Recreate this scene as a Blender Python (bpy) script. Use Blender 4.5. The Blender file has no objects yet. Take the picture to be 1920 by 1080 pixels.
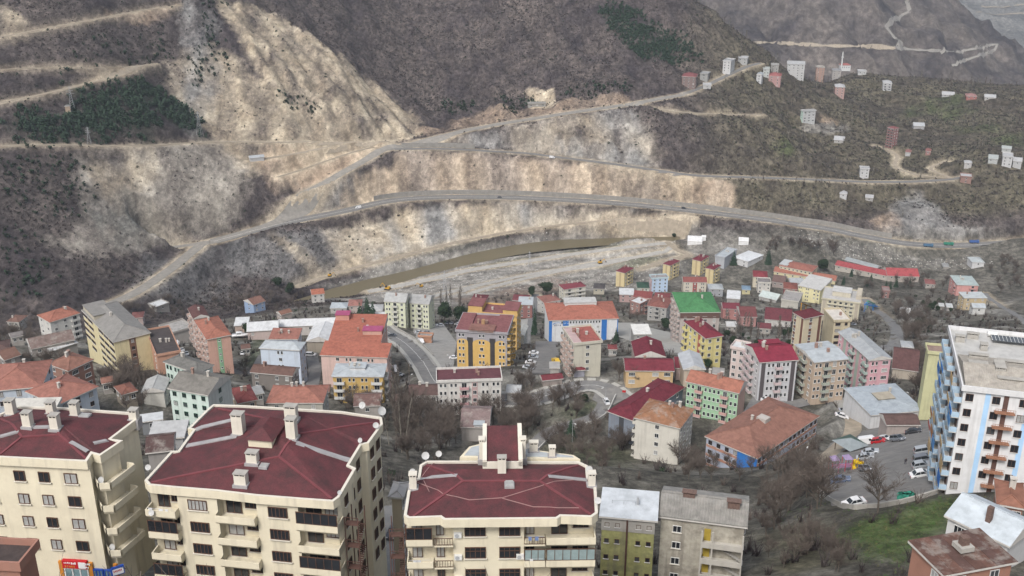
import bpy, math, random
import numpy as np
from mathutils import Vector, Matrix
SC = bpy.context.scene
COL = SC.collection
random.seed(7)
# ------------------------------------------------------------------ camera
HAZE = 0.00008
FPX = 2050.0; TH = math.radians(22.3); CZ = 350.0
cam_d = bpy.data.cameras.new('camera'); cam = bpy.data.objects.new('camera', cam_d); COL.objects.link(cam)
cam.location = (0, 0, CZ); cam.rotation_euler = (math.radians(90) - TH, 0, 0)
cam_d.sensor_width = 36; cam_d.lens = 36 * FPX / 1920; cam_d.clip_start = 1; cam_d.clip_end = 20000
SC.camera = cam
# ------------------------------------------------------------------ sky and sun (overcast winter day)
wd = bpy.data.worlds.new('World'); SC.world = wd; wd.use_nodes = True
nt = wd.node_tree; bg = nt.nodes['Background']
sky = nt.nodes.new('ShaderNodeTexSky'); sky.sky_type = 'NISHITA'; sky.sun_disc = False
SUN_EL, SUN_AZ = 48, 205          # azimuth measured from +Y clockwise: behind the camera, a little left
sky.sun_elevation = math.radians(SUN_EL); sky.sun_rotation = math.radians(SUN_AZ)
sky.air_density = 1.0; sky.dust_density = 4.0; sky.ozone_density = 1.0
hs = nt.nodes.new('ShaderNodeHueSaturation'); hs.inputs['Saturation'].default_value = 0.5   # cloud cover greys the sky
nt.links.new(sky.outputs[0], hs.inputs['Color']); nt.links.new(hs.outputs[0], bg.inputs[0])
bg.inputs[1].default_value = 0.10
sl = bpy.data.lights.new('sun', 'SUN'); sl.energy = 1.3; sl.angle = math.radians(16); sl.color = (1, .98, .96)
so = bpy.data.objects.new('sun', sl); COL.objects.link(so)
a = math.radians(SUN_AZ); e = math.radians(SUN_EL)
sdir = Vector((math.sin(a) * math.cos(e), math.cos(a) * math.cos(e), math.sin(e)))
so.rotation_euler = sdir.to_track_quat('Z', 'Y').to_euler(); so.location = (0, 0, 500)
SC.view_settings.view_transform = 'Standard'; SC.view_settings.look = 'None'
SC.view_settings.exposure = 1.0; SC.view_settings.gamma = 1
SC.cycles.max_bounces = 4; SC.cycles.diffuse_bounces = 2; SC.cycles.glossy_bounces = 2; SC.cycles.volume_bounces = 0
SC.cycles.transparent_max_bounces = 6; SC.cycles.caustics_reflective = False; SC.cycles.caustics_refractive = False
# ------------------------------------------------------------------ pixel rays of the photograph (1920x1080) for surveying
ST, CT = math.sin(TH), math.cos(TH)
def ray(px, py):
    u = (px - 960) / FPX; v = (540 - py) / FPX
    return np.array((u, CT + v * ST, -ST + v * CT))
def pix(p):
    x, y, z = p[0], p[1], p[2] - CZ
    s = y * CT - z * ST; v = (y * ST + z * CT) / s
    return 960 + FPX * x / s, 540 - FPX * v
# ------------------------------------------------------------------ noise
_rs = np.random.RandomState(11); _P = np.tile(_rs.permutation(512), 2)
_G = np.stack([np.cos(np.linspace(0, 2*np.pi, 64, endpoint=False)), np.sin(np.linspace(0, 2*np.pi, 64, endpoint=False))], 1)
def pn(x, y, seed=0):
    x = np.asarray(x, float) + seed * 17.31; y = np.asarray(y, float) + seed * 9.77
    xi = np.floor(x).astype(int); yi = np.floor(y).astype(int); xf = x - xi; yf = y - yi
    u = xf*xf*xf*(xf*(xf*6-15)+10); v = yf*yf*yf*(yf*(yf*6-15)+10)
    def g(ix, iy, dx, dy):
        h = _P[(_P[ix & 511] + iy) & 511] & 63
        return _G[h, 0] * dx + _G[h, 1] * dy
    a = g(xi, yi, xf, yf); b = g(xi+1, yi, xf-1, yf); c = g(xi, yi+1, xf, yf-1); d = g(xi+1, yi+1, xf-1, yf-1)
    return 1.5 * (a + u*(b-a) + v*((c + u*(d-c)) - (a + u*(b-a))))
def fbm(x, y, o=4, seed=0):
    s = 0; a = 1; t = 0
    for i in range(o):
        s = s + a * pn(x * 2**i, y * 2**i, seed + i * 3); t += a; a *= .5
    return s / t
def ridged(x, y, o=4, seed=0):
    s = 0; a = 1; t = 0
    for i in range(o):
        s = s + a * (1 - np.abs(pn(x * 2**i, y * 2**i, seed + i * 5)) * 2); t += a; a *= .5
    return s / t
def sstep(a, b, x):
    t = np.clip((x - a) / (b - a), 0, 1); return t * t * (3 - 2 * t)
# ------------------------------------------------------------------ materials
MATS = {}
def nodes_of(m): return m.node_tree.nodes, m.node_tree.links
def mat(name, col, rough=.8, var=.12, scale=1.0, streak=0.0, metal=0.0, bump=0.0, stain=None, stain_amt=0.0, spec=.3, coords='Object'):
    """Principled material whose colour is broken up by two noises, optional vertical streaks and stain patches."""
    if name in MATS: return MATS[name]
    m = bpy.data.materials.new(name); m.use_nodes = True; MATS[name] = m
    N, L = nodes_of(m); b = N['Principled BSDF']
    b.inputs['Roughness'].default_value = rough; b.inputs['Metallic'].default_value = metal
    b.inputs['Specular IOR Level'].default_value = spec
    tc = N.new('ShaderNodeTexCoord')
    n1 = N.new('ShaderNodeTexNoise'); n1.inputs['Scale'].default_value = scale; n1.inputs['Detail'].default_value = 6; n1.inputs['Roughness'].default_value = .65
    L.new(tc.outputs[coords], n1.inputs['Vector'])
    r = N.new('ShaderNodeMapRange'); r.inputs[1].default_value = .3; r.inputs[2].default_value = .7
    r.inputs[3].default_value = 1 - var; r.inputs[4].default_value = 1 + var; L.new(n1.outputs[0], r.inputs[0])
    mul = N.new('ShaderNodeVectorMath'); mul.operation = 'SCALE'; mul.inputs[0].default_value = col
    L.new(r.outputs[0], mul.inputs['Scale']); out = mul.outputs[0]
    if streak:
        mp = N.new('ShaderNodeMapping'); mp.inputs['Scale'].default_value = (1.3, 1.3, .12); L.new(tc.outputs[coords], mp.inputs[0])
        n2 = N.new('ShaderNodeTexNoise'); n2.inputs['Scale'].default_value = 1.0; n2.inputs['Detail'].default_value = 5; L.new(mp.outputs[0], n2.inputs['Vector'])
        r2 = N.new('ShaderNodeMapRange'); r2.inputs[1].default_value = .52; r2.inputs[2].default_value = .75; r2.inputs[3].default_value = 0; r2.inputs[4].default_value = streak
        L.new(n2.outputs[0], r2.inputs[0])
        mx = N.new('ShaderNodeMix'); mx.data_type = 'RGBA'; L.new(r2.outputs[0], mx.inputs['Factor']); L.new(out, mx.inputs['A'])
        mx.inputs['B'].default_value = (.16, .14, .12, 1); out = mx.outputs['Result']
    if stain is not None:
        n3 = N.new('ShaderNodeTexNoise'); n3.inputs['Scale'].default_value = .35; n3.inputs['Detail'].default_value = 7; n3.inputs['Roughness'].default_value = .7; L.new(tc.outputs[coords], n3.inputs['Vector'])
        r3 = N.new('ShaderNodeMapRange'); r3.inputs[1].default_value = .5; r3.inputs[2].default_value = .62; r3.inputs[3].default_value = 0; r3.inputs[4].default_value = stain_amt
        L.new(n3.outputs[0], r3.inputs[0])
        mx = N.new('ShaderNodeMix'); mx.data_type = 'RGBA'; L.new(r3.outputs[0], mx.inputs['Factor']); L.new(out, mx.inputs['A'])
        mx.inputs['B'].default_value = (*stain, 1); out = mx.outputs['Result']
    L.new(out, b.inputs['Base Color'])
    if bump:
        bp = N.new('ShaderNodeBump'); bp.inputs['Strength'].default_value = bump; bp.inputs['Distance'].default_value = .1
        n4 = N.new('ShaderNodeTexNoise'); n4.inputs['Scale'].default_value = scale * 4; n4.inputs['Detail'].default_value = 4; L.new(tc.outputs[coords], n4.inputs['Vector'])
        L.new(n4.outputs[0], bp.inputs['Height']); L.new(bp.outputs[0], b.inputs['Normal'])
    return m
# ------------------------------------------------------------------ mesh builder and object helpers
class MB:
    def __init__(s): s.v = []; s.f = []; s.m = []
    def face(s, pts, mi=0):
        i = len(s.v); s.v += [tuple(p) for p in pts]; s.f.append(tuple(range(i, i + len(pts)))); s.m.append(mi)
    def box(s, x0, x1, y0, y1, z0, z1, mi=0, M=None):
        c = [(x0,y0,z0),(x1,y0,z0),(x1,y1,z0),(x0,y1,z0),(x0,y0,z1),(x1,y0,z1),(x1,y1,z1),(x0,y1,z1)]
        if M is not None: c = [tuple(M @ Vector(p)) for p in c]
        i = len(s.v); s.v += c
        for q in ((0,3,2,1),(4,5,6,7),(0,1,5,4),(1,2,6,5),(2,3,7,6),(3,0,4,7)): s.f.append(tuple(i+k for k in q)); s.m.append(mi)
    def prism(s, poly, z0, z1, mi=0, cap=True, mi_cap=None):
        n = len(poly); i = len(s.v)
        s.v += [(p[0], p[1], z0) for p in poly] + [(p[0], p[1], z1) for p in poly]
        for k in range(n):
            q = (k + 1) % n; s.f.append((i+k, i+q, i+n+q, i+n+k)); s.m.append(mi)
        if cap:
            s.f.append(tuple(i+n+k for k in range(n))); s.m.append(mi if mi_cap is None else mi_cap)
            s.f.append(tuple(i+k for k in reversed(range(n)))); s.m.append(mi)
    def tube(s, p0, p1, r0, r1, n=6, mi=0, cap=True):
        p0 = Vector(p0); p1 = Vector(p1); d = (p1 - p0)
        if d.length < 1e-6: return
        d.normalize(); a = d.orthogonal().normalized(); b = d.cross(a); i = len(s.v)
        for p, r in ((p0, r0), (p1, r1)):
            for k in range(n):
                t = 2*math.pi*k/n; q = p + a*(r*math.cos(t)) + b*(r*math.sin(t)); s.v.append(tuple(q))
        for k in range(n):
            q = (k+1) % n; s.f.append((i+k, i+q, i+n+q, i+n+k)); s.m.append(mi)
        if cap:
            s.f.append(tuple(i+n+k for k in range(n))); s.m.append(mi); s.f.append(tuple(i+k for k in reversed(range(n)))); s.m.append(mi)
    def mesh(s, name, mats):
        me = bpy.data.meshes.new(name); me.from_pydata(s.v, [], s.f)
        for m in (mats if isinstance(mats, (list, tuple)) else [mats]): me.materials.append(m)
        if any(s.m): me.polygons.foreach_set('material_index', s.m)
        me.update(); return me
    def build(s, name, mats, parent=None, smooth=False):
        me = s.mesh(name, mats)
        if smooth: me.polygons.foreach_set('use_smooth', [True]*len(me.polygons))
        return link(name, me, parent)
def link(name, data, parent=None):
    o = bpy.data.objects.new(name, data); COL.objects.link(o)
    if parent is not None: o.parent = parent
    return o
def tag(o, label=None, cat=None, group=None, kind=None):
    if label: o['label'] = label
    if cat: o['category'] = cat
    if group: o['group'] = group
    if kind: o['kind'] = kind
    return o
def empty(name, loc, rz=0):
    o = link(name, None); o.location = loc; o.rotation_euler = (0, 0, rz); o.empty_display_size = .3; return o
def copy_tree(o, parent=None):
    c = o.copy(); COL.objects.link(c); c.parent = parent
    for ch in list(o.children): copy_tree(ch, c)
    return c
def np_mesh(name, V, F, mats, smooth=True, mi=None):
    """mesh from numpy arrays; F is (n,3) or (n,4)"""
    me = bpy.data.meshes.new(name); V = np.asarray(V, np.float32); F = np.asarray(F, np.int32); k = F.shape[1]
    me.vertices.add(len(V)); me.vertices.foreach_set('co', V.ravel())
    me.loops.add(F.size); me.loops.foreach_set('vertex_index', F.ravel())
    me.polygons.add(len(F)); me.polygons.foreach_set('loop_start', np.arange(0, F.size, k, dtype=np.int32))
    me.polygons.foreach_set('loop_total', np.full(len(F), k, np.int32))
    if smooth: me.polygons.foreach_set('use_smooth', np.ones(len(F), bool))
    for m in (mats if isinstance(mats, (list, tuple)) else [mats]): me.materials.append(m)
    if mi is not None: me.polygons.foreach_set('material_index', np.asarray(mi, np.int32))
    me.update(calc_edges=True); return me
def in_poly(x, y, poly):
    r = np.zeros(np.shape(x), bool); n = len(poly); j = n - 1
    for i in range(n):
        xi, yi = poly[i]; xj, yj = poly[j]
        if yi != yj: r ^= ((yi > y) != (yj > y)) & (x < (xj - xi) * (y - yi) / (yj - yi) + xi)
        j = i
    return r
# ------------------------------------------------------------------ terrain: surveyed control points -> smooth height field
PROF_Y = [40, 60, 105, 129, 149, 171, 190, 240, 290, 335, 365, 395, 460, 527, 562, 600, 703, 800, 870]
PROF_D = [62, 70, 88, 95, 103, 109, 115, 140, 166, 181, 188, 196, 216, 241, 256, 271, 302, 328, 338]
def town_y(px, py):
    r = ray(px, py); t = -r[2] / r[1]
    ys = np.linspace(60, 870, 1621); dd = np.interp(ys, PROF_Y, PROF_D) / ys
    return float(ys[np.argmin(np.abs(dd - t))])
CTRL = [  # (px, py, distance north)
 (0,590,672),(0,420,740),(0,268,807),(0,120,880),(0,0,953),(100,545,700),(100,420,770),(130,203,880),(150,300,830),(150,0,985),
 (210,565,720),(300,480,812),(300,270,890),(300,130,988),(300,0,1065),(200,130,930),(400,450,850),(400,350,890),(400,270,938),(400,130,1020),(400,0,1090),
 (600,100,1090),(700,180,1070),(780,240,1040),(550,200,1010),(550,300,945),(500,400,890),(620,340,950),(700,290,985),(500,60,1095),
 (650,60,1180),(800,180,1130),(800,100,1200),(800,0,1290),(900,190,1120),(1000,190,1110),(1000,100,1190),(1000,0,1270),(1200,150,1140),(1200,60,1220),(1200,0,1270),(1300,100,1200),(1320,50,1240),(1260,0,1270),
 (640,395,927),(760,372,963),(950,370,968),(1200,385,955),(1500,420,926),(1730,460,905),(1890,455,909),
 (830,278,1000),(1000,290,1007),(1190,312,985),(1300,330,975),(1540,338,986),
 (740,275,1000),(830,255,1020),(900,240,1037),(1060,212,1055),(1180,195,1075),(1290,175,1110),(1400,120,1200),
 (1400,215,1080),(1510,225,1130),(1500,150,1330),(1600,140,1400),(1640,180,1300),(1680,250,1150),(1700,340,1010),(1850,185,1250),(1850,320,1000),(1720,410,925),(1900,430,900),(1600,400,950),(1400,380,955),(1900,250,1120),(1900,170,1280),
 (750,522,845),(900,480,898),(1000,462,921),(1130,450,932),(1260,447,927),(750,480,884),(1000,430,945),(1180,408,942),(1740,500,866),
 (1000,500,871),(1100,540,824),(1200,470,892),(900,520,836),(700,545,824),(1400,470,890),(1600,470,888),(500,540,815),(600,480,850),(640,540,840),
]
CTRLW = [(0,1520,60),(-300,1450,40),(-620,1350,0),(-720,1000,110),(150,1480,130),(-700,500,215),(-500,300,150),(-300,100,85),(300,80,80),(-51,106,80),(-100,100,82),(0,108,90),(20,112,93),(5,135,106),(0,36,62),(600,300,165),(700,600,255),(800,900,300),(480,1555,400),(880,1555,390),(300,1540,400),(800,1250,280),(340,1440,330)]
BASES = [(1270,872,288),(1320,790,307),(1410,880,280),(1425,748,331),(1530,745,341),(1640,720,365),(1325,668,393),(860,775,335),(670,745,375),(530,700,385),(265,712,301),(350,790,285),(410,688,399),(765,617,520),(1095,640,530),(1000,683,395),(905,695,356),(1560,605,670)]
CTRL += BASES      # feet of buildings whose distance follows from their storey height
P = []; Z = []
for px, py, d in CTRL:
    r = ray(px, py); s = d / r[1]; P.append((r[0]*s, d)); Z.append(CZ + r[2]*s)
for x, y, dr in CTRLW: P.append((x, y)); Z.append(CZ - dr)
for py in (1060, 980, 900, 820, 740, 680, 630, 590, 560):
    for px in (60, 230, 400, 580, 760, 930, 1100, 1270, 1440, 1620, 1800):
        if (py < 600 and px < 500) or any(abs(px - q[0]) < 170 and abs(py - q[1]) < 60 for q in BASES): continue
        d = town_y(px, py); r = ray(px, py)
        if py >= 900 and 880 <= px <= 1450: d = {900: 262, 980: 205, 1060: 155}[py]; P.append((r[0]/r[1]*d, d)); Z.append(CZ + r[2]/r[1]*d); continue
        P.append((r[0]/r[1]*d, d)); Z.append(CZ - float(np.interp(d, PROF_Y, PROF_D)))
P = np.array(P) / 500.0; Z = np.array(Z)
def _U(r2): return np.where(r2 > 1e-12, r2 * np.log(r2 + 1e-12), 0)
n = len(P); K = _U(((P[:, None] - P[None]) ** 2).sum(-1)) + np.eye(n) * .004
Q = np.c_[np.ones(n), P]; A = np.block([[K, Q], [Q.T, np.zeros((3, 3))]])
TPS = np.linalg.solve(A, np.r_[Z, 0, 0, 0])
def tps(x, y):
    x = np.asarray(x) / 500.0; y = np.asarray(y) / 500.0; out = TPS[n] + TPS[n+1]*x + TPS[n+2]*y
    for i in range(n): out = out + TPS[i] * _U((x - P[i, 0])**2 + (y - P[i, 1])**2)
    return out
GX0, GX1, GY0, GY1, GS = -720, 900, 36, 1560, 3.0
gx = np.arange(GX0, GX1 + .1, GS); gy = np.arange(GY0, GY1 + .1, GS); NX, NY = len(gx), len(gy)
XX, YY = np.meshgrid(gx, gy)
cx = np.arange(GX0, GX1 + 12.1, 12.0); cy = np.arange(GY0, GY1 + 12.1, 12.0); CXX, CYY = np.meshgrid(cx, cy); CH = tps(CXX, CYY)
def bil(Hh, x, y, x0, y0, st):
    fx = np.clip((np.asarray(x) - x0) / st, 0, Hh.shape[1] - 1.001); fy = np.clip((np.asarray(y) - y0) / st, 0, Hh.shape[0] - 1.001)
    i = fx.astype(int); j = fy.astype(int); u = fx - i; v = fy - j
    return (Hh[j, i]*(1-u) + Hh[j, i+1]*u)*(1-v) + (Hh[j+1, i]*(1-u) + Hh[j+1, i+1]*u)*v
HG = bil(CH, XX, YY, GX0, GY0, 12.0)
ZR = CZ - 340.0                                    # river level
mtn = sstep(930, 1010, YY + 0.05*XX*(XX < 0) - 90*sstep(-150, -420, XX)) * (1 - sstep(240, 420, XX + (YY - 1000)*-.15))
HG = np.maximum(HG, ZR + 1.0)
def H(x, y): return bil(HG, x, y, GX0, GY0, GS)
_SS = np.concatenate([np.arange(60, 400, .5), np.arange(400, 1640, 1.0)])
def at(px, py, up=0.0):
    """point of the ground seen at a pixel of the photograph (or 'up' metres above the ground)"""
    r = ray(px, py); x = r[0]*_SS; y = r[1]*_SS; z = CZ + r[2]*_SS - up
    g = z - H(x, y); k = np.argmax(g < 0)
    if not (g < 0).any(): k = len(_SS) - 1
    k = max(k, 1); a, b = g[k-1], g[k]; s = _SS[k-1] + (_SS[k] - _SS[k-1]) * (a / (a - b) if a != b else 0)
    return Vector((r[0]*s, r[1]*s, CZ + r[2]*s))
def on_level(px, py, z):
    r = ray(px, py); s = (z - CZ) / r[2]; return Vector((r[0]*s, r[1]*s, z))
def at_d(px, py, d):
    r = ray(px, py); s = d / r[1]; return Vector((r[0]*s, d, CZ + r[2]*s))
# relief: gullies and ribs running down the mountain, small lumps in the town
WX = XX + 22*fbm(XX/90, YY/90, 3, 4); WY = YY + 22*fbm(XX/90, YY/90, 3, 9)
rot = .35
UA = WX*math.cos(rot) + WY*math.sin(rot); UB = -WX*math.sin(rot) + WY*math.cos(rot)
g_big = ridged(UA/95, UB/260, 3, 2) - .45
g_fin = ridged(UA/30, UB/120, 3, 21) - .45
HG = HG + mtn * (13*g_big + 4.5*g_fin + 3*fbm(XX/40, YY/40, 4, 31))
rgt = sstep(930, 990, YY) * sstep(150, 330, XX)
HG = HG + rgt * (1.1*np.sin(HG*2*np.pi/5.5)*sstep(200,300,XX) + 7*fbm(XX/80, YY/60, 4, 51) + 2.2*fbm(XX/18, YY/18, 3, 53))
HG = HG + (1 - mtn) * (1 - rgt) * sstep(150, 300, YY) * 1.2*fbm(XX/35, YY/35, 4, 61)
# fluted rock: sharp ribs on the pale ridge and the cut banks
def poly_w(pts, warp=10, n=3, seed=0):
    """soft, ragged weight of a patch of ground outlined on the photograph"""
    pl = [tuple(at(*p)[:2]) for p in pts]; xs = [p[0] for p in pl]; ys = [p[1] for p in pl]
    j0 = max(0, int((min(ys) - 3*warp - GY0)/GS)); j1 = min(NY, int((max(ys) + 3*warp - GY0)/GS) + 2)
    i0 = max(0, int((min(xs) - 3*warp - GX0)/GS)); i1 = min(NX, int((max(xs) + 3*warp - GX0)/GS) + 2)
    X = XX[j0:j1, i0:i1]; Y = YY[j0:j1, i0:i1]; w = np.zeros(X.shape)
    for k in range(n):
        f = 1 + .6*k
        dx = warp*2*fbm(X/(warp*3), Y/(warp*3), 4, seed + 7*k) + random.uniform(-1, 1)*warp*.4
        dy = warp*2*fbm(X/(warp*3), Y/(warp*3), 4, seed + 40 + 7*k) + random.uniform(-1, 1)*warp*.4
        w += in_poly(X + dx, Y + dy, pl)
    out = np.zeros(XX.shape); out[j0:j1, i0:i1] = w / n; return out
RIDGE = [(425,0),(520,25),(610,85),(700,150),(775,215),(790,245),(760,262),(640,262),(560,235),(500,150),(450,70),(405,0)]
BANK_UP = [(640,352),(760,284),(830,287),(1000,297),(1190,320),(1260,335),(1370,350),(1380,388),(1200,374),(950,360),(760,364),(640,386)]
BANK_LO = [(600,432),(760,388),(950,380),(1200,394),(1180,404),(1000,426),(750,474),(640,508)]
MIDSL = [(860,255),(1000,232),(1180,202),(1215,235),(1235,312),(1190,310),(1000,286),(830,272)]
w_ridge = poly_w(RIDGE, 9, 4, 1)
HG = HG + w_ridge * 7*(ridged((XX*.75 + YY*.66)/16, (-XX*.66 + YY*.75)/70, 3, 71) - .5)
# ------------------------------------------------------------------ roads are cut into the slope
def catmull(pts, step=3.0):
    pts = [Vector(p) for p in pts]; out = []
    Pp = [2*pts[0] - pts[1]] + pts + [2*pts[-1] - pts[-2]]
    for i in range(1, len(Pp) - 2):
        a, b, c, d = Pp[i-1], Pp[i], Pp[i+1], Pp[i+2]; m = max(2, int((c - b).length / step))
        for k in range(m):
            t = k / m; out.append(.5*((2*b) + (c-a)*t + (2*a-5*b+4*c-d)*t*t + (3*b-a-3*c+d)*t**3))
    out.append(pts[-1]); return out
def smooth_z(path, k=8, it=4):
    z = np.array([p.z for p in path]); 
    for _ in range(it): z = np.convolve(np.pad(z, k, mode='edge'), np.ones(2*k+1)/(2*k+1), 'valid')
    for p, q in zip(path, z): p.z = float(q)
    return path
ROADS = []; ROADMASK = np.full(HG.shape, 99.0)
def cut_road(path, half, blend, track=True):
    global HG
    dm = np.full(HG.shape, 1e9); zz = np.zeros(HG.shape); R = int((half + blend)/GS) + 2
    for p in path:
        i = int(round((p.x - GX0)/GS)); j = int(round((p.y - GY0)/GS))
        i0, i1, j0, j1 = max(0, i-R), min(NX, i+R+1), max(0, j-R), min(NY, j+R+1)
        if i0 >= i1 or j0 >= j1: continue
        d = np.hypot(XX[j0:j1, i0:i1] - p.x, YY[j0:j1, i0:i1] - p.y); s = dm[j0:j1, i0:i1]; k = d < s
        s[k] = d[k]; zz[j0:j1, i0:i1][k] = p.z
    w = 1 - sstep(half + GS*.9, half + blend, dm); HG = HG*(1-w) + (zz - .12)*w
    if track: np.minimum(ROADMASK, dm - half, out=ROADMASK)
def road(pix_pts, width, blend=10, level=None, k=8):
    pts = []
    for q in pix_pts:
        pts.append(at_d(*q) if len(q) == 3 else (on_level(q[0], q[1], level) if level is not None else at(*q)))
    path = smooth_z(catmull(pts), k); cut_road(path, width/2, blend); return path
R = {}
R['track'] = road([(560,540,826),(620,515,848),(750,480,884),(880,450,925),(1000,430,945),(1180,408,942),(1300,412,937)], 6, 6)
R['upper'] = road([(400,452,850),(440,424,866),(560,370,918),(640,325,955),(700,290,985),(740,274,1000),(830,255,1020),(900,240,1037),(1060,212,1055),(1180,195,1075),(1290,175,1110)], 10, 20)
R['middle'] = road([(740,280,996),(830,277,1000),(920,283,1003),(1000,290,1007),(1190,312,985),(1300,330,975),(1420,332,980),(1540,338,986),(1640,342,990),(1760,340,996),(1810,328,1003)], 7, 18)
R['left_down'] = road([(400,452,850),(370,468,838),(320,505,790),(260,545,742),(205,570,715)], 10, 18)
R['spur'] = road([(400,452,850),(340,462,842),(275,472,832)], 7, 7)
R['slope_road'] = road([(-20,268),(120,272),(250,273),(400,268),(520,266),(640,266),(730,270)], 5, 8)
R['switch_road'] = road([(-20,195),(60,183),(150,160),(230,138),(292,125)], 4.5, 7)
R['high_road'] = road([(-20,128),(100,126),(200,126),(292,125)], 3.5, 6)
R['crest_road'] = road([(0,75),(50,60),(150,40),(260,22),(330,10)], 4.5, 6)
R['work_road'] = road([(470,302),(540,290),(600,280),(650,268)], 4.5, 6)
R['work_road2'] = road([(520,335),(600,308),(660,285),(700,270)], 4.0, 6)
R['hill_road'] = road([(1290,175,1110),(1340,155,1150),(1400,122,1195),(1425,118,1210)], 7, 7)
R['side_track'] = road([(1185,196),(1260,208),(1330,214),(1430,218)], 4, 6)
R['brick_lane'] = road([(1640,272),(1680,290),(1680,312),(1720,330),(1780,333),(1745,318),(1775,300)], 4, 5, k=4)
R['main'] = road([(400,452,850),(520,422,893),(640,396,925),(760,373,960),(950,370,970),(1200,385,962),(1500,420,930),(1620,443,914),(1730,461,903),(1890,455,909),(1990,440,930)], 13, 11)
# ------------------------------------------------------------------ river channel
riv = [on_level(q[0], q[1], ZR + 6*max(0, (q[0] - 800)/430)) for q in [(540,578),(620,554),(700,533),(800,508),(900,481),(1000,463),(1130,451),(1230,448),(1275,447)]]
riv = catmull(riv, 4)
def lower(path, half, blend, depth):
    global HG
    dm = np.full(HG.shape, 1e9); zz = np.zeros(HG.shape); Rr = int((half + blend)/GS) + 2
    for p in path:
        i = int(round((p.x - GX0)/GS)); j = int(round((p.y - GY0)/GS)); i0, i1, j0, j1 = max(0, i-Rr), min(NX, i+Rr+1), max(0, j-Rr), min(NY, j+Rr+1)
        d = np.hypot(XX[j0:j1, i0:i1] - p.x, YY[j0:j1, i0:i1] - p.y); s = dm[j0:j1, i0:i1]; k = d < s; s[k] = d[k]; zz[j0:j1, i0:i1][k] = p.z
    w = 1 - sstep(half, half + blend, dm); HG = HG*(1-w) + (zz - depth)*w; return dm
rdist = lower(riv[:int(len(riv)*.72)], 8, 7, 2.0); rdist = np.minimum(rdist, lower(riv[int(len(riv)*.72):], 5, 6, 1.5) + 3)
# flats of the river bed: gravel banks, bulldozed ridges
BED = [(575,565),(750,524),(900,490),(1000,472),(1130,458),(1262,452),(1275,500),(1180,545),(1040,540),(900,560),(820,582),(720,566)]
w_bed = poly_w(BED, 5, 3, 91)
HG = HG + w_bed * sstep(16, 26, rdist) * (.55*fbm(XX/22 + YY/60, YY/9, 4, 95) + .3)

# ------------------------------------------------------------------ town streets and levelled yards
TOWNROADS = {}
for nm, pts, w in (('town_street', [(705,612),(735,627),(762,645),(785,668),(800,692),(818,716),(850,735),(950,746),(1010,742),(1080,726),(1130,728),(1165,745)], 8.5),
   ('lower_lane', [(1140,745),(1120,775),(1080,795),(1030,812),(990,838)], 4.5), ('side_street', [(985,640),(990,610),(1000,580),(1004,560)], 5), ('right_street', [(1600,650),(1660,648),(1682,632),(1672,606),(1640,580),(1622,566)], 6.5),
   ('slope_lane', [(1845,556),(1880,576),(1930,606)], 4.5), ('yard_lane', [(425,690),(470,694),(500,680)], 6), ('block_alley', [(738,985),(742,1030),(748,1085)], 5), ('flats_track', [(1250,450),(1268,470),(1290,480),(1260,485),(1200,505)], 5), ('left_street', [(585,672),(590,700),(585,735),(600,770)], 5),
   ('park_lane', [(1500,900),(1540,870),(1580,830),(1600,800),(1590,775)], 5), ('school_lane', [(1405,770),(1440,740),(1470,755),(1560,745)], 5)):
    TOWNROADS[nm] = (road(pts, w, 8, k=5), w)
PADS = []
def pad(pts, name, m, margin=3.5, level=None):
    """level a yard: best-fit plane through its outline"""
    global HG
    q = np.array([at(*p) for p in pts]); A_ = np.c_[q[:, :2], np.ones(len(q))]
    co = np.linalg.lstsq(A_, q[:, 2], rcond=None)[0]
    if level is not None: co = np.array([0, 0, level]); q = np.array([on_level(*p, level) for p in pts])
    c = q[:, :2].mean(0); d = q[:, :2] - c; ln = np.linalg.norm(d, axis=1, keepdims=True); big = c + d*(1 + margin/ln); big2 = c + d*(1 + 2.4*margin/ln)
    i1 = in_poly(XX, YY, [tuple(p) for p in big]); i2 = in_poly(XX, YY, [tuple(p) for p in big2]); pl = co[0]*XX + co[1]*YY + co[2] - .1
    HG = np.where(i1, pl, np.where(i2, .5*pl + .5*HG, HG)); np.minimum(ROADMASK, np.where(i1, -1, 99), out=ROADMASK)
    PADS.append((name, [(p[0], p[1], co[0]*p[0] + co[1]*p[1] + co[2]) for p in q], m))
pad([(1548,850),(1560,812),(1610,800),(1690,790),(1762,800),(1775,905),(1740,922),(1640,940),(1560,945),(1530,905)], 'parking_lot', 'asph')
pad([(1560,852),(1600,848),(1612,888),(1560,898),(1546,880)], 'playground_slab', 'yard', 2.0); pad([(770,612),(830,608),(856,640),(850,690),(815,690),(792,655)], 'paved_yard', 'yard'); pad([(1005,640),(1045,640),(1052,700),(1000,705),(985,690)], 'car_park', 'asph')
pad([(1150,600),(1185,600),(1262,636),(1290,660),(1240,655),(1150,640)], 'paved_square', 'pave'); pad([(965,600),(990,598),(985,640),(962,640)], 'paved_yard', 'pave'); pad([(1560,748),(1590,745),(1640,790),(1590,795)], 'school_yard', 'pave')
pad([(1120,728),(1172,722),(1185,742),(1140,765),(1110,750)], 'road_junction', 'asph')

BEDTRACKS = [road(q, w, 4, k=4) for q, w in (([(690,548),(800,524),(900,503),(1050,481),(1180,462),(1250,456)], 7), ([(780,562),(950,524),(1100,497),(1230,474),(1262,462)], 6), ([(880,548),(1020,515),(1150,492),(1240,470)], 5))]
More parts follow.
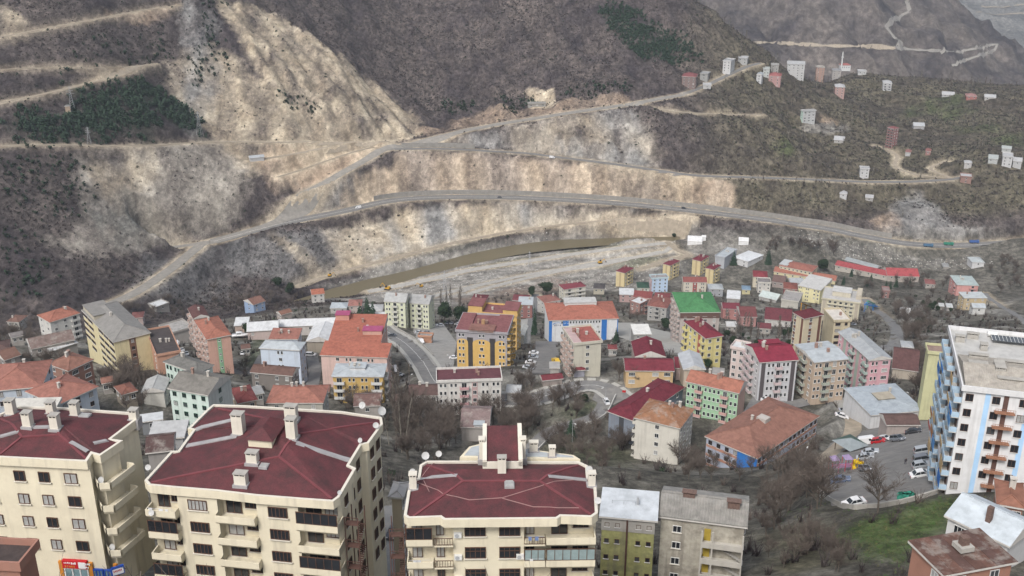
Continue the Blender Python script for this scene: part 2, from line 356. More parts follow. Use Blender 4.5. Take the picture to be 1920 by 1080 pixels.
# ------------------------------------------------------------------ ground colours (what the ground is made of, in world space)
Nz1 = fbm(XX/60, YY/60, 5, 101); Nz2 = fbm(XX/14, YY/14, 4, 111); Nz3 = fbm(XX/200, YY/160, 3, 121)
gz_y, gz_x = np.gradient(HG, GS); slope = np.hypot(gz_x, gz_y)
def C3(c): return np.array(c)[None, None, :]
def mixc(base, c, w): return base*(1 - w[..., None]) + (C3(c) if np.ndim(c) == 1 else c)*w[..., None]
lum = np.clip(.5 + .9*Nz1 + .6*Nz2, 0, 1.2)[..., None]
scrub = C3((.042,.035,.037))*(1-lum) + C3((.108,.090,.080))*lum
town = C3((.070,.066,.054))*(1-lum) + C3((.170,.158,.132))*lum
grn = np.clip(.5 + 1.6*Nz1 + .8*Nz2, 0, 1)
hill = C3((.058,.050,.040))*(1-lum) + C3((.128,.108,.080))*lum; hill = mixc(hill, (.072,.082,.042), grn*.25)
COLG = town.copy()
yard_w = sstep(.10, .22, fbm(XX/26, YY/20, 4, 501))*sstep(240, 300, YY)*(1 - sstep(700, 760, YY)); COLG = mixc(COLG, (.25,.24,.215), yard_w*.75)
w_m = np.clip(sstep(905, 935, YY)*(XX > -120) + sstep(690, 720, YY - (XX + 120)*.35*(XX > -400) )*(XX <= -120), 0, 1)
COLG = mixc(COLG, scrub, w_m)
w_h = sstep(930, 955, YY) * sstep(130, 230, XX - (YY - 950)*.12)
COLG = mixc(COLG, hill, w_h)
tlum = np.clip(.5 + 1.1*Nz2 + .5*Nz1, 0, 1)[..., None]
tan_ = C3((.39,.318,.225))*(1-tlum) + C3((.68,.585,.435))*tlum
orange = C3((.33,.245,.175))*(1-tlum) + C3((.52,.40,.29))*tlum
greyr = C3((.19,.187,.178))*(1-tlum) + C3((.37,.36,.34))*tlum
dgrey = C3((.105,.102,.10))*(1-tlum) + C3((.175,.168,.160))*tlum
gravel = C3((.21,.195,.172))*(1-tlum) + C3((.37,.352,.318))*tlum
grass = C3((.045,.062,.024))*(1-tlum) + C3((.078,.108,.040))*tlum
# downhill streaks of loose rock on the cut banks
ua = XX*.93 + YY*.36; ub = -XX*.36 + YY*.93
st = np.clip(.5 + 1.5*fbm(ua/9, ub/70, 4, 131), 0, 1); stc = np.clip(.5 + 1.7*fbm(ua/38, ub/160, 3, 133), 0, 1)
streaky = (tan_*stc[..., None] + greyr*(1-stc[..., None]))*(.78 + .34*st[..., None])
def paint(pts, c, amt=1.0, warp=8, seed=0, brk=0.0, bs=18):
    global COLG
    w = poly_w(pts, warp, 4, seed)*amt
    if brk: w = w*np.clip(.5 + brk*2*fbm(XX/bs, YY/(bs*2), 4, seed + 5) + (1 - brk)*.5, 0, 1)
    COLG = mixc(COLG, c, w); return w
paint([(150,310),(300,285),(400,260),(470,330),(420,420),(370,445),(260,470),(90,475),(150,400)], greyr*.7 + tan_*.42, .95, 9, 201, .45, 26)
paint([(170,400),(260,395),(280,440),(200,465)], (.20,.225,.205), .5, 8, 202, .6)
paint([(160,320),(280,285),(310,330),(200,380)], tan_*1.0, .85, 8, 203, .5)
paint([(300,110),(420,90),(520,170),(640,262),(560,330),(470,330),(400,265),(330,190)], tan_*.98, .9, 9, 204, .55, 22)
paint([(340,10),(400,20),(420,150),(370,260),(330,240),(350,140)], greyr*1.0, .8, 8, 205, .6, 16)
paint([(0,0),(45,40),(40,75),(0,80)], tan_*.85, .8, 6, 206, .6); paint([(200,20),(340,0),(330,14),(210,36)], orange, .7, 4, 207, .5)
w_ridge2 = poly_w(RIDGE, 8, 4, 208); COLG = mixc(COLG, tan_*1.08*(.74 + .4*np.clip(.5 + 1.4*fbm((XX*.75+YY*.66)/11, (-XX*.66+YY*.75)/60, 4, 209), 0, 1))[..., None], w_ridge2*np.clip(.62 + 1.2*fbm(XX/24, YY/34, 4, 210), 0, 1))
paint([(465,300),(560,272),(700,268),(745,262),(690,290),(640,330),(560,352),(500,340)], orange*1.2, .95, 6, 211, .25)
paint([(560,350),(650,330),(700,300),(660,350),(640,385),(500,410),(560,370)], greyr, .8, 7, 212, .5)
paint(MIDSL, streaky*1.05, .9, 7, 213, .6, 20); paint([(780,250),(900,210),(1040,195),(1180,180),(1180,196),(1060,210),(900,236),(800,256)], orange*.95, .6, 5, 214, .6)
paint([(990,165),(1035,165),(1045,195),(1000,205)], tan_*1.2, .9, 4, 215, .3)
paint(BANK_UP, orange*.62 + streaky*.55, .98, 5, 216, .2, 24); paint([(1260,335),(1370,348),(1372,372),(1280,372)], orange*.95, .9, 5, 217, .2)
paint([(1040,262),(1200,280),(1240,320),(1180,312),(1040,288)], greyr*1.05, .8, 6, 218, .4)
w_lo = paint(BANK_LO, streaky*1.1, 1, 4, 219, .1, 24)
paint([(420,456),(600,432),(640,500),(560,540),(480,522),(420,500)], dgrey, .95, 5, 220, .25); paint([(505,440),(530,440),(605,515),(585,525)], tan_*.8, .7, 4, 221, .4)
paint([(610,440),(700,410),(740,440),(700,480),(640,505)], tan_*.95, .55, 9, 222, .7)
paint([(270,478),(400,460),(430,500),(420,560),(230,570)], dgrey*1.05, .85, 6, 223, .4)
paint([(600,535),(750,486),(1000,436),(1180,412),(1290,416),(1270,444),(1130,446),(1000,458),(800,502),(620,545)], gravel*.72, .95, 4, 224, .3, 9)
w_b2 = poly_w(BED, 5, 4, 225)
bst = np.clip(.5 + 1.6*fbm((XX*.9+YY*.1)/60, (YY - XX*.22)/9, 4, 226), 0, 1)[..., None]
COLG = mixc(COLG, gravel*(.62 + .5*bst), w_b2)
paint([(680,500),(900,470),(1020,455),(1020,470),(900,495),(700,545)], gravel*1.12, .6, 4, 227, .6, 10)
for k, q in enumerate(([(870,500),(1000,480),(1030,478),(1020,488),(900,508)], [(1060,470),(1160,455),(1170,460),(1070,478)], [(1100,500),(1220,480),(1260,490),(1180,510)])): paint(q, (.135,.135,.085), .75, 4, 230+k, .4)
paint([(840,560),(1040,520),(1090,530),(1040,545),(900,580)], (.24,.175,.135), .7, 5, 235, .6)
paint([(1080,540),(1150,520),(1270,480),(1300,460),(1420,455),(1420,480),(1280,540)], gravel*.62, .7, 7, 236, .5)
paint([(1270,440),(1420,438),(1450,470),(1300,480)], gravel*.95, .7, 6, 237, .5)
paint([(1650,430),(1690,372),(1730,364),(1765,400),(1790,425),(1870,440),(1800,446),(1680,440)], greyr*1.02, .9, 6, 238, .3); paint([(1630,415),(1670,395),(1690,425),(1650,432)], orange*.8, .6, 5, 239, .5)
paint([(1460,440),(1560,440),(1700,475),(1850,480),(1850,500),(1700,500),(1560,480)], gravel*.6, .75, 6, 240, .5, 12)
for k, q in enumerate(([(1735,180),(1800,175),(1835,205),(1770,230),(1740,215)], [(1790,235),(1870,230),(1890,250),(1800,250)], [(1840,255),(1915,250),(1915,275),(1850,270)], [(1455,265),(1480,262),(1490,290),(1460,290)], [(1700,200),(1740,190),(1740,215),(1690,220)])): paint(q, grass*.95, .6, 7, 250+k, .6)
paint([(1500,240),(1560,228),(1595,235),(1580,250),(1520,250)], gravel*.8, .8, 4, 260, .2); paint([(1540,218),(1575,222),(1560,232),(1535,230)], orange*.9, .6, 4, 261, .3)
# town plots: bare soil, lawns, paved yards
paint([(1560,1000),(1600,975),(1700,950),(1790,925),(1800,960),(1700,1060),(1620,1045)], grass*1.25, 1, 3, 270, .2, 7); paint([(1420,990),(1560,1000),(1600,1060),(1440,1080)], (.115,.105,.060), .6, 4, 271, .6)
paint([(1060,760),(1110,745),(1120,765),(1060,790),(960,800)], grass*.9, .6, 4, 272, .6); paint([(1010,810),(1080,800),(1180,850),(1190,880),(1040,860)], (.085,.10,.045), .6, 5, 273, .6)
paint([(470,640),(500,625),(490,680),(450,690)], grass*.9, .6, 3, 274, .4)
# scrub colour in the gullies also paints their shading; pale rock darkened between ribs
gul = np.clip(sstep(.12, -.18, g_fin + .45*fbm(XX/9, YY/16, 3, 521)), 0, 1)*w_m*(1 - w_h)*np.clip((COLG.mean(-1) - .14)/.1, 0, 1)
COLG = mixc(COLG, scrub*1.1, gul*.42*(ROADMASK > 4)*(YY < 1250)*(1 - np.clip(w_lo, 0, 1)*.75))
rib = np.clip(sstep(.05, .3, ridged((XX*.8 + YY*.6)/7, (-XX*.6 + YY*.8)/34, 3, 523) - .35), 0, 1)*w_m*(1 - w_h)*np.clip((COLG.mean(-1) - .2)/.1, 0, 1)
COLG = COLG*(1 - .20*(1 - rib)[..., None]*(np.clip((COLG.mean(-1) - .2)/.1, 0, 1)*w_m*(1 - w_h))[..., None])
# bare verge beside every cut road
verge = (1 - sstep(0, 6, ROADMASK))*sstep(650, 720, YY); COLG = mixc(COLG, tan_*.82, verge*.75)
# woods
WOOD = poly_w([(0,240),(60,215),(130,200),(150,165),(230,165),(290,160),(370,225),(375,245),(300,225),(280,262),(150,262),(40,262)], 8, 4, 281)*np.clip(.75 + 1.4*Nz2, 0, 1)
WOOD2 = poly_w([(1120,15),(1180,10),(1240,55),(1310,95),(1290,118),(1200,110),(1150,60)], 8, 4, 283)*np.clip(.7 + 1.4*Nz2, 0, 1)
COLG = mixc(COLG, (.030,.042,.026), np.clip(WOOD + WOOD2*.8, 0, 1)*.7)
COLG = np.clip(COLG, .02, .7)
# ------------------------------------------------------------------ terrain meshes (one grid, split where the ground changes)
def ground_mat(name, fine=.9, rough=.95, bump=.5):
    m = bpy.data.materials.new(name); m.use_nodes = True; N, L = nodes_of(m); b = N['Principled BSDF']; b.inputs['Roughness'].default_value = rough; b.inputs['Specular IOR Level'].default_value = .15
    at_ = N.new('ShaderNodeAttribute'); at_.attribute_name = 'soil'
    g = N.new('ShaderNodeNewGeometry')
    n1 = N.new('ShaderNodeTexNoise'); n1.inputs['Scale'].default_value = fine; n1.inputs['Detail'].default_value = 7; n1.inputs['Roughness'].default_value = .7; L.new(g.outputs['Position'], n1.inputs['Vector'])
    n2 = N.new('ShaderNodeTexNoise'); n2.inputs['Scale'].default_value = fine*.22; n2.inputs['Detail'].default_value = 5; L.new(g.outputs['Position'], n2.inputs['Vector'])
    ad = N.new('ShaderNodeMath'); ad.operation = 'ADD'; L.new(n1.outputs[0], ad.inputs[0]); L.new(n2.outputs[0], ad.inputs[1])
    r = N.new('ShaderNodeMapRange'); r.inputs[1].default_value = .7; r.inputs[2].default_value = 1.3; r.inputs[3].default_value = .52; r.inputs[4].default_value = 1.48; L.new(ad.outputs[0], r.inputs[0])
    mpv = N.new('ShaderNodeMapping'); mpv.inputs['Scale'].default_value = (1, .55, .8); L.new(g.outputs['Position'], mpv.inputs[0])
    n3 = N.new('ShaderNodeTexNoise'); n3.inputs['Scale'].default_value = fine*.34; n3.inputs['Detail'].default_value = 8; n3.inputs['Roughness'].default_value = .78; L.new(mpv.outputs[0], n3.inputs['Vector'])
    r3 = N.new('ShaderNodeMapRange'); r3.inputs[1].default_value = .44; r3.inputs[2].default_value = .56; r3.inputs[3].default_value = .62; r3.inputs[4].default_value = 1.25; L.new(n3.outputs[0], r3.inputs[0])
    n4 = N.new('ShaderNodeTexNoise'); n4.inputs['Scale'].default_value = fine*.09; n4.inputs['Detail'].default_value = 9; n4.inputs['Roughness'].default_value = .72; L.new(mpv.outputs[0], n4.inputs['Vector'])
    r4 = N.new('ShaderNodeMapRange'); r4.inputs[1].default_value = .40; r4.inputs[2].default_value = .60; r4.inputs[3].default_value = .76; r4.inputs[4].default_value = 1.22; L.new(n4.outputs[0], r4.inputs[0])
    m34 = N.new('ShaderNodeMath'); m34.operation = 'MULTIPLY'; L.new(r3.outputs[0], m34.inputs[0]); L.new(r4.outputs[0], m34.inputs[1])
    m5 = N.new('ShaderNodeMath'); m5.operation = 'MULTIPLY'; L.new(m34.outputs[0], m5.inputs[0]); L.new(r.outputs[0], m5.inputs[1])
    s1_ = N.new('ShaderNodeMath'); s1_.operation = 'SUBTRACT'; L.new(m5.outputs[0], s1_.inputs[0]); s1_.inputs[1].default_value = 1.0
    s2_ = N.new('ShaderNodeMath'); s2_.operation = 'MULTIPLY_ADD'; L.new(s1_.outputs[0], s2_.inputs[0]); L.new(at_.outputs['Alpha'], s2_.inputs[1]); s2_.inputs[2].default_value = 1.0
    mu = N.new('ShaderNodeVectorMath'); mu.operation = 'SCALE'; L.new(at_.outputs['Color'], mu.inputs[0]); L.new(s2_.outputs[0], mu.inputs['Scale']); L.new(mu.outputs[0], b.inputs['Base Color'])
    bp = N.new('ShaderNodeBump'); bp.inputs['Strength'].default_value = bump; bp.inputs['Distance'].default_value = 1.0; 
    ad2 = N.new('ShaderNodeMath'); ad2.operation = 'MULTIPLY_ADD'; L.new(n3.outputs[0], ad2.inputs[0]); ad2.inputs[1].default_value = 3.0; L.new(ad.outputs[0], ad2.inputs[2]); L.new(ad2.outputs[0], bp.inputs['Height']); L.new(bp.outputs[0], b.inputs['Normal'])
    return m
VID = np.arange(NX*NY).reshape(NY, NX)
FQ = np.stack([VID[:-1, :-1], VID[:-1, 1:], VID[1:, 1:], VID[1:, :-1]], -1).reshape(-1, 4)
fcx = (XX[:-1, :-1] + 1.5).ravel(); fcy = (YY[:-1, :-1] + 1.5).ravel()
bedf = (w_b2[:-1, :-1] > .5).ravel() | (rdist[:-1, :-1] < 16).ravel()
rx = np.array([p.x for p in riv]); ry = np.array([p.y for p in riv]); o_ = np.argsort(rx)
beyond = fcy > np.interp(fcx, rx[o_], ry[o_], left=0)*(fcx > rx.min()) + (fcx <= rx.min())*(690 - (fcx + 160)*.0)
cls = np.where(bedf, 1, np.where(beyond & (fcx - (fcy - 950)*.12 > 180), 3, np.where(beyond, 2, 0)))
VV = np.stack([XX, YY, HG], -1).reshape(-1, 3)
gm = ground_mat('soil_and_scrub')
for k, nm in enumerate(('ground', 'riverbed', 'mountainside', 'hillside')):
    F = FQ[cls == k]; u, inv = np.unique(F, return_inverse=True)
    me = np_mesh(nm, VV[u], inv.reshape(-1, 4), gm)
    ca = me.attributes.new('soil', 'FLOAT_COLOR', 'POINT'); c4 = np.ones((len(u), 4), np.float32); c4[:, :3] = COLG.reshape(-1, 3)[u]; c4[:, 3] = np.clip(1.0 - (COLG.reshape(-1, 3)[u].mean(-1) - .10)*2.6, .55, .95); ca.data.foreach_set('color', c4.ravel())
    tag(link(nm, me), kind='structure')
# ------------------------------------------------------------------ river
wm = bpy.data.materials.new('muddy_water'); wm.use_nodes = True; N, L = nodes_of(wm); b = N['Principled BSDF']; b.inputs['Base Color'].default_value = (.125,.105,.062,1); b.inputs['Roughness'].default_value = .28; b.inputs['Specular IOR Level'].default_value = .35
g = N.new('ShaderNodeNewGeometry'); mp = N.new('ShaderNodeMapping'); mp.inputs['Scale'].default_value = (.25, .8, 1); L.new(g.outputs['Position'], mp.inputs[0])
n1 = N.new('ShaderNodeTexNoise'); n1.inputs['Scale'].default_value = 1.2; n1.inputs['Detail'].default_value = 4; L.new(mp.outputs[0], n1.inputs['Vector'])
bp = N.new('ShaderNodeBump'); bp.inputs['Strength'].default_value = .25; bp.inputs['Distance'].default_value = .4; L.new(n1.outputs[0], bp.inputs['Height']); L.new(bp.outputs[0], b.inputs['Normal'])
def ribbon(path, width, dz, mats, name, uv=False, off=0.0):
    V = []; F = []; acc = 0
    for i, p in enumerate(path):
        t = (path[min(i+1, len(path)-1)] - path[max(i-1, 0)]); t.z = 0; t.normalize(); nrm = Vector((-t.y, t.x, 0))
        V += [tuple(p + nrm*(off + width/2) + Vector((0, 0, dz))), tuple(p + nrm*(off - width/2) + Vector((0, 0, dz)))]
        if i: F.append((2*i-2, 2*i-1, 2*i+1, 2*i)); 
    return np_mesh(name, V, F, mats, False)
def drape_road(path, width, dz, m, name, off=0.0):
    V = []; F = []
    for i, p in enumerate(path):
        t = path[min(i+1, len(path)-1)] - path[max(i-1, 0)]; t.z = 0; t.normalize(); nn = Vector((-t.y, t.x, 0))
        for k in (-.5, -.25, 0, .25, .5): q = p + nn*(off + width*k); V.append((q.x, q.y, float(H(q.x, q.y)) + dz))
        if i: F += [(5*i-5+k+1, 5*i-5+k, 5*i+k, 5*i+k+1) for k in range(4)]
    return np_mesh(name, V, F, m, False)
tag(link('river', ribbon(riv, 26, 0, wm, 'river')), kind='structure')
# ------------------------------------------------------------------ roads
asph = mat('worn_asphalt', (.165,.160,.152), .9, .18, .25, coords='Object', stain=(.22,.205,.18), stain_amt=.6, spec=.2)
dirt = mat('packed_dirt', (.31,.265,.205), .95, .2, .25, stain=(.22,.19,.15), stain_amt=.5, spec=.1)
greyd = mat('grey_gravel_road', (.225,.212,.190), .95, .2, .25, stain=(.30,.275,.235), stain_amt=.6, spec=.1)
RSPEC = dict(main=(13, asph, 'main_road'), upper=(10, greyd, 'gravel_road'), middle=(6.4, asph, 'hillside_road'), left_down=(9.5, greyd, 'gravel_road'), spur=(6.5, greyd, 'gravel_road'), track=(5, dirt, 'dirt_track'),
  slope_road=(4.4, dirt, 'dirt_road'), switch_road=(4, dirt, 'dirt_road'), high_road=(2.6, dirt, 'dirt_road'), crest_road=(4, dirt, 'dirt_road'), work_road=(4.2, dirt, 'dirt_road'), work_road2=(3.6, dirt, 'dirt_road'),
  hill_road=(6.5, asph, 'hillside_road'), side_track=(3.2, dirt, 'dirt_track'), brick_lane=(3.4, dirt, 'dirt_lane'))
paintw = mat('road_paint', (.62,.61,.58), .7, .15, 1.0)
for i, (k, (w, m, nm)) in enumerate(RSPEC.items()): tag(link(nm, drape_road(R[k], w, .16 + .012*i, m, nm)), kind='structure')
# main road: kerb-side retaining wall on the uphill side and worn centre line
tag(link('centre_line', drape_road(R['main'], .35, .20, paintw, 'centre_line')), kind='structure')

tasph = mat('town_asphalt', (.175,.172,.168), .9, .16, .35, stain=(.23,.22,.20), stain_amt=.6, spec=.2); yardm = mat('concrete_yard', (.29,.28,.26), .92, .14, .3, stain=(.21,.20,.185), stain_amt=.5); pavem = mat('pale_paving', (.34,.33,.30), .92, .12, .3, stain=(.24,.23,.21), stain_amt=.5)
park_a = mat('parking_asphalt', (.185,.178,.168), .92, .2, .25, stain=(.245,.23,.21), stain_amt=.7, spec=.2)
for i, (nm, (path, w)) in enumerate(TOWNROADS.items()):
    tag(link(nm, drape_road(path, w, .14 + .012*i, dirt if 'track' in nm or nm == 'park_lane' else tasph, nm)), kind='structure')
    if nm == 'town_street':
        kerb = mat('kerb_stone', (.36,.35,.32), .9, .12, 1.0)
        for sd in (-1, 1):
            v = MB()
            for k in range(len(path) - 1):
                t = path[k+1] - path[k]; t.z = 0; t.normalize(); nn = Vector((-t.y, t.x, 0)); a0 = path[k] + nn*sd*w/2; a1 = path[k+1] + nn*sd*w/2; a0.z = float(H(a0.x, a0.y)) + .1; a1.z = float(H(a1.x, a1.y)) + .1; o0 = a0 + nn*sd*1.6; o1 = a1 + nn*sd*1.6; o0.z = max(a0.z, float(H(o0.x, o0.y)) + .1); o1.z = max(a1.z, float(H(o1.x, o1.y)) + .1); u = Vector((0, 0, .24))
                q = [a0 + u, a1 + u, o1 + u, o0 + u]; v.face(q if sd > 0 else q[::-1]); v.face([a0, a1, a1 + u, a0 + u])
            tag(v.build('pavement', kerb), kind='structure')
        tag(link('centre_line', drape_road(path, .18, .17 + .012*i, paintw, 'centre_line')), kind='structure')
for i, (nm, pts, m) in enumerate(PADS):
    b = MB(); b.face([(p[0], p[1], p[2] + .05 + .01*i) for p in pts]); me = b.mesh(nm, dict(asph=park_a, yard=yardm, pave=pavem)[m])
    if me.polygons[0].normal.z < 0: me.flip_normals()
    tag(link(nm, me), kind='structure')

bedg = mat('pale_gravel_track', (.36,.345,.315), .95, .15, .3, stain=(.27,.255,.225), stain_amt=.6, spec=.1)
for i, q in enumerate(BEDTRACKS): tag(link('gravel_track', drape_road(q, (7, 6, 5)[i], .14 + .01*i, bedg, 'gravel_track')), kind='structure')
# ------------------------------------------------------------------ building kit
def dull(c, k, g):
    l = .3*c[0] + .59*c[1] + .11*c[2]; return tuple((q*(1-k) + l*k)*g for q in c)
def wallm(c):
    c = dull(c, .22, .93)
    return mat('plaster_%02d_%02d_%02d' % tuple(int(100*k) for k in c), c, .9, .07, .5, streak=.28, spec=.2, stain=tuple(k*.8 for k in c), stain_amt=.3)
def roofm(c, kind='tile'):
    c = dull(c, .2, .82)
    nm = 'roof_%s_%02d_%02d_%02d' % (kind, *[int(100*k) for k in c])
    if nm in MATS: return MATS[nm]
    if kind == 'metal': m = mat(nm, c, .55, .14, .6, stain=tuple(k*.62 for k in c), stain_amt=.45, spec=.4)
    elif kind == 'rust': m = mat(nm, c, .85, .28, .8, stain=(.30,.28,.25), stain_amt=.5, spec=.2)
    else: m = mat(nm, c, .85, .22, .9, stain=tuple(k*.6 for k in c), stain_amt=.55, spec=.2, bump=.35)
    return m
glass_d = mat('window_glass_dark', (.020,.022,.026), .12, .3, .4, spec=.6)
glass_m = mat('window_glass_grey', (.06,.065,.07), .15, .3, .4, spec=.6)
curtain = mat('window_net_curtain', (.30,.30,.29), .35, .25, 1.5, spec=.5)
GL = [glass_d, glass_d, glass_m, curtain]
fr_w = mat('frame_white', (.62,.62,.60), .6, .06); fr_b = mat('frame_brown', (.085,.045,.03), .6, .15); fr_g = mat('frame_green', (.03,.12,.07), .6, .15)
FRM = dict(w=fr_w, b=fr_b, g=fr_g)
conc = mat('bare_concrete', (.33,.315,.285), .92, .16, .7, streak=.35); brickm = None
WMESH = {}
def win_mesh(w, h, fr='w', gi=0, bars=1):
    k = (round(w, 2), round(h, 2), fr, gi, bars)
    if k not in WMESH:
        b = MB(); t = .07
        b.box(-w/2, w/2, -.07, .02, -h/2, -h/2 + t); b.box(-w/2, w/2, -.07, .02, h/2 - t, h/2)
        b.box(-w/2, -w/2 + t, -.065, .02, -h/2 + t, h/2 - t); b.box(w/2 - t, w/2, -.065, .02, -h/2 + t, h/2 - t)
        for q in range(bars): x = -w/2 + w*(q+1)/(bars+1); b.box(x - .03, x + .03, -.06, -.02, -h/2 + t, h/2 - t)
        b.box(-w/2 - .08, w/2 + .08, -.16, .02, -h/2 - .07, -h/2 - .002, 2)
        b.face([(-w/2 + t, -.025, -h/2 + t), (w/2 - t, -.025, -h/2 + t), (w/2 - t, -.025, h/2 - t), (-w/2 + t, -.025, h/2 - t)], 1)
        WMESH[k] = b.mesh('window', [FRM[fr], GL[gi], fr_w])
    return WMESH[k]
BMESH = {}
def balc_mesh(w, d, c, rail=False, glaz=False):
    k = (round(w, 1), round(d, 1), c, rail, glaz)
    if k not in BMESH:
        b = MB(); b.box(-w/2, w/2, -d, 0, -.18, 0)
        b.box(-w/2, w/2, -d, -d + .1, 0, .95, 1); b.box(-w/2, -w/2 + .1, -d + .1, 0, 0, .95, 1); b.box(w/2 - .1, w/2, -d + .1, 0, 0, .95, 1)
        if glaz:
            b.box(-w/2 + .05, w/2 - .05, -d + .03, -d + .07, .952, 2.45, 2)
            for q in range(5): x = -w/2 + .05 + (w - .16)*q/4; b.box(x, x + .06, -d + .005, -d + .09, .953, 2.46)
        BMESH[k] = b.mesh('balcony', [wallm((.5,.48,.44)), wallm(c), glass_m])
    return BMESH[k]
FOOT = []       # footprints, so that trees keep clear
def roof_z(kind, x, y, W, D, rise):
    if kind == 'hip':
        m = min(W, D)/2; return rise*min(x, W-x, y, D-y)/m
    if kind == 'gablex': return rise*(1 - abs(y - D/2)/(D/2))
    if kind == 'gabley': return rise*(1 - abs(x - W/2)/(W/2))
    if kind == 'shed': return rise*y/D
    return 0.0
def roof_build(root, kind, W, D, z, rise, rc, rk, name='roof', fascia=None, x0=0, y0=0):
    m = roofm(rc, rk); fa = fascia or wallm((.55,.52,.47)); b = MB(); t = .28
    P4 = [(x0, y0), (x0+W, y0), (x0+W, y0+D), (x0, y0+D)]
    b.prism(P4, z - t, z, 1, True)
    e = .02; c = [Vector((p[0], p[1], z + e)) for p in P4]
    if kind == 'hip':
        if W >= D: r0 = Vector((x0 + D/2, y0 + D/2, z + rise)); r1 = Vector((x0 + W - D/2, y0 + D/2, z + rise))
        else: r0 = Vector((x0 + W/2, y0 + W/2, z + rise)); r1 = Vector((x0 + W/2, y0 + D - W/2, z + rise))
        if W >= D: b.face([c[0], c[1], r1, r0]); b.face([c[2], c[3], r0, r1]); b.face([c[1], c[2], r1]); b.face([c[3], c[0], r0])
        else: b.face([c[1], c[2], r1, r0]); b.face([c[3], c[0], r0, r1]); b.face([c[0], c[1], r0]); b.face([c[2], c[3], r1])
        for q in ((c[0], r0), (c[3], r0 if W >= D else r1), (c[1], r1 if W >= D else r0), (c[2], r1), (r0, r1)): b.tube(q[0], q[1], .14, .14, 4, 0)
    elif kind == 'gablex':
        r0 = Vector((x0, y0 + D/2, z + rise)); r1 = Vector((x0 + W, y0 + D/2, z + rise)); b.face([c[0], c[1], r1, r0]); b.face([c[2], c[3], r0, r1]); b.face([c[1], c[2], r1], 1); b.face([c[3], c[0], r0], 1); b.tube(r0, r1, .14, .14, 4, 0)
    elif kind == 'gabley':
        r0 = Vector((x0 + W/2, y0, z + rise)); r1 = Vector((x0 + W/2, y0 + D, z + rise)); b.face([c[1], c[2], r1, r0]); b.face([c[3], c[0], r0, r1]); b.face([c[0], c[1], r0], 1); b.face([c[2], c[3], r1], 1); b.tube(r0, r1, .14, .14, 4, 0)
    elif kind == 'shed':
        r0 = Vector((x0, y0 + D, z + rise)); r1 = Vector((x0 + W, y0 + D, z + rise)); b.face([c[0], c[1], r1, r0]); b.face([c[1], c[2], r1], 1); b.face([c[3], c[0], r0], 1); b.face([c[2], c[3], r0, r1], 1)
    elif kind == 'flat':
        b.face([Vector((x0+.25, y0+.25, z+.03)), Vector((x0+W-.25, y0+.25, z+.03)), Vector((x0+W-.25, y0+D-.25, z+.03)), Vector((x0+.25, y0+D-.25, z+.03))], 0)
        for q in ((x0, x0+W, y0, y0+.22), (x0, x0+W, y0+D-.22, y0+D), (x0, x0+.22, y0+.22, y0+D-.22), (x0+W-.22, x0+W, y0+.22, y0+D-.22)): b.box(*q, z + .002, z + .75, 1)
    return b.build(name, [m, fa], root)
def chimney(roof, x, y, z, s=.7, h=1.4, c=(.55,.50,.42)):
    b = MB(); b.box(-s/2, s/2, -s/2, s/2, -.8, h); b.box(-s/2 - .1, s/2 + .1, -s/2 - .1, s/2 + .1, h + .22, h + .32)
    for q in (-1, 1): b.box(q*s*.32 - .06, q*s*.32 + .06, -s/2 + .02, s/2 - .02, h, h + .22)
    o = b.build('chimney', wallm(c), roof); o.location = (x, y, z); return o
def frame_of(A, B, C, h, s=None):
    """place a rectangular block from three eave corners seen in the photograph and its height above the ground"""
    r = ray(*A)
    if s is None:
        g = CZ + r[2]*_SS - h - H(r[0]*_SS, r[1]*_SS); k = max(1, int(np.argmax(g < 0))) if (g < 0).any() else len(_SS) - 1
        s = _SS[k]
    a = Vector((r[0]*s, r[1]*s, CZ + r[2]*s)); z0 = a.z; b = on_level(*B, z0); c = on_level(*C, z0)
    side = 'R' if abs(C[0] - B[0]) < abs(C[0] - A[0]) else 'L'
    ux = (b - a); W = ux.length; sd = c - (b if side == 'R' else a); D0 = sd.length; u2 = Vector((sd.y, -sd.x, 0)).normalized()
    if u2.dot(ux) < 0: u2 = -u2
    ux = (ux.normalized()*W + u2*D0*(1 if D0 > W*.7 else .35)).normalized(); uy = Vector((-ux.y, ux.x, 0)); W = (b - a).dot(ux)
    D = abs(sd.dot(uy))
    return a, ux, uy, W, max(D, 4.0), z0, side
NB = [0]
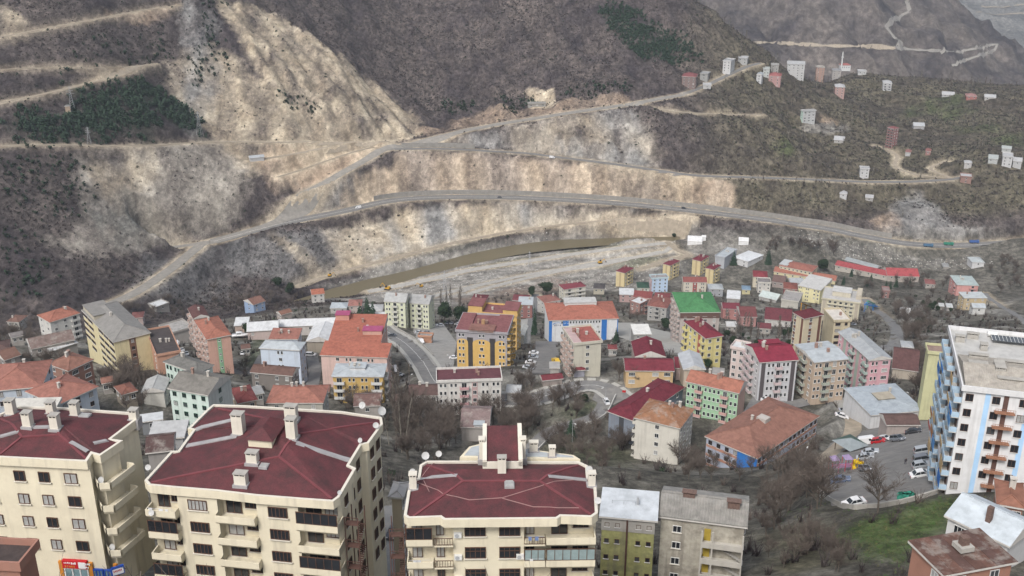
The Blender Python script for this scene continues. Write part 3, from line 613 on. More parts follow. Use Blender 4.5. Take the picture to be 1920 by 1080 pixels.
def bld(name, label, A, B, C, h, roof='hip', rc=(.3,.1,.06), rk='tile', wc=(.6,.55,.45), F='', L='', Rr='', o=.45, rise=None, fr='w', bc=None, pc=(.3,.2,.15), lc=None, rcw=None, ch=2, s=None, cat='building', extra=None, grp=None, fl=2.9, maxd=None, base=None, wmat=None):
    a, ux, uy, W, D, z0, side = frame_of(A, B, C, h, s)
    if maxd: D = min(D, maxd)
    rz = math.atan2(ux.y, ux.x); NB[0] += 1; rnd = random.Random(NB[0]*31)
    cs = [a, a + ux*W, a + ux*W + uy*D, a + uy*D]; zb = min(float(H(p.x, p.y)) for p in cs)
    if base is not None: zb = z0 - base
    FOOT.append([(p.x, p.y) for p in [a - ux*1.5 - uy*1.5, a + ux*(W+1.5) - uy*1.5, a + ux*(W+1.5) + uy*(D+1.5), a - ux*1.5 + uy*(D+1.5)]])
    root = empty(name, (a.x, a.y, zb), rz); tag(root, label, cat, grp); e = z0 - zb
    wm_ = wmat or wallm(wc); b = MB(); x1, y1 = W - o, D - o
    mats_ = [wm_, wallm(lc) if lc else wm_, wallm(rcw) if rcw else wm_]
    zt = e - .285
    b.face([(o, o, -2), (x1, o, -2), (x1, o, zt), (o, o, zt)], 0); b.face([(x1, o, -2), (x1, y1, -2), (x1, y1, zt), (x1, o, zt)], 2)
    b.face([(x1, y1, -2), (o, y1, -2), (o, y1, zt), (x1, y1, zt)], 0); b.face([(o, y1, -2), (o, o, -2), (o, o, zt), (o, y1, zt)], 1); b.face([(o, o, zt), (x1, o, zt), (x1, y1, zt), (o, y1, zt)], 0)
    b.build('wall', mats_, root)
    if rise is None: rise = {'hip': .2*min(W, D), 'gablex': .2*D, 'gabley': .2*W, 'shed': .12*D}.get(roof, 0)
    ro = roof_build(root, roof, W, D, e, rise, rc, rk, fascia=wallm(tuple(min(.62, k*1.02) for k in wc)) if roof == 'flat' else None)
    for q in range(ch):
        fx, fy = rnd.uniform(.25, .75), rnd.uniform(.35, .75); x, y = fx*W, fy*D
        chimney(ro, x, y, e + roof_z(roof, x, y, W, D, rise), rnd.uniform(.6, .9), rnd.uniform(.9, 1.5), (.5,.46,.40) if rnd.random() < .6 else (.34,.2,.15))
    def facade(spec, kind):
        if not spec: return
        toks = spec.split(); n = len(toks); ln = (W if kind == 'F' else D) - 2*o
        for ci, tk in enumerate(toks):
            u = o + ln*(ci + .5)/n
            def place(ob, off=0.0, z=0.0, du=0.0):
                if kind == 'F': ob.location = (u + du, o - off, z)
                elif kind == 'R': ob.location = (x1 + off, u + du, z); ob.rotation_euler = (0, 0, math.pi/2)
                else: ob.location = (o - off, D - u - du, z); ob.rotation_euler = (0, 0, -math.pi/2)
            gx, gy, _ = (a + ux*u + uy*o) if kind == 'F' else (a + uy*u + (ux*W if kind == 'R' else ux*0))
            gl = float(H(gx, gy)) - zb; rows = int((e - gl - .5)/fl + .25)
            if tk[0] == 's' or tk[0] == 'S':
                w2 = ln/n*(.96 if tk[0] == 'S' else .55); q = MB(); q.box(-w2/2, w2/2, -.05, .03, gl*0 - 1, e - .29); place(q.build('wall_panel', wallm(pc), root))
                tk = tk[1:]
                if not tk: continue
            for r_ in range(rows):
                z = e - 1.55 - fl*r_
                if z < gl + .9: break
                t = tk[r_ % len(tk)] if len(tk) > 1 else tk
                if t in '.-': continue
                gi = rnd.choice((0, 0, 0, 1, 2, 3))
                if t == 'w': place(link('window', win_mesh(1.25, 1.4, fr, gi), root), .06, z)
                elif t == 'W': place(link('window', win_mesh(2.2, 1.4, fr, gi, 3), root), .06, z)
                elif t == 'T': place(link('window', win_mesh(1.3, 1.9, fr, gi), root), .06, z)
                elif t == 'H': place(link('window', win_mesh(min(5.5, ln/n*.9), 1.3, fr, gi % 3, 5), root), .06, z)
                elif t == 'n': place(link('window', win_mesh(.7, .75, fr, gi % 3, 0), root), .06, z)
                elif t == 'p':
                    for q in (-1, 1): place(link('window', win_mesh(.85, 1.35, fr, gi % 3, 0), root), .06, z, q*.72)
                elif t in 'bBg':
                    bw = min(ln/n*.86, 4.6 if t != 'B' else 7)
                    place(link('balcony', balc_mesh(bw, 1.25, bc or wc, glaz=(t == 'g')), root), .01, z - 1.3)
                    place(link('balcony_door', win_mesh(min(1.9, bw*.55), 2.05, fr, gi % 3), root), .06, z - .2)
    facade(F, 'F'); facade(L if L else ('' if side == 'R' else 'w w'), 'L'); facade(Rr if Rr else ('' if side == 'L' else 'w w'), 'R')
    if extra: extra(root, ro, W, D, e, rise, roof)
    return root
def rbox(x0, x1, y0, y1, h0, h1, c, name='roof_structure', top=None):
    """a box standing on the roof, in fractions of the roof"""
    def f(root, ro, W, D, e, rise, roof):
        b = MB(); b.box(x0*W, x1*W, y0*D, y1*D, e + h0, e + h1); o = b.build(name, wallm(c), ro)
        if top:
            t = MB(); t.box(x0*W - .25, x1*W + .25, y0*D - .25, y1*D + .25, e + h1 + .005, e + h1 + .2); t.build('roof_cover', roofm(*top), ro)
    return f
def many(*fs):
    def f(*a):
        for q in fs: q(*a)
    return f
def text(s_, size, loc, m, parent, rz=0, name='sign_lettering'):
    t = bpy.data.curves.new(name, 'FONT'); t.body = s_; t.size = size; t.extrude = .008; t.resolution_u = 2
    o = bpy.data.objects.new('tmp', t); COL.objects.link(o); dg = bpy.context.evaluated_depsgraph_get(); me = bpy.data.meshes.new_from_object(o.evaluated_get(dg)); bpy.data.objects.remove(o)
    me.materials.clear(); me.materials.append(m); q = link(name, me, parent); q.location = loc; q.rotation_euler = (math.pi/2, 0, rz); return q

def marks(parent, x0, x1, y, z0, z1, m, n_, seed=1, name='sign_lettering'):
    """rows of small strokes: lettering too blurred in the photograph to read"""
    rr = random.Random(seed); b = MB(); x = x0
    while x < x1:
        w = (x1 - x0)/n_*rr.uniform(.35, .8); h0 = rr.uniform(0, .25)*(z1 - z0); b.box(x, min(x + w, x1), y - .012, y, z0 + h0, z1 - rr.uniform(0, .3)*(z1 - z0)); x += (x1 - x0)/n_
    return b.build(name, m, parent)
# ------------------------------------------------------------------ the town, from the far left to the right
ORG = (.36,.125,.075); BRN = (.20,.10,.07); MAR = (.115,.022,.030); CRI = (.26,.018,.045); RST = (.24,.10,.05); TIN = (.42,.46,.48); WHT = (.60,.61,.61); GRY = (.20,.185,.165); PNK = (.25,.085,.085)
bld('farmhouse', 'small weathered farmhouse with brown hipped roof at the far left edge', (11,603),(36,604),(54,591), 6, 'hip', BRN, wc=(.42,.40,.35), F='w w', Rr='w w', ch=1, cat='house')
bld('white_house', 'white house with a patched red tile roof behind the long yellow block', (93,605),(149,586),(72,590), 9, 'hip', ORG, wc=(.55,.54,.50), F='w w B', L='w w')
bld('rusty_shed', 'long low shed under a rusty patched roof on the left slope', (58,655),(143,640),(39,637), 4, 'gablex', (.19,.13,.11), 'rust', (.34,.31,.28), 'w . w', ch=0, cat='shed')
bld('tin_roof_shed', 'narrow shed with a white tin roof in front of the rusty shed', (95,659),(147,642),(81,650), 3.2, 'shed', WHT, 'metal', (.32,.30,.27), ch=0, cat='shed')
bld('tiled_house', 'brick house with a broad orange brown tile roof left of the yellow block', (128,696),(177,674),(86,682), 7, 'hip', (.27,.12,.08), wc=(.32,.16,.11), F='W W', L='w w', fr='w', cat='house')
bld('yellow_block', 'long yellow school block with grey hipped roof and dark window bands', (212,642),(285,625),(148,582), 13.5, 'hip', (.25,.235,.21), 'metal', (.62,.53,.27), '. sw .', 'H H . H H H', pc=(.20,.10,.06), fl=3.1, fr='b', ch=1, extra=rbox(.05,.6,.62,.98,.2,2.2,(.45,.40,.30),'roof_step',((.24,.225,.20),'metal')))
bld('brown_flat_building', 'flat dark brown roofed building with orange wall beside the yellow block', (293,668),(337,655),(285,618), 8, 'flat', (.075,.062,.06), wc=(.50,.25,.15), F='. .', ch=3)
bld('white_roof_hut', 'low hut with a flat white roof below the gravel road', (293,577),(320,569),(274,571), 4, 'flat', WHT, 'metal', (.3,.28,.25), F='w', ch=0, cat='hut')
bld('salmon_block', 'salmon apartment block with a green stripe and orange hipped roof', (387,637),(436,630),(357,602), 14, 'hip', ORG, wc=(.58,.32,.23), F='. sn .', L='b w b w b', pc=(.22,.45,.24), bc=(.6,.42,.35), ch=2)
bld('gabled_block', 'apartment block with a white edged brown gable roof behind the salmon block', (362,598),(392,592),(353,578), 15, 'gabley', (.13,.055,.05), wc=(.58,.42,.36), F='w w', L='b w', ch=1)
bld('ruined_building', 'old low building with a cracked concrete roof behind the parked white van', (318,627),(362,613),(300,611), 4.5, 'flat', (.36,.345,.32), wc=(.36,.33,.30), F='', ch=0)
bld('blue_house', 'small blue walled house with a brown roof under the quarry slope', (475,572),(496,563),(459,562), 6, 'gablex', (.22,.105,.075), wc=(.25,.36,.55), F='w w', L='w', ch=0, cat='house')
bld('brown_hut', 'small hut with a brown roof above the white halls', (527,591),(547,584),(520,584), 3, 'gablex', (.24,.11,.07), wc=(.38,.32,.28), ch=0, cat='hut')
bld('orange_cottage', 'white cottage with an orange roof beside the muddy river', (584,553),(609,551),(605,541), 6.5, 'gablex', (.40,.12,.06), wc=(.52,.50,.46), F='w w', ch=0, cat='house')
bld('white_hall', 'long white roofed hall running behind the light blue building', (520,613),(642,609),(640,595), 5, 'gablex', WHT, 'metal', (.50,.46,.42), 'w . w . w', ch=0, cat='hall')
bld('pink_hall', 'low white roofed hall with pinkish walls left of the long hall', (462,622),(522,620),(520,602), 4.5, 'gablex', WHT, 'metal', (.52,.40,.36), 'w . w', ch=0, cat='hall')
bld('white_shed', 'small shed with a slanted white roof beside the dark conifer', (438,611),(466,606),(480,593), 4, 'shed', WHT, 'metal', (.45,.33,.27), ch=0, cat='shed')
bld('gabled_hall', 'white gabled hall with a blank tan end wall', (573,640),(622,642),(632,612), 6, 'gabley', WHT, 'metal', (.34,.29,.22), '', ch=0, cat='hall')
bld('light_blue_block', 'light blue building with a pale metal hipped roof', (485,653),(563,657),(576,641), 12, 'hip', TIN, 'metal', (.50,.58,.68), '. pwp .', Rr='w w', rise=1.6, ch=0)
bld('light_blue_annex', 'rear wing with red tile roof behind the light blue building', (503,636),(560,634),(573,616), 12, 'shed', (.34,.13,.09), wc=(.50,.58,.68), Rr='w w w', rise=.8, ch=3)
bld('stone_row', 'long low stone building with a brown tile roof', (468,698),(548,706),(558,689), 6, 'gablex', (.16,.085,.065), wc=(.20,.175,.155), F='w . w w', ch=2)
bld('salmon_rear_block', 'salmon building with a sloping orange roof and magenta dormers', (613,647),(711,655),(709,606), 14, 'shed', (.40,.115,.065), wc=(.60,.36,.29), rise=2.6, ch=4, extra=many(rbox(.02,.28,.78,.95,1.2,4.4,(.55,.25,.18),'dormer',((.42,.05,.16),'metal')), rbox(.62,.98,.32,.5,.4,2.6,(.55,.30,.22),'dormer',((.42,.05,.16),'metal'))))
bld('pink_block', 'pink building with a broad orange roof behind the yellow orange block', (599,666),(727,671),(736,652), 13, 'shed', (.40,.115,.065), wc=(.62,.42,.36), F='. w p W p .', L='', Rr='. w', rise=2.0, pc=(.5,.2,.17), ch=0)
bld('orange_yellow_block', 'yellow orange block with a pale metal roof and white corner balconies', (621,706),(720,706),(729,681), 9, 'hip', TIN, 'metal', (.58,.36,.055), 'b p p b', Rr='b', rise=1.0, bc=(.60,.60,.58), ch=5, extra=rbox(.33,.62,.35,.75,.5,1.6,(.55,.55,.55),'dormer',(TIN,'metal')))
bld('pale_green_block', 'left half of the pale green twin apartment block', (719,565),(760,568),(767,551), 14.5, 'gablex', (.42,.42,.40), 'metal', (.60,.62,.42), 'p b w', bc=(.5,.5,.42), ch=1)
bld('pale_green_block', 'right half of the pale green twin apartment block with a red flag', (766,568),(805,570),(818,553), 14.5, 'gablex', (.36,.36,.345), 'metal', (.60,.62,.42), 'w b p', Rr='. w', bc=(.5,.5,.42), ch=1)
def grey_orange(root, ro, W, D, e, rise, roof):
    ye = wallm((.64,.38,.05))
    for x0, x1 in ((.03,.24), (.33,.66), (.75,.95)):
        b = MB(); n_ = 12; zt = e - 4.7; pts = [(x0*W, -1), (x1*W, -1)] + [(W*(x0+x1)/2 + W*(x1-x0)/2*math.cos(math.pi*k/n_), zt + 1.5*math.sin(math.pi*k/n_)) for k in range(n_+1)]
        i = len(b.v); b.v += [(p[0], .42, p[1]) for p in pts]; b.f.append(tuple(range(len(pts)))); b.m.append(0)
        j = len(b.v); b.v += [(p[0], .47, p[1]) for p in pts]
        for k in range(len(pts)): q = (k+1) % len(pts); b.f.append((k, j+k, j+q, q)); b.m.append(0)
        b.build('arched_panel', ye, root)
    for xs in (.28, .705):
        b = MB(); b.box(xs*W - 1.2, xs*W + 1.2, .425, .47, -1, e - 2.5); b.build('shaft', mat('dark_recess_metal', (.055,.05,.05), .5, .2), root)
    b = MB(); b.box(W - .47, W - .42, .6, D - .6, -1, e - 3); b.build('arched_panel', ye, root)
bld('grey_orange_block', 'tall grey apartment block with orange arched panels and dull red roof', (853,621),(953,625),(969,592), 18, 'flat', PNK, wc=(.33,.31,.33), F='p . ppwp . p', Rr='b w b w b', bc=(.6,.36,.05), ch=2, fr='w', extra=many(grey_orange, rbox(.27,.73,.0,.3,.1,1.1,(.5,.28,.2),'roof_step',((.27,.12,.09),'tile')), rbox(.02,.26,.02,.98,.05,.5,(.3,.1,.1),'roof_step',(PNK,'tile')), rbox(.74,.98,.02,.98,.05,.5,(.3,.1,.1),'roof_step',(PNK,'tile')), rbox(.46,.52,.3,.38,.5,3,(.4,.22,.08),'chimney')))
bld('yellow_rear_block', 'rear block with yellow walls and three dull red roofs behind the grey orange block', (877,586),(970,594),(972,575), 19, 'flat', PNK, wc=(.60,.36,.07), F='w . w', ch=2, extra=many(rbox(.0,.28,.1,.9,.1,3.0,(.60,.36,.07),'roof_room',(PNK,'tile')), rbox(.70,.99,.05,.9,.1,2.4,(.60,.36,.07),'roof_room',(PNK,'tile'))))
bld('pink_house', 'pink walled house with maroon roof behind the grey orange block', (879,568),(908,570),(918,553), 10, 'hip', (.16,.035,.045), wc=(.58,.36,.30), F='w w', Rr='w', ch=2, cat='house')
bld('brick_house', 'red brick house with a light metal roof beside the tall cypress', (971,571),(999,572),(1000,560), 9, 'shed', TIN, 'metal', (.28,.11,.095), 'w w', ch=1, cat='house')
bld('maroon_roof_house', 'maroon roofed house left behind the red brick house', (960,563),(992,563),(998,552), 9.5, 'hip', (.20,.05,.06), wc=(.34,.2,.17), F='w w', ch=0, cat='house')
bld('white_walled_house', 'white walled house with faded red roof behind the blue and white school', (1020,568),(1052,562),(1007,556), 7.5, 'hip', (.27,.11,.085), wc=(.58,.56,.52), F='w w', L='w w', ch=1, cat='house')
bld('cream_villa', 'cream villa with balconies and red roof at the edge of the river flats', (1057,543),(1100,537),(1046,534), 8, 'hip', (.22,.04,.055), wc=(.55,.52,.42), F='B B', ch=3, bc=(.58,.56,.5), cat='house')
bld('dark_roof_house', 'small house with a dark grey roof right of the cream villa', (1112,541),(1134,541),(1138,531), 5, 'hip', (.085,.075,.075), wc=(.42,.38,.28), F='w w', ch=0, cat='house')
def school_blue(root, ro, W, D, e, rise, roof):
    bl = mat('blue_paint', (.03,.15,.43), .6, .1, .6, streak=.2)
    for x0, x1, z0, z1 in ((.0,.055,-1,e-.3), (.21,.29,e-3.4,e-.6), (.755,.83,-1,e-.3), (.975,1.0,-1,e-.3)):
        b = MB(); b.box(max(x0*W, .46), min(x1*W, W - .46), .34, .47, z0, z1); b.build('blue_panel', bl, root)
    b = MB(); cx_, cz_ = .135*W, e - 2.6        # the arched emblem sign
    for k in range(12):
        t0, t1 = math.pi*k/12, math.pi*(k+1)/12
        b.face([(cx_ + 2.6*math.cos(t), .42, cz_ + 1.1*math.sin(t)) if i < 2 else (cx_ + 2.1*math.cos(t), .42, cz_ + .85*math.sin(t)) for i, t in enumerate((t1, t0, t0, t1))])
    b.build('emblem', bl, root)
    marks(root, cx_ - 1.9, cx_ + 1.9, .44, cz_ - 1.1, cz_ + .2, mat('sign_slate', (.12,.14,.2), .7, .1), 5, 3)
bld('blue_white_school', 'white school with blue panels and a large orange hipped roof', (1028,601),(1161,597),(1150,564), 12, 'hip', (.40,.125,.075), wc=(.62,.63,.64), F='. . pw pw pw pw pw pw pw . . .', fr='w', rise=3.2, ch=0, extra=many(school_blue, rbox(.27,.72,.50,.80,1.0,4.4,(.56,.56,.54),'roof_room',((.50,.49,.46),'metal'))))
bld('cream_block', 'cream apartment block with flat red roof and rounded side balconies', (1075,647),(1133,645),(1046,617), 13, 'flat', (.36,.09,.07), wc=(.50,.47,.37), F='. w .', L='b b b b', bc=(.50,.36,.30), ch=4, extra=rbox(.02,.28,.05,.95,.06,.30,(.52,.33,.30),'roof_strip',((.50,.34,.32),'metal')))
bld('red_canopy', 'maroon roofed stall beside the parked cars', (1017,714),(1056,708),(1060,696), 3, 'gablex', (.18,.03,.04), wc=(.3,.25,.22), ch=0, cat='stall')
bld('red_canopy', 'small maroon canopy below the cream block', (1075,695),(1098,692),(1096,681), 3, 'hip', (.20,.03,.04), wc=(.3,.3,.35), ch=0, cat='stall')
bld('white_roof_kiosk', 'low building with a bright white flat roof beside the paved square', (1188,627),(1222,626),(1216,608), 4, 'shed', (.70,.69,.64), 'metal', (.28,.27,.25), 'w w', ch=0, rise=.4, cat='kiosk')
bld('maroon_rear_hall', 'maroon gabled hall with a hole in its roof behind the orange walled house', (1190,669),(1249,669),(1240,640), 6, 'gabley', (.17,.020,.035), wc=(.40,.30,.26), F='', ch=1, cat='hall')
bld('maroon_front_house', 'orange walled house with a wide maroon roof', (1172,695),(1265,695),(1263,671), 7, 'gablex', (.20,.026,.042), wc=(.55,.36,.15), F='W . W W', ch=1, cat='house')
bld('grey_gabled_house', 'beige house with a pale grey gabled roof', (1281,693),(1323,690),(1317,660), 7, 'gabley', (.42,.44,.46), 'metal', (.48,.38,.28), '. .', ch=0, cat='house')
bld('yellow_block', 'bright yellow apartment block with a crimson hipped roof', (1323,635),(1357,629),(1282,602), 12, 'hip', (.20,.022,.038), wc=(.66,.56,.17), F='w w', L='b w w s b', pc=(.45,.1,.06), ch=4)
bld('green_roof_block', 'tall apartment block with a bright green hipped roof', (1275,586),(1352,586),(1258,548), 16, 'hip', (.055,.235,.075), wc=(.40,.34,.31), F='T W W T', L='b b b', bc=(.48,.38,.34), ch=2, fr='w', extra=rbox(.02,.98,.012,.03,-3.2,-.3,(.14,.075,.06),'top_floor_cladding'))
bld('mint_apartments', 'green apartment block with orange tile roof and pink end wall', (1285,715),(1387,737),(1408,716), 13, 'gablex', (.38,.135,.08), wc=(.30,.52,.30), F='p b pp p b p', Rr='. .', rcw=(.58,.36,.28), bc=(.55,.30,.26), ch=4, rise=2.2)
bld('rusty_roof_block', 'off white apartment block with a rusty orange roof', (1188,783),(1281,797),(1322,763), 14, 'hip', (.30,.13,.055), 'rust', (.58,.55,.47), '. w .', Rr='w w w w', L='b b', ch=3)
bld('maroon_hall', 'long hall with dark red roof and blue grey walls beside the curving road', (1138,771),(1190,791),(1283,726), 9.5, 'hip', (.17,.020,.035), wc=(.20,.235,.29), F='. s .', Rr='w w w w', pc=(.06,.065,.075), ch=1, cat='hall')
def red_school(root, ro, W, D, e, rise, roof):
    bl = mat('blue_paint', (.03,.15,.43), .6, .1, .6, streak=.2)
    b = MB(); b.box(.62*W, W - .40, .34, .47, -1, e - .3); b.build('blue_panel', bl, root)
    for k in range(3):
        z = e - 2.75 - 3.1*k; b = MB(); b.box(.6, .615*W, .36, .47, z - .45, z + .45); b.build('brick_band', wallm((.46,.21,.13)), root)
        b = MB(); b.box(W - .47, W - .36, .6, D - .6, z - .45, z + .45); b.build('brick_band', wallm((.46,.21,.13)), root)
bld('tiled_school', 'school with a huge weathered red tile roof and blue painted corner', (1321,818),(1428,855),(1555,780), 10, 'hip', (.285,.125,.085), wc=(.36,.40,.50), F='w w w w . .', Rr='w w w w w w w w w w w w w w', fr='b', fl=3.1, rise=3.4, ch=1, extra=many(red_school, rbox(.45,.62,.42,.5,2.2,3.9,(.42,.38,.34),'chimney')))
bld('crimson_roof_block', 'white and grey apartment block with a crimson roof and stacked balconies', (1424,680),(1498,674),(1397,645), 15, 'gablex', CRI, wc=(.53,.53,.55), F='s p b p s', L='b b w', pc=(.10,.085,.09), lc=(.55,.52,.52), bc=(.58,.44,.44), ch=3, rise=2.2, extra=rbox(.25,.75,.55,.75,1.2,2.8,(.25,.03,.06),'roof_room',(CRI,'tile')))
bld('pale_pink_block', 'pale pink wing with a white flat roof left of the crimson roofed block', (1369,652),(1398,660),(1374,638), 15, 'flat', WHT, 'metal', (.60,.48,.44), 'w w', L='w w', Rr='b b', ch=2)
bld('tan_block', 'tan apartment block with pale metal roof sheets and green balconies', (1527,680),(1590,671),(1493,645), 16.5, 'gablex', TIN, 'metal', (.50,.37,.26), 'p b T p', L='w b w', bc=(.36,.40,.32), rise=.9, ch=3)
bld('pink_apartments', 'pink and green apartment block with a grey gabled roof', (1630,676),(1674,672),(1571,622), 14, 'gabley', (.36,.38,.39), 'metal', (.66,.34,.38), 'p W', L='w s w b s w b', pc=(.36,.45,.36), bc=(.36,.48,.42), rise=1.4, ch=3)
bld('maroon_roof_block', 'cream and brown striped block with a maroon hipped roof', (1508,598),(1547,591),(1484,586), 17, 'hip', (.13,.022,.030), wc=(.56,.47,.30), F='. sw . s', L='sw . s', pc=(.16,.06,.04), rise=2.2, ch=0)
bld('cream_roof_block', 'beige block with a stepped off white flat roof', (1563,603),(1594,598),(1552,580), 16, 'flat', (.62,.57,.49), 'metal', (.50,.42,.26), 'W w', L='.', fr='b', ch=1)
bld('yellow_hotel_wing', 'bright yellow wing with a ribbed white roof beside the beige hotel', (1496,535),(1535,548),(1547,527), 13, 'shed', (.52,.51,.48), 'metal', (.70,.63,.30), 'p . p . w w', Rr='w', rise=1.5, ch=0)
bld('beige_hotel', 'beige hotel with rows of balconies and pale stepped roof', (1540,560),(1614,568),(1623,546), 16, 'flat', (.50,.485,.46), 'metal', (.52,.47,.32), 's bw bw bw bw bw s', Rr='.', pc=(.42,.36,.27), bc=(.58,.54,.36), ch=0, extra=many(rbox(.25,.72,.35,.8,.1,3.4,(.52,.47,.35),'roof_room',((.56,.55,.52),'metal')), rbox(.86,.99,.3,.95,.1,3,(.46,.40,.30),'roof_room')))
for k, (A_, B_, C_, lb) in enumerate((((1154,508),(1174,511),(1196,502),'yellow block with a crimson roof standing alone nearest the river flats'), ((1242,494),(1259,497),(1282,489),'yellow block with a crimson roof above the light blue block'), ((1297,486),(1316,489),(1336,480),'yellow block with a crimson roof left of the grey warehouse'), ((1322,502),(1340,505),(1357,497),'yellow block with a crimson roof, lowest right of the four'))):
    bld('yellow_river_block', lb, A_, B_, C_, 13.5, 'hip', (.19,.03,.045), wc=(.60,.48,.22), F='. s .', Rr='w b w', pc=(.42,.31,.15), ch=3, grp='yellow crimson roofed blocks near the river')
bld('green_house', 'small house with a dark green roof left of the light blue block', (1195,540),(1218,539),(1219,528), 7, 'hip', (.035,.085,.055), wc=(.50,.54,.44), F='w w', ch=0, cat='house')
bld('sky_blue_block', 'small sky blue apartment block with pink side', (1222,523),(1254,521),(1218,516), 11.5, 'flat', (.3,.28,.27), wc=(.42,.56,.74), lc=(.5,.3,.33), F='w w w', ch=1)
bld('red_striped_block', 'cream block with a red centre stripe and red brown roof', (1281,529),(1326,529),(1327,519), 9, 'gablex', (.27,.075,.06), wc=(.56,.51,.40), F='p sw p', pc=(.34,.06,.05), ch=2)
bld('white_roof_house', 'house with a slanted white roof left of the red roofed row', (1161,552),(1189,552),(1191,541), 6, 'shed', WHT, 'metal', (.42,.26,.24), 'w w', ch=0, rise=.5, cat='house')
bld('flat_white_house', 'brick house under a flat white roof in the middle of the town', (1180,565),(1201,571),(1220,563), 8.5, 'flat', WHT, 'metal', (.32,.17,.14), 'w w', Rr='w b', ch=1, cat='house')
bld('concrete_house', 'grey concrete house with a brown red roof left of the green roofed block', (1213,573),(1250,580),(1258,560), 10, 'hip', (.25,.085,.065), wc=(.33,.32,.30), F='w b w', ch=3, cat='house')
bld('red_row_house', 'row of red roofs behind the flat white house', (1187,557),(1222,560),(1226,547), 9, 'gablex', (.24,.055,.05), wc=(.36,.2,.17), F='w w', ch=2, cat='house')
bld('red_row_house', 'small red hipped roof right behind the row of red roofs', (1226,560),(1256,562),(1258,550), 10, 'hip', (.23,.05,.05), wc=(.4,.25,.22), F='w w', ch=1, cat='house')
bld('grey_warehouse', 'grey warehouse with a pale flat roof at the back of the town', (1340,480),(1361,483),(1388,468), 10, 'flat', TIN, 'metal', (.38,.40,.43), '. .', Rr='. w .', ch=2, cat='warehouse')
bld('white_depot', 'white depot with a broad bright white roof', (1374,482),(1402,491),(1431,478), 6, 'hip', (.66,.68,.69), 'metal', (.55,.55,.55), 'w w', Rr='w w', rise=.9, ch=0, cat='warehouse')
for k, (A_, B_, C_, lb) in enumerate((((1289,452),(1317,454),(1316,444),'large white tent on the river flats'), ((1385,452),(1404,453),(1404,446),'white tent beside the bare trees on the far flats'), ((1316,445),(1324,445),(1324,441),'smallest white tent right behind the large one'))):
    bld('white_tent', lb, A_, B_, C_, 4, 'gablex', (.70,.70,.69), 'metal', (.66,.66,.65), ch=0, cat='tent', o=.1)
bld('yellow_school_wing', 'low yellow school wing with a long orange roof', (1450,509),(1567,527),(1457,500), 5, 'gablex', (.36,.125,.08), wc=(.60,.52,.28), F='w w w w w w w w', L='w', ch=0)
bld('yellow_school', 'taller yellow school building with orange roof and window row', (1460,498),(1524,509),(1548,500), 9, 'hip', (.35,.12,.08), wc=(.58,.52,.34), F='w w w w w w w w', Rr='w', rise=1.5, ch=0, extra=rbox(.0,.24,.1,.9,.1,.9,(.5,.5,.46),'roof_strip',((.48,.50,.50),'metal')))
bld('red_long_building', 'long low building with a bright red roof behind the trees', (1565,497),(1665,518),(1574,489), 5, 'gablex', (.36,.055,.06), wc=(.42,.38,.32), F='w w w w w w w', ch=0)
bld('red_end_building', 'bright red roofed building at the right end of the long red one', (1664,517),(1724,518),(1716,503), 5, 'gablex', (.42,.06,.065), wc=(.40,.35,.30), F='w w w w', ch=0)
bld('grey_long_shed', 'long open shed with a grey metal roof beside the river', (1583,487),(1644,504),(1590,482), 5, 'gablex', (.30,.33,.33), 'metal', (.16,.17,.17), 'W W W W W', ch=0, cat='shed')
bld('crimson_corner_house', 'cream house with a crimson roof near the yellow school', (1412,519),(1440,521),(1438,509), 9, 'hip', (.25,.03,.04), wc=(.60,.53,.38), F='w w', ch=0, cat='house')
bld('small_white_block', 'small white block with a grey flat roof in front of the crimson roofed house', (1421,530),(1446,530),(1447,521), 8.5, 'flat', (.22,.2,.19), wc=(.55,.52,.46), F='w w w', ch=0)
bld('brick_red_house', 'brick red house with hipped roof left of the yellow hotel wing', (1469,541),(1496,542),(1498,530), 6, 'hip', (.24,.07,.05), wc=(.28,.09,.08), F='w w', ch=0, cat='house')
bld('tin_roof_house', 'house with patched light tin roof above the brick red house', (1482,531),(1506,527),(1510,517), 5, 'gablex', (.36,.38,.38), 'metal', (.35,.32,.3), 'w', ch=0, cat='house')
bld('maroon_row', 'low maroon roofed row right of the green roofed block', (1355,579),(1388,579),(1386,567), 7, 'gablex', (.19,.035,.045), wc=(.42,.17,.15), F='w w', ch=0)
bld('maroon_row', 'second low maroon roofed row behind the poplars', (1388,594),(1419,592),(1417,572), 6, 'gablex', (.18,.05,.05), wc=(.42,.2,.18), F='w w', ch=0)
bld('maroon_row', 'low white walled building with maroon roof beside the striped block', (1433,598),(1484,603),(1485,580), 5, 'gablex', (.16,.035,.048), wc=(.50,.48,.45), F='w . w', ch=0)
bld('grey_roof_house', 'house with a light grey metal roof right of the red striped block', (1329,542),(1357,542),(1355,532), 5.5, 'hip', (.36,.39,.40), 'metal', (.32,.33,.35), 'w w', ch=0, cat='house')
bld('pale_tin_hut', 'low hut with a white corrugated roof left of the small white block', (1362,559),(1388,560),(1392,548), 3.5, 'shed', WHT, 'metal', (.3,.28,.26), ch=0, cat='hut')
bld('long_tin_hut', 'long hut with a pale green tin roof in front of the beige hotel', (1422,555),(1458,562),(1440,546), 3.5, 'gablex', (.48,.55,.52), 'metal', (.36,.35,.33), ch=0, cat='hut')
bld('pink_villa', 'pink villa with a pale green metal roof on the right slope', (1794,534),(1835,534),(1785,516), 9, 'hip', (.38,.46,.44), 'metal', (.60,.27,.24), '. b', L='w b', rise=.8, ch=3, cat='house')
bld('tan_villa', 'tan house with pale roof below the pink villa', (1808,559),(1851,558),(1803,548), 9, 'shed', (.46,.50,.50), 'metal', (.50,.38,.20), 'w w w', L='w w', rise=.4, ch=1, cat='house')
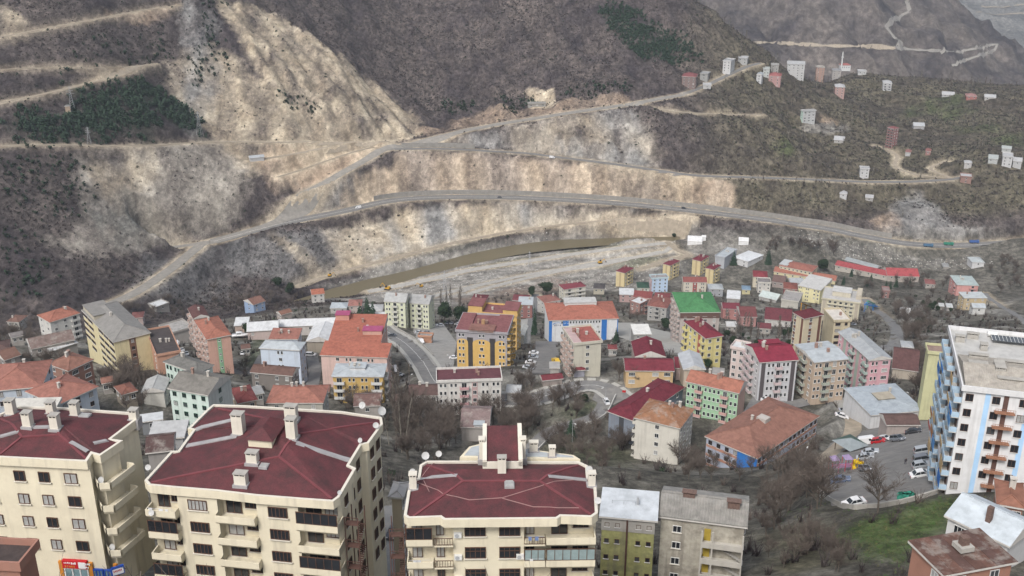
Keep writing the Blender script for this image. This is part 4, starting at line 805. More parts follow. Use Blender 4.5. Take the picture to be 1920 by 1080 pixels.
bld('white_annex', 'white house with light roof below the tan house', (1824,577),(1848,576),(1823,568), 5, 'gablex', TIN, 'metal', (.52,.52,.50), 'w', ch=0, cat='house')
bld('riverside_hut', 'small white hut by the river at the right', (1823,492),(1845,490),(1842,480), 6, 'hip', (.42,.46,.46), 'metal', (.55,.55,.55), 'w', ch=0, cat='hut')
bld('tent_roof_hut', 'grey roofed hut left of the white riverside hut', (1768,500),(1780,500),(1780,493), 3, 'hip', (.3,.3,.29), 'metal', (.3,.28,.25), ch=0, cat='hut')
# ---- nearer rows
bld('pink_white_block', 'white apartment block with pink balconies and flat maroon roof', (818,717),(942,712),(943,688), 13.5, 'flat', (.14,.045,.055), wc=(.60,.575,.53), F='p p b sw p p', Rr='w .', bc=(.55,.28,.29), pc=(.50,.33,.31), ch=3)
bld('low_white_house', 'low white house with a long brown tile roof behind the bare poplars', (765,742),(821,742),(821,720), 4, 'gablex', (.13,.075,.065), wc=(.52,.51,.48), F='w w W w', ch=2, cat='house')
bld('orange_bungalow', 'bungalow with a salmon orange hipped roof', (498,756),(606,757),(608,723), 5, 'hip', (.36,.135,.09), wc=(.40,.38,.32), F='w . w', ch=3, cat='house')
bld('red_lean_to', 'small red roofed house beside the mint apartment block', (445,757),(482,746),(438,727), 6, 'hip', (.24,.05,.055), wc=(.42,.30,.2), F='. w', ch=2, cat='house')
bld('mint_rear_block', 'rear mint green block with dark shutters and grey roof', (305,678),(368,701),(400,684), 11, 'hip', (.165,.16,.145), wc=(.52,.64,.57), F='p p p p', Rr='.', fr='g', ch=1)
bld('mint_front_block', 'front mint green block with grey gable roof and balconies', (313,728),(391,741),(438,705), 12, 'gablex', (.20,.185,.16), wc=(.52,.64,.57), F='w w w w', Rr='. w .', fr='g', rcw=(.54,.56,.52), rise=2.4, ch=2)
bld('cream_barn', 'cream gabled barn at the foot of the yellow block', (264,736),(307,739),(306,714), 4, 'gabley', (.42,.42,.40), 'metal', (.52,.50,.44), '. .', ch=0, cat='barn')
bld('terracotta_wing', 'terracotta roofed house wing at the left edge of the picture', (-30,735),(72,743),(52,694), 7.5, 'hip', (.34,.125,.08), wc=(.42,.48,.55), F='. w . T . T', fr='b', ch=1, cat='house')
bld('terracotta_house', 'blue grey house with a terracotta roof behind the left cream block', (107,760),(174,720),(62,727), 7.5, 'hip', (.345,.125,.08), wc=(.42,.48,.55), F='w T w', fr='b', ch=1, cat='house')
bld('pale_roof_house', 'house with a cream metal roof directly behind the left cream block', (8,769),(104,767),(110,749), 8, 'shed', (.58,.55,.48), 'metal', (.5,.48,.42), ch=0, rise=.6, cat='house')
bld('small_red_house', 'small house with a red brown roof among the bare trees', (228,741),(254,727),(226,721), 4.5, 'hip', (.24,.09,.06), wc=(.36,.30,.22), F='w w', ch=0, cat='house')
bld('white_tin_shed', 'shed with a white tin roof beside the left cream block', (262,792),(306,787),(300,777), 4, 'shed', (.52,.54,.54), 'metal', (.20,.21,.22), 'w', ch=0, rise=.3, cat='shed')
bld('pale_tin_shed', 'wide pale tin roof between the two left cream blocks', (276,824),(345,822),(350,792), 4, 'shed', (.46,.46,.45), 'metal', (.3,.3,.3), ch=0, rise=.5, cat='shed')
bld('brown_tin_house', 'brown patched roof house between the two left cream blocks', (272,850),(326,848),(322,814), 4, 'gablex', (.10,.055,.05), 'rust', (.28,.26,.24), ch=0, cat='house')
bld('patched_tin_house', 'shack with rusty roof and one light sheet below the white block', (862,801),(918,803),(922,762), 5, 'gablex', (.22,.15,.14), 'rust', (.34,.31,.28), ch=0, cat='shack', extra=rbox(.48,.8,.0,.48,.2,.9,(.5,.5,.5),'roof_sheet',(TIN,'metal')))
bld('rust_tin_house', 'rusty tin roofed houses behind the yellow orange block', (662,762),(714,763),(712,738), 3.5, 'gablex', (.17,.09,.075), 'rust', (.34,.3,.28), 'w', ch=0, cat='shack')
bld('blue_tin_depot', 'depot with a broad light blue metal roof beside the white tower', (1633,779),(1733,768),(1584,727), 5, 'hip', (.36,.41,.45), 'metal', (.56,.56,.56), '. .', L='. .', rise=.9, ch=1, cat='warehouse', extra=rbox(.35,.65,.4,.62,.7,1.0,(.45,.38,.28),'roof_strip',((.42,.36,.26),'metal')))
bld('brown_bungalow', 'brown roofed bungalow in front of the light blue depot', (1662,797),(1722,790),(1720,768), 4, 'gablex', (.14,.075,.06), wc=(.36,.30,.27), ch=0, cat='house')
bld('brick_bungalow', 'dark brick bungalow behind the pink apartment block', (1672,690),(1722,704),(1706,660), 4.5, 'gablex', (.13,.06,.055), wc=(.42,.36,.28), ch=0, cat='house')
bld('narrow_yellow_house', 'narrow yellow green building just left of the white tower', (1739,662),(1772,664),(1769,648), 15, 'flat', (.3,.2,.16), wc=(.50,.49,.24), F='. . . .', ch=0, s=330)
bld('beige_side_house', 'beige building with tin roof left of the centre cream block', (727,932),(756,936),(760,912), 15, 'hip', (.42,.40,.38), 'metal', (.50,.41,.27), '. .', ch=0)
bld('orange_brick_house', 'orange brick house with tile roof at the right edge', (1868,945),(1925,952),(1925,905), 6, 'hip', (.30,.12,.07), wc=(.36,.17,.11), F='w w', ch=1, cat='house')
bld('flat_brick_house', 'brick house with dark flat roof in the bottom left corner', (-70,1062),(40,1066),(81,1024), 9, 'flat', (.075,.055,.05), wc=(.34,.15,.10), F='', Rr='. .', ch=0, cat='house')
# ---- small infill houses
bld('riverside_house', 'small house with a light blue tin roof near the river left of the cedars', (618,578),(650,580),(648,569), 4, 'hip', (.40,.45,.48), 'metal', (.40,.38,.35), 'w w', ch=0, cat='house')
bld('riverside_house', 'small reddish house behind the light blue tin roof', (652,574),(678,575),(676,563), 5, 'hip', (.34,.14,.11), wc=(.44,.36,.32), F='w w', ch=0, cat='house')
bld('riverside_house', 'small house with a rounded white roof left of the pale green blocks', (690,584),(717,585),(715,572), 4.5, 'hip', (.50,.50,.49), 'metal', (.40,.38,.36), 'w', ch=0, cat='house')
bld('low_white_hall', 'low white roof behind the three cedars', (696,598),(722,598),(720,588), 3.5, 'shed', WHT, 'metal', (.4,.38,.36), ch=0, cat='shed')
bld('dark_cottage', 'dark cottage with an orange patch of roof at the left edge', (8,676),(38,664),(-10,660), 4, 'gablex', (.20,.10,.07), wc=(.26,.22,.20), F='w', ch=0, cat='house')
bld('dark_cottage', 'dark roofed cottage above the terracotta house at the left edge', (-20,660),(18,652),(-10,640), 5, 'hip', (.13,.075,.06), wc=(.30,.26,.24), F='w w', ch=0, cat='house')
bld('red_cottage', 'red cottage behind the long yellow block', (245,597),(268,597),(266,586), 5, 'hip', (.20,.07,.06), wc=(.40,.30,.27), F='w', ch=0, cat='house')
bld('white_roof_hut', 'hut with a white roof right of the white block with pink balconies', (948,736),(976,738),(978,722), 4, 'gablex', (.46,.47,.47), 'metal', (.40,.38,.35), 'w', ch=0, cat='hut')
bld('pale_shed', 'pale roofed long shed between the grey orange block and the cypress', (967,628),(983,631),(986,612), 5, 'gabley', (.42,.42,.38), 'metal', (.45,.44,.38), '', ch=0, cat='shed')
bld('orange_wall_hut', 'low orange walled hut beside the paved yard', (783,631),(810,633),(810,628), 3, 'flat', (.30,.28,.26), wc=(.46,.22,.12), F='', ch=0, cat='hut')
bld('small_yellow_hut', 'tiny yellow hut with a blue roof left of the small white block', (1391,543),(1408,544),(1407,536), 4, 'hip', (.16,.26,.36), 'metal', (.52,.46,.22), 'w', ch=0, cat='hut')
bld('brick_ruin', 'ruined brick house on the slope right of the hotel', (1655,546),(1669,546),(1670,538), 6, 'flat', (.3,.22,.2), wc=(.30,.15,.13), F='w', ch=0, cat='house')
bld('tin_hut', 'left of two tin huts on the slope below the pink villa', (1761,574),(1771,574),(1771,569), 3, 'shed', (.48,.49,.48), 'metal', (.3,.28,.26), ch=0, cat='hut')
bld('tin_hut', 'right of two tin huts on the slope below the pink villa', (1775,576),(1787,576),(1787,570), 3, 'shed', (.48,.50,.50), 'metal', (.3,.28,.26), ch=0, cat='hut')
bld('brown_long_house', 'long house with a brown roof above the row of maroon roofs', (1447,528),(1470,534),(1468,520), 5, 'gablex', (.17,.10,.085), wc=(.34,.28,.25), F='w w', ch=0, cat='house')
bld('white_patched_roof', 'patched white roof below the yellow school wing', (1520,532),(1552,537),(1545,523), 4, 'gablex', (.42,.43,.42), 'metal', (.34,.3,.28), ch=0, cat='shed')
bld('concrete_wall_house', 'house with a blank pale wall below the brick red house', (1464,562),(1496,571),(1494,552), 6, 'flat', (.34,.32,.30), wc=(.46,.44,.38), F='', ch=0, cat='house')
bld('garden_house', 'small pale house behind the stall with the maroon roof', (1030,690),(1050,690),(1050,680), 3, 'shed', (.36,.35,.33), 'metal', (.36,.34,.31), ch=0, cat='hut')
bld('corner_shop', 'low red roofed lean to at the corner of the maroon houses', (1266,690),(1279,689),(1279,672), 5, 'shed', (.20,.03,.045), wc=(.4,.3,.27), ch=0, cat='house')
# ---- sheds and cottages squeezed between the blocks
bld('red_roof_shed', 'low shed with a rusty red roof left of the yellow orange block', (596, 735),(617, 736),(618, 722), 3.5, 'gablex', (0.24, 0.1, 0.08), 'rust', (.38,.35,.31), 'w w', ch=0, cat='shed')
bld('grey_shed', 'grey roofed shed below the stone row', (470, 742),(497, 738),(486, 727), 3, 'shed', (0.3, 0.3, 0.29), 'metal', (.38,.35,.31), 'w w', ch=0, cat='shed')
bld('brown_shed', 'brown roofed shed between the salmon block and the light blue building', (452, 655),(470, 653),(468, 644), 3, 'gablex', (0.17, 0.09, 0.07), 'tile', (.38,.35,.31), 'w w', ch=0, cat='shed')
bld('rust_shed', 'rusty shed right of the low white house', (738, 752),(760, 753),(758, 740), 3, 'gablex', (0.2, 0.11, 0.09), 'rust', (.38,.35,.31), 'w w', ch=0, cat='shed')
bld('white_shed', 'white roofed shed in front of the paved yard', (870, 712),(890, 713),(889, 704), 3, 'shed', (0.5, 0.5, 0.49), 'metal', (.38,.35,.31), 'w w', ch=0, cat='shed')
bld('red_shed', 'small red roof behind the cream block with round balconies', (1140, 655),(1158, 655),(1157, 646), 3.5, 'hip', (0.22, 0.05, 0.05), 'tile', (.38,.35,.31), 'w w', ch=0, cat='shed')
bld('grey_cottage', 'grey roofed cottage above the green apartment block', (1335, 700),(1358, 702),(1360, 690), 4, 'gablex', (0.28, 0.27, 0.26), 'metal', (.38,.35,.31), 'w w', ch=0, cat='house')
bld('brown_cottage', 'brown roofed cottage left of the light blue depot', (1540, 735),(1566, 733),(1562, 722), 3.5, 'gablex', (0.16, 0.085, 0.07), 'tile', (.38,.35,.31), 'w w', ch=0, cat='house')
bld('tin_cottage', 'tin roofed cottage on the slope right of the pink apartments', (1690, 650),(1714, 652),(1712, 640), 4, 'hip', (0.36, 0.38, 0.38), 'metal', (.38,.35,.31), 'w w', ch=0, cat='house')
bld('tin_cottage', 'second tin roofed cottage higher on the wooded slope', (1688, 585),(1708, 586),(1707, 577), 3.5, 'gablex', (0.44, 0.44, 0.43), 'metal', (.38,.35,.31), 'w w', ch=0, cat='house')
bld('red_cottage', 'red cottage among the trees right of the long red roofs', (1735, 532),(1755, 533),(1754, 524), 4, 'hip', (0.26, 0.09, 0.08), 'tile', (.38,.35,.31), 'w w', ch=0, cat='house')
bld('orange_cottage', 'orange roofed cottage between the terracotta houses and the sheds', (190, 720),(214, 717),(208, 706), 4, 'gablex', (0.28, 0.12, 0.08), 'tile', (.38,.35,.31), 'w w', ch=0, cat='house')
bld('grey_cottage', 'grey cottage just above the long rusty shed', (20, 634),(46, 630),(38, 622), 4, 'gablex', (0.2, 0.18, 0.17), 'tile', (.38,.35,.31), 'w w', ch=0, cat='house')
bld('maroon_cottage', 'maroon cottage between the green roofed block and the striped block', (1420, 615),(1446, 617),(1446, 606), 4, 'gablex', (0.17, 0.04, 0.05), 'tile', (.38,.35,.31), 'w w', ch=0, cat='house')
bld('white_cottage', 'white roofed cottage behind the yellow crimson roofed block', (1362, 612),(1384, 612),(1383, 602), 4, 'gablex', (0.48, 0.48, 0.47), 'metal', (.38,.35,.31), 'w w', ch=0, cat='house')
bld('pale_garage', 'pale flat garage beside the small car park', (1055, 668),(1070, 668),(1069, 660), 3, 'flat', (0.4, 0.4, 0.38), 'metal', (.38,.35,.31), 'w w', ch=0, cat='shed')
# ---- houses on the hill
HILL = [('mint_hill_block', 'white and mint apartment block standing alone on the hill', (1506,209),(1532,208),(1495,207), 13, 'flat', (.3,.29,.28), (.56,.57,.56), 'W W W', 'w', (.42,.60,.50)),
 ('brick_tower', 'unfinished red brick tower on the hillside', (1677,242),(1695,242),(1657,240), 21, 'hip', (.30,.09,.09), (.34,.13,.12), 'w w', 'B B', (.26,.19,.17)),
 ('small_white_block', 'small white three storey block beside the hillside road', (1613,316),(1631,316),(1632,312), 9, 'flat', (.4,.4,.4), (.60,.60,.60), 'w w', '', None),
 ('brick_hill_house', 'unfinished brick building left of the hill road', (1278,143),(1306,144),(1312,138), 9, 'hip', (.27,.08,.08), (.26,.18,.16), 'w w w', '', None),
 ('grey_hill_house', 'grey building beside the unfinished brick one on the hill', (1312,138),(1328,139),(1334,135), 6, 'flat', (.4,.4,.4), (.38,.38,.36), 'w', '', None),
 ('white_hill_house', 'small white house below the unfinished brick building', (1318,160),(1334,160),(1336,156), 4, 'flat', (.5,.5,.5), (.55,.55,.54), 'w', '', None),
 ('white_hill_block', 'tall white block left of the hill road', (1355,114),(1370,116),(1375,111), 12, 'flat', (.4,.4,.4), (.62,.62,.61), 'w w', '', None),
 ('flat_hill_house', 'long flat roofed house at the crest of the hill road', (1383,109),(1402,110),(1405,106), 3.5, 'flat', (.5,.5,.5), (.45,.45,.44), 'w w', '', None),
 ('white_gable_house', 'white gabled house on the slope below the crest', (1418,140),(1429,141),(1431,137), 6, 'gabley', (.42,.46,.47), (.60,.60,.59), 'w', '', None),
 ('green_white_house', 'white house with pale green top beside the gabled one', (1431,129),(1444,129),(1445,126), 8, 'flat', (.4,.45,.42), (.56,.60,.57), 'w w', '', None),
 ('pink_hill_house', 'pink house with red roof on the crest', (1441,142),(1465,143),(1468,138), 6, 'hip', (.40,.12,.11), (.52,.28,.26), 'w w', '', None),
 ('crest_house', 'grey house at the bend of the hill road', (1446,122),(1461,122),(1463,119), 7, 'flat', (.4,.4,.38), (.40,.38,.35), 'w w', '', None),
 ('long_white_school', 'long white building on the crest of the hill', (1476,120),(1510,121),(1511,117), 7, 'gablex', (.45,.46,.46), (.58,.58,.57), 'w w w w', '', None),
 ('tan_crest_house', 'tan house between the long white building and the mosque', (1531,126),(1547,126),(1548,123), 5, 'hip', (.40,.36,.3), (.5,.3,.22), 'w w', '', None),
 ('grey_crest_house', 'grey roofed house below the mosque', (1561,132),(1578,132),(1579,129), 5, 'hip', (.3,.3,.3), (.45,.42,.38), 'w w', '', None),
 ('red_white_house', 'white house with stepped pale roof and red walls on the slope', (1566,163),(1585,163),(1587,158), 8, 'hip', (.5,.5,.5), (.50,.30,.26), 'w w', '', None),
 ('flat_crest_house', 'white house right of the mosque', (1609,134),(1625,134),(1626,131), 5, 'flat', (.5,.5,.5), (.58,.58,.57), 'w w', '', None),
 ('white_balcony_house', 'white house with balconies among the hill orchards', (1656,156),(1673,156),(1675,151), 9, 'hip', (.5,.5,.5), (.60,.60,.59), 'b b', '', None),
 ('red_far_house', 'red walled house at the far right of the plateau', (1812,180),(1832,180),(1834,176), 6, 'hip', (.4,.2,.18), (.46,.16,.13), 'w w', '', None),
 ('white_far_house', 'low white houses left of the red house on the plateau', (1766,177),(1790,178),(1792,174), 4, 'gablex', (.5,.5,.5), (.5,.5,.5), 'w w', '', None),
 ('pale_far_house', 'pale houses right of the red house on the plateau', (1846,182),(1868,183),(1868,179), 5, 'gablex', (.5,.5,.5), (.5,.48,.45), 'w w', '', None),
 ('white_cluster_house', 'tallest white house of the cluster at the right edge', (1880,293),(1900,294),(1903,287), 10, 'flat', (.5,.5,.5), (.60,.60,.60), 'w w', '', None),
 ('white_cluster_house', 'left white house of the cluster at the right edge', (1853,297),(1872,298),(1875,292), 6, 'gablex', (.42,.46,.44), (.50,.52,.50), 'w w', '', None),
 ('white_cluster_house', 'low white house at the right end of the cluster', (1899,302),(1917,303),(1920,297), 6, 'gablex', (.5,.5,.5), (.52,.52,.52), 'w', '', None),
 ('white_cluster_house', 'white house up behind the cluster at the right edge', (1878,278),(1897,279),(1900,275), 4, 'gablex', (.42,.46,.44), (.48,.5,.48), 'w', '', None),
 ('white_lane_house', 'white house beside the dirt lane', (1808,305),(1823,305),(1827,301), 7, 'hip', (.5,.5,.5), (.52,.5,.48), 'w', '', None),
 ('brick_lane_house', 'brick house with pale roof at the end of the lane', (1801,331),(1823,332),(1825,326), 6, 'flat', (.5,.5,.5), (.36,.2,.16), 'w', '', None),
 ('lane_cottage', 'cottage with reddish roof inside the loop of the lane', (1697,285),(1708,286),(1710,281), 5, 'hip', (.36,.16,.14), (.5,.5,.5), 'w', '', None),
 ('lane_cottage', 'red cottage right of the brick tower', (1735,283),(1746,284),(1747,279), 5, 'hip', (.34,.13,.11), (.4,.2,.17), 'w', '', None),
 ('slope_hut', 'white hut on the slope above the main road', (1574,363),(1589,364),(1590,358), 5, 'hip', (.5,.5,.5), (.6,.6,.6), 'w', '', None),
 ('slope_hut', 'grey hut right of the white hut above the main road', (1622,370),(1638,371),(1640,366), 3.5, 'gablex', (.45,.45,.45), (.45,.43,.4), 'w', '', None),
 ('orchard_hut', 'hut with pale roof in the terraced orchard', (1563,262),(1583,264),(1584,258), 4, 'gablex', (.5,.5,.5), (.45,.43,.4), 'w', '', None),
 ('plateau_shed', 'long pale shed in the green field', (1713,236),(1734,236),(1735,231), 4, 'gablex', (.5,.52,.53), (.4,.4,.4), '', '', None),
 ('pump_house', 'small tan hut with grey roof beside the pine wood', (120,199),(131,199),(132,197), 6, 'hip', (.2,.2,.19), (.45,.33,.22), '', '', None),
 ('site_office', 'long low shed with a pale roof on the quarry terrace', (468,297),(496,294),(495,290), 4, 'gablex', (.45,.48,.50), (.5,.5,.5), '', '', None),
 ('unfinished_frame', 'pale concrete building frame beside the gravel road', (990,195),(1024,194),(1024,191), 5, 'flat', (.35,.34,.31), (.36,.34,.30), 'W W W', '', None)]
for nm, lb, A_, B_, C_, h_, rf, rc_, wc_, F_, L_, lc_ in HILL:
    wc_ = tuple(q*.80 for q in wc_); rc_ = tuple(q*.85 for q in rc_); bld(nm, lb, A_, B_, C_, h_, rf, rc_, 'metal' if rc_[0] == rc_[1] or rc_[1] > .28 else 'tile', wc_, F_, L_, lc=lc_, ch=0, cat='building' if h_ > 7 else 'house', maxd=16)
# mosque with its minaret
p = at(1585, 131); mq = empty('mosque', p); tag(mq, 'small white mosque with a red roof and slender minaret on the crest', 'mosque')
wq = wallm((.62,.62,.60)); b = MB(); b.box(-8, 8, 0, 10, -2, 7); b.build('wall', wq, mq); roof_build(mq, 'hip', 17, 11, 7.2, 2.6, (.40,.12,.10), 'tile', x0=-8.5, y0=-.5)
b = MB(); b.tube((-7, -1, -2), (-7, -1, 20), 1.3, 1.1, 10); b.tube((-7, -1, 20), (-7, -1, 20.8), 1.9, 1.9, 10); b.tube((-7, -1, 20.8), (-7, -1, 25), .9, .8, 10); b.tube((-7, -1, 25), (-7, -1, 30), 1.0, .05, 10); b.build('minaret', wq, mq)
for k in range(4): o = link('window', win_mesh(1.2, 1.9, 'w', 0), mq); o.location = (-5 + k*3.4, -.06, 4)
# ------------------------------------------------------------------ foreground apartment blocks
cream = mat('cream_render', (.60,.545,.415), .9, .07, .4, streak=.30, spec=.2, stain=(.50,.44,.33), stain_amt=.3)
trim = mat('cream_parapet', (.56,.525,.45), .85, .06, .8, streak=.15)
burg = bpy.data.materials.new('burgundy_roof_sheets'); burg.use_nodes = True
N, L = nodes_of(burg); pb = N['Principled BSDF']; pb.inputs['Roughness'].default_value = .75; pb.inputs['Specular IOR Level'].default_value = .25
tc = N.new('ShaderNodeTexCoord'); n1 = N.new('ShaderNodeTexNoise'); n1.inputs['Scale'].default_value = .5; n1.inputs['Detail'].default_value = 8; n1.inputs['Roughness'].default_value = .72; L.new(tc.outputs['Object'], n1.inputs['Vector'])
cr = N.new('ShaderNodeValToRGB'); cr.color_ramp.elements[0].position = .34; cr.color_ramp.elements[0].color = (.056,.027,.028,1); cr.color_ramp.elements[1].position = .68; cr.color_ramp.elements[1].color = (.122,.035,.040,1); L.new(n1.outputs[0], cr.inputs[0])
n2 = N.new('ShaderNodeTexNoise'); n2.inputs['Scale'].default_value = 9; n2.inputs['Detail'].default_value = 3; L.new(tc.outputs['Object'], n2.inputs['Vector'])
r_ = N.new('ShaderNodeMapRange'); r_.inputs[1].default_value = .3; r_.inputs[2].default_value = .7; r_.inputs[3].default_value = .78; r_.inputs[4].default_value = 1.2; L.new(n2.outputs[0], r_.inputs[0])
ml = N.new('ShaderNodeVectorMath'); ml.operation = 'SCALE'; L.new(cr.outputs[0], ml.inputs[0]); L.new(r_.outputs[0], ml.inputs['Scale']); L.new(ml.outputs[0], pb.inputs['Base Color'])
wv = N.new('ShaderNodeTexWave'); wv.inputs['Scale'].default_value = 5.5; wv.bands_direction = 'X'; L.new(tc.outputs['Object'], wv.inputs['Vector']); bp = N.new('ShaderNodeBump'); bp.inputs['Strength'].default_value = .35; bp.inputs['Distance'].default_value = .05; L.new(wv.outputs[1], bp.inputs['Height']); L.new(bp.outputs[0], pb.inputs['Normal'])
ridgecap = mat('burgundy_ridge_cap', (.150,.044,.050), .7, .15, 1.0); flash = mat('lead_flashing', (.29,.28,.28), .6, .15, 1.0)
steel = mat('rusty_steel', (.085,.045,.035), .75, .25, 2.0); dishm = mat('dish_grey', (.40,.40,.39), .5, .08)
metalg = mat('grey_paint_metal', (.32,.33,.34), .5, .1); acm = mat('ac_white', (.58,.58,.56), .5, .08)
def offset_poly(P_, d):
    n_ = len(P_); ar = sum(P_[i][0]*P_[(i+1) % n_][1] - P_[(i+1) % n_][0]*P_[i][1] for i in range(n_)); sg = 1 if ar > 0 else -1; out = []
    for i in range(n_):
        a = Vector(P_[i-1]); b_ = Vector(P_[i]); c = Vector(P_[(i+1) % n_]); e1 = (b_ - a).normalized(); e2 = (c - b_).normalized()
        n1_ = Vector((-e1.y, e1.x))*sg; n2_ = Vector((-e2.y, e2.x))*sg; m = (n1_ + n2_); k = m.dot(n1_)
        m = m/max(k, .35); out.append(tuple(b_ + m*d))
    return out
NW = {}
def nwin(root, w, h, bars=1, fr='b', gi=0, mid=False):
    k = (round(w, 2), round(h, 2), bars, fr, mid)
    if k not in NW:
        t = .07; b = MB(); b.box(-w/2, w/2, -.09, .02, -h/2, -h/2 + t); b.box(-w/2, w/2, -.09, .02, h/2 - t, h/2); b.box(-w/2, -w/2 + t, -.085, .02, -h/2 + t, h/2 - t); b.box(w/2 - t, w/2, -.085, .02, -h/2 + t, h/2 - t)
        for q in range(bars): x = -w/2 + w*(q+1)/(bars+1); b.box(x - .035, x + .035, -.08, -.01, -h/2 + t, h/2 - t)
        if mid: b.box(-w/2 + t, w/2 - t, -.078, -.012, h*.14, h*.14 + .06)
        f = b.mesh('window', FRM[fr]); p = MB(); p.face([(-w/2 + .05, -.03, -h/2 + .05), (w/2 - .05, -.03, -h/2 + .05), (w/2 - .05, -.03, h/2 - .05), (-w/2 + .05, -.03, h/2 - .05)])
        s = MB(); s.box(-w/2 - .12, w/2 + .12, -.2, .02, -h/2 - .09, -h/2 - .003); NW[k] = (f, [p.mesh('pane', g_) for g_ in GL], s.mesh('sill', trim))
    f, pp, s = NW[k]; o = link('window', f, root); link('pane', pp[gi], o); link('sill', s, o); return o
dm_ = MB(); nr, na = 4, 14
for i in range(nr + 1):
    for k in range(na): r0 = .5*i/nr; t = 2*math.pi*k/na; dm_.v.append((r0*math.cos(t), -.5*r0*r0*.9, r0*math.sin(t)))
for i in range(nr):
    for k in range(na): q = (k+1) % na; dm_.f.append((i*na+k, i*na+q, (i+1)*na+q, (i+1)*na+k)); dm_.m.append(0)
dm_.tube((0, 0, -.5), (0, -.45, 0), .012, .012, 4); dm_.box(-.04, .04, -.5, -.4, -.04, .04); dm_.tube((0, .02, 0), (0, .12, -.75), .03, .03, 5)
DISH = dm_.mesh('satellite_dish', dishm); DISH.polygons.foreach_set('use_smooth', [True]*len(DISH.polygons))
def dish(root, loc, az=0, sc=1.0, tilt=.55):
    o = link('satellite_dish', DISH, root); o.location = loc; o.rotation_euler = (-tilt, 0, az); o.scale = (sc*.62,)*3; return o
CH = {}
def big_chimney(roof, loc, sx=.9, sy=.7, h=1.3, cap=None):
    b = MB(); b.box(-sx/2, sx/2, -sy/2, sy/2, -1.2, h); b.box(-sx/2 + .06, sx/2 - .06, -sy/2 + .06, sy/2 - .06, h, h + .22, 1)
    for q in (-1, 0, 1): b.box(q*(sx/2 - .05) - .05, q*(sx/2 - .05) + .05, -sy/2, sy/2, h + .001, h + .22)
    b.box(-sx/2 - .08, sx/2 + .08, -sy/2 - .08, sy/2 + .08, h + .222, h + .32, 2); b.box(-sx/2 - .18, sx/2 + .18, -sy/2 - .18, sy/2 + .18, -1.2, .10, 3)
    o = b.build('chimney', [trim, glass_d, cap or conc, flash], roof); o.location = loc; return o
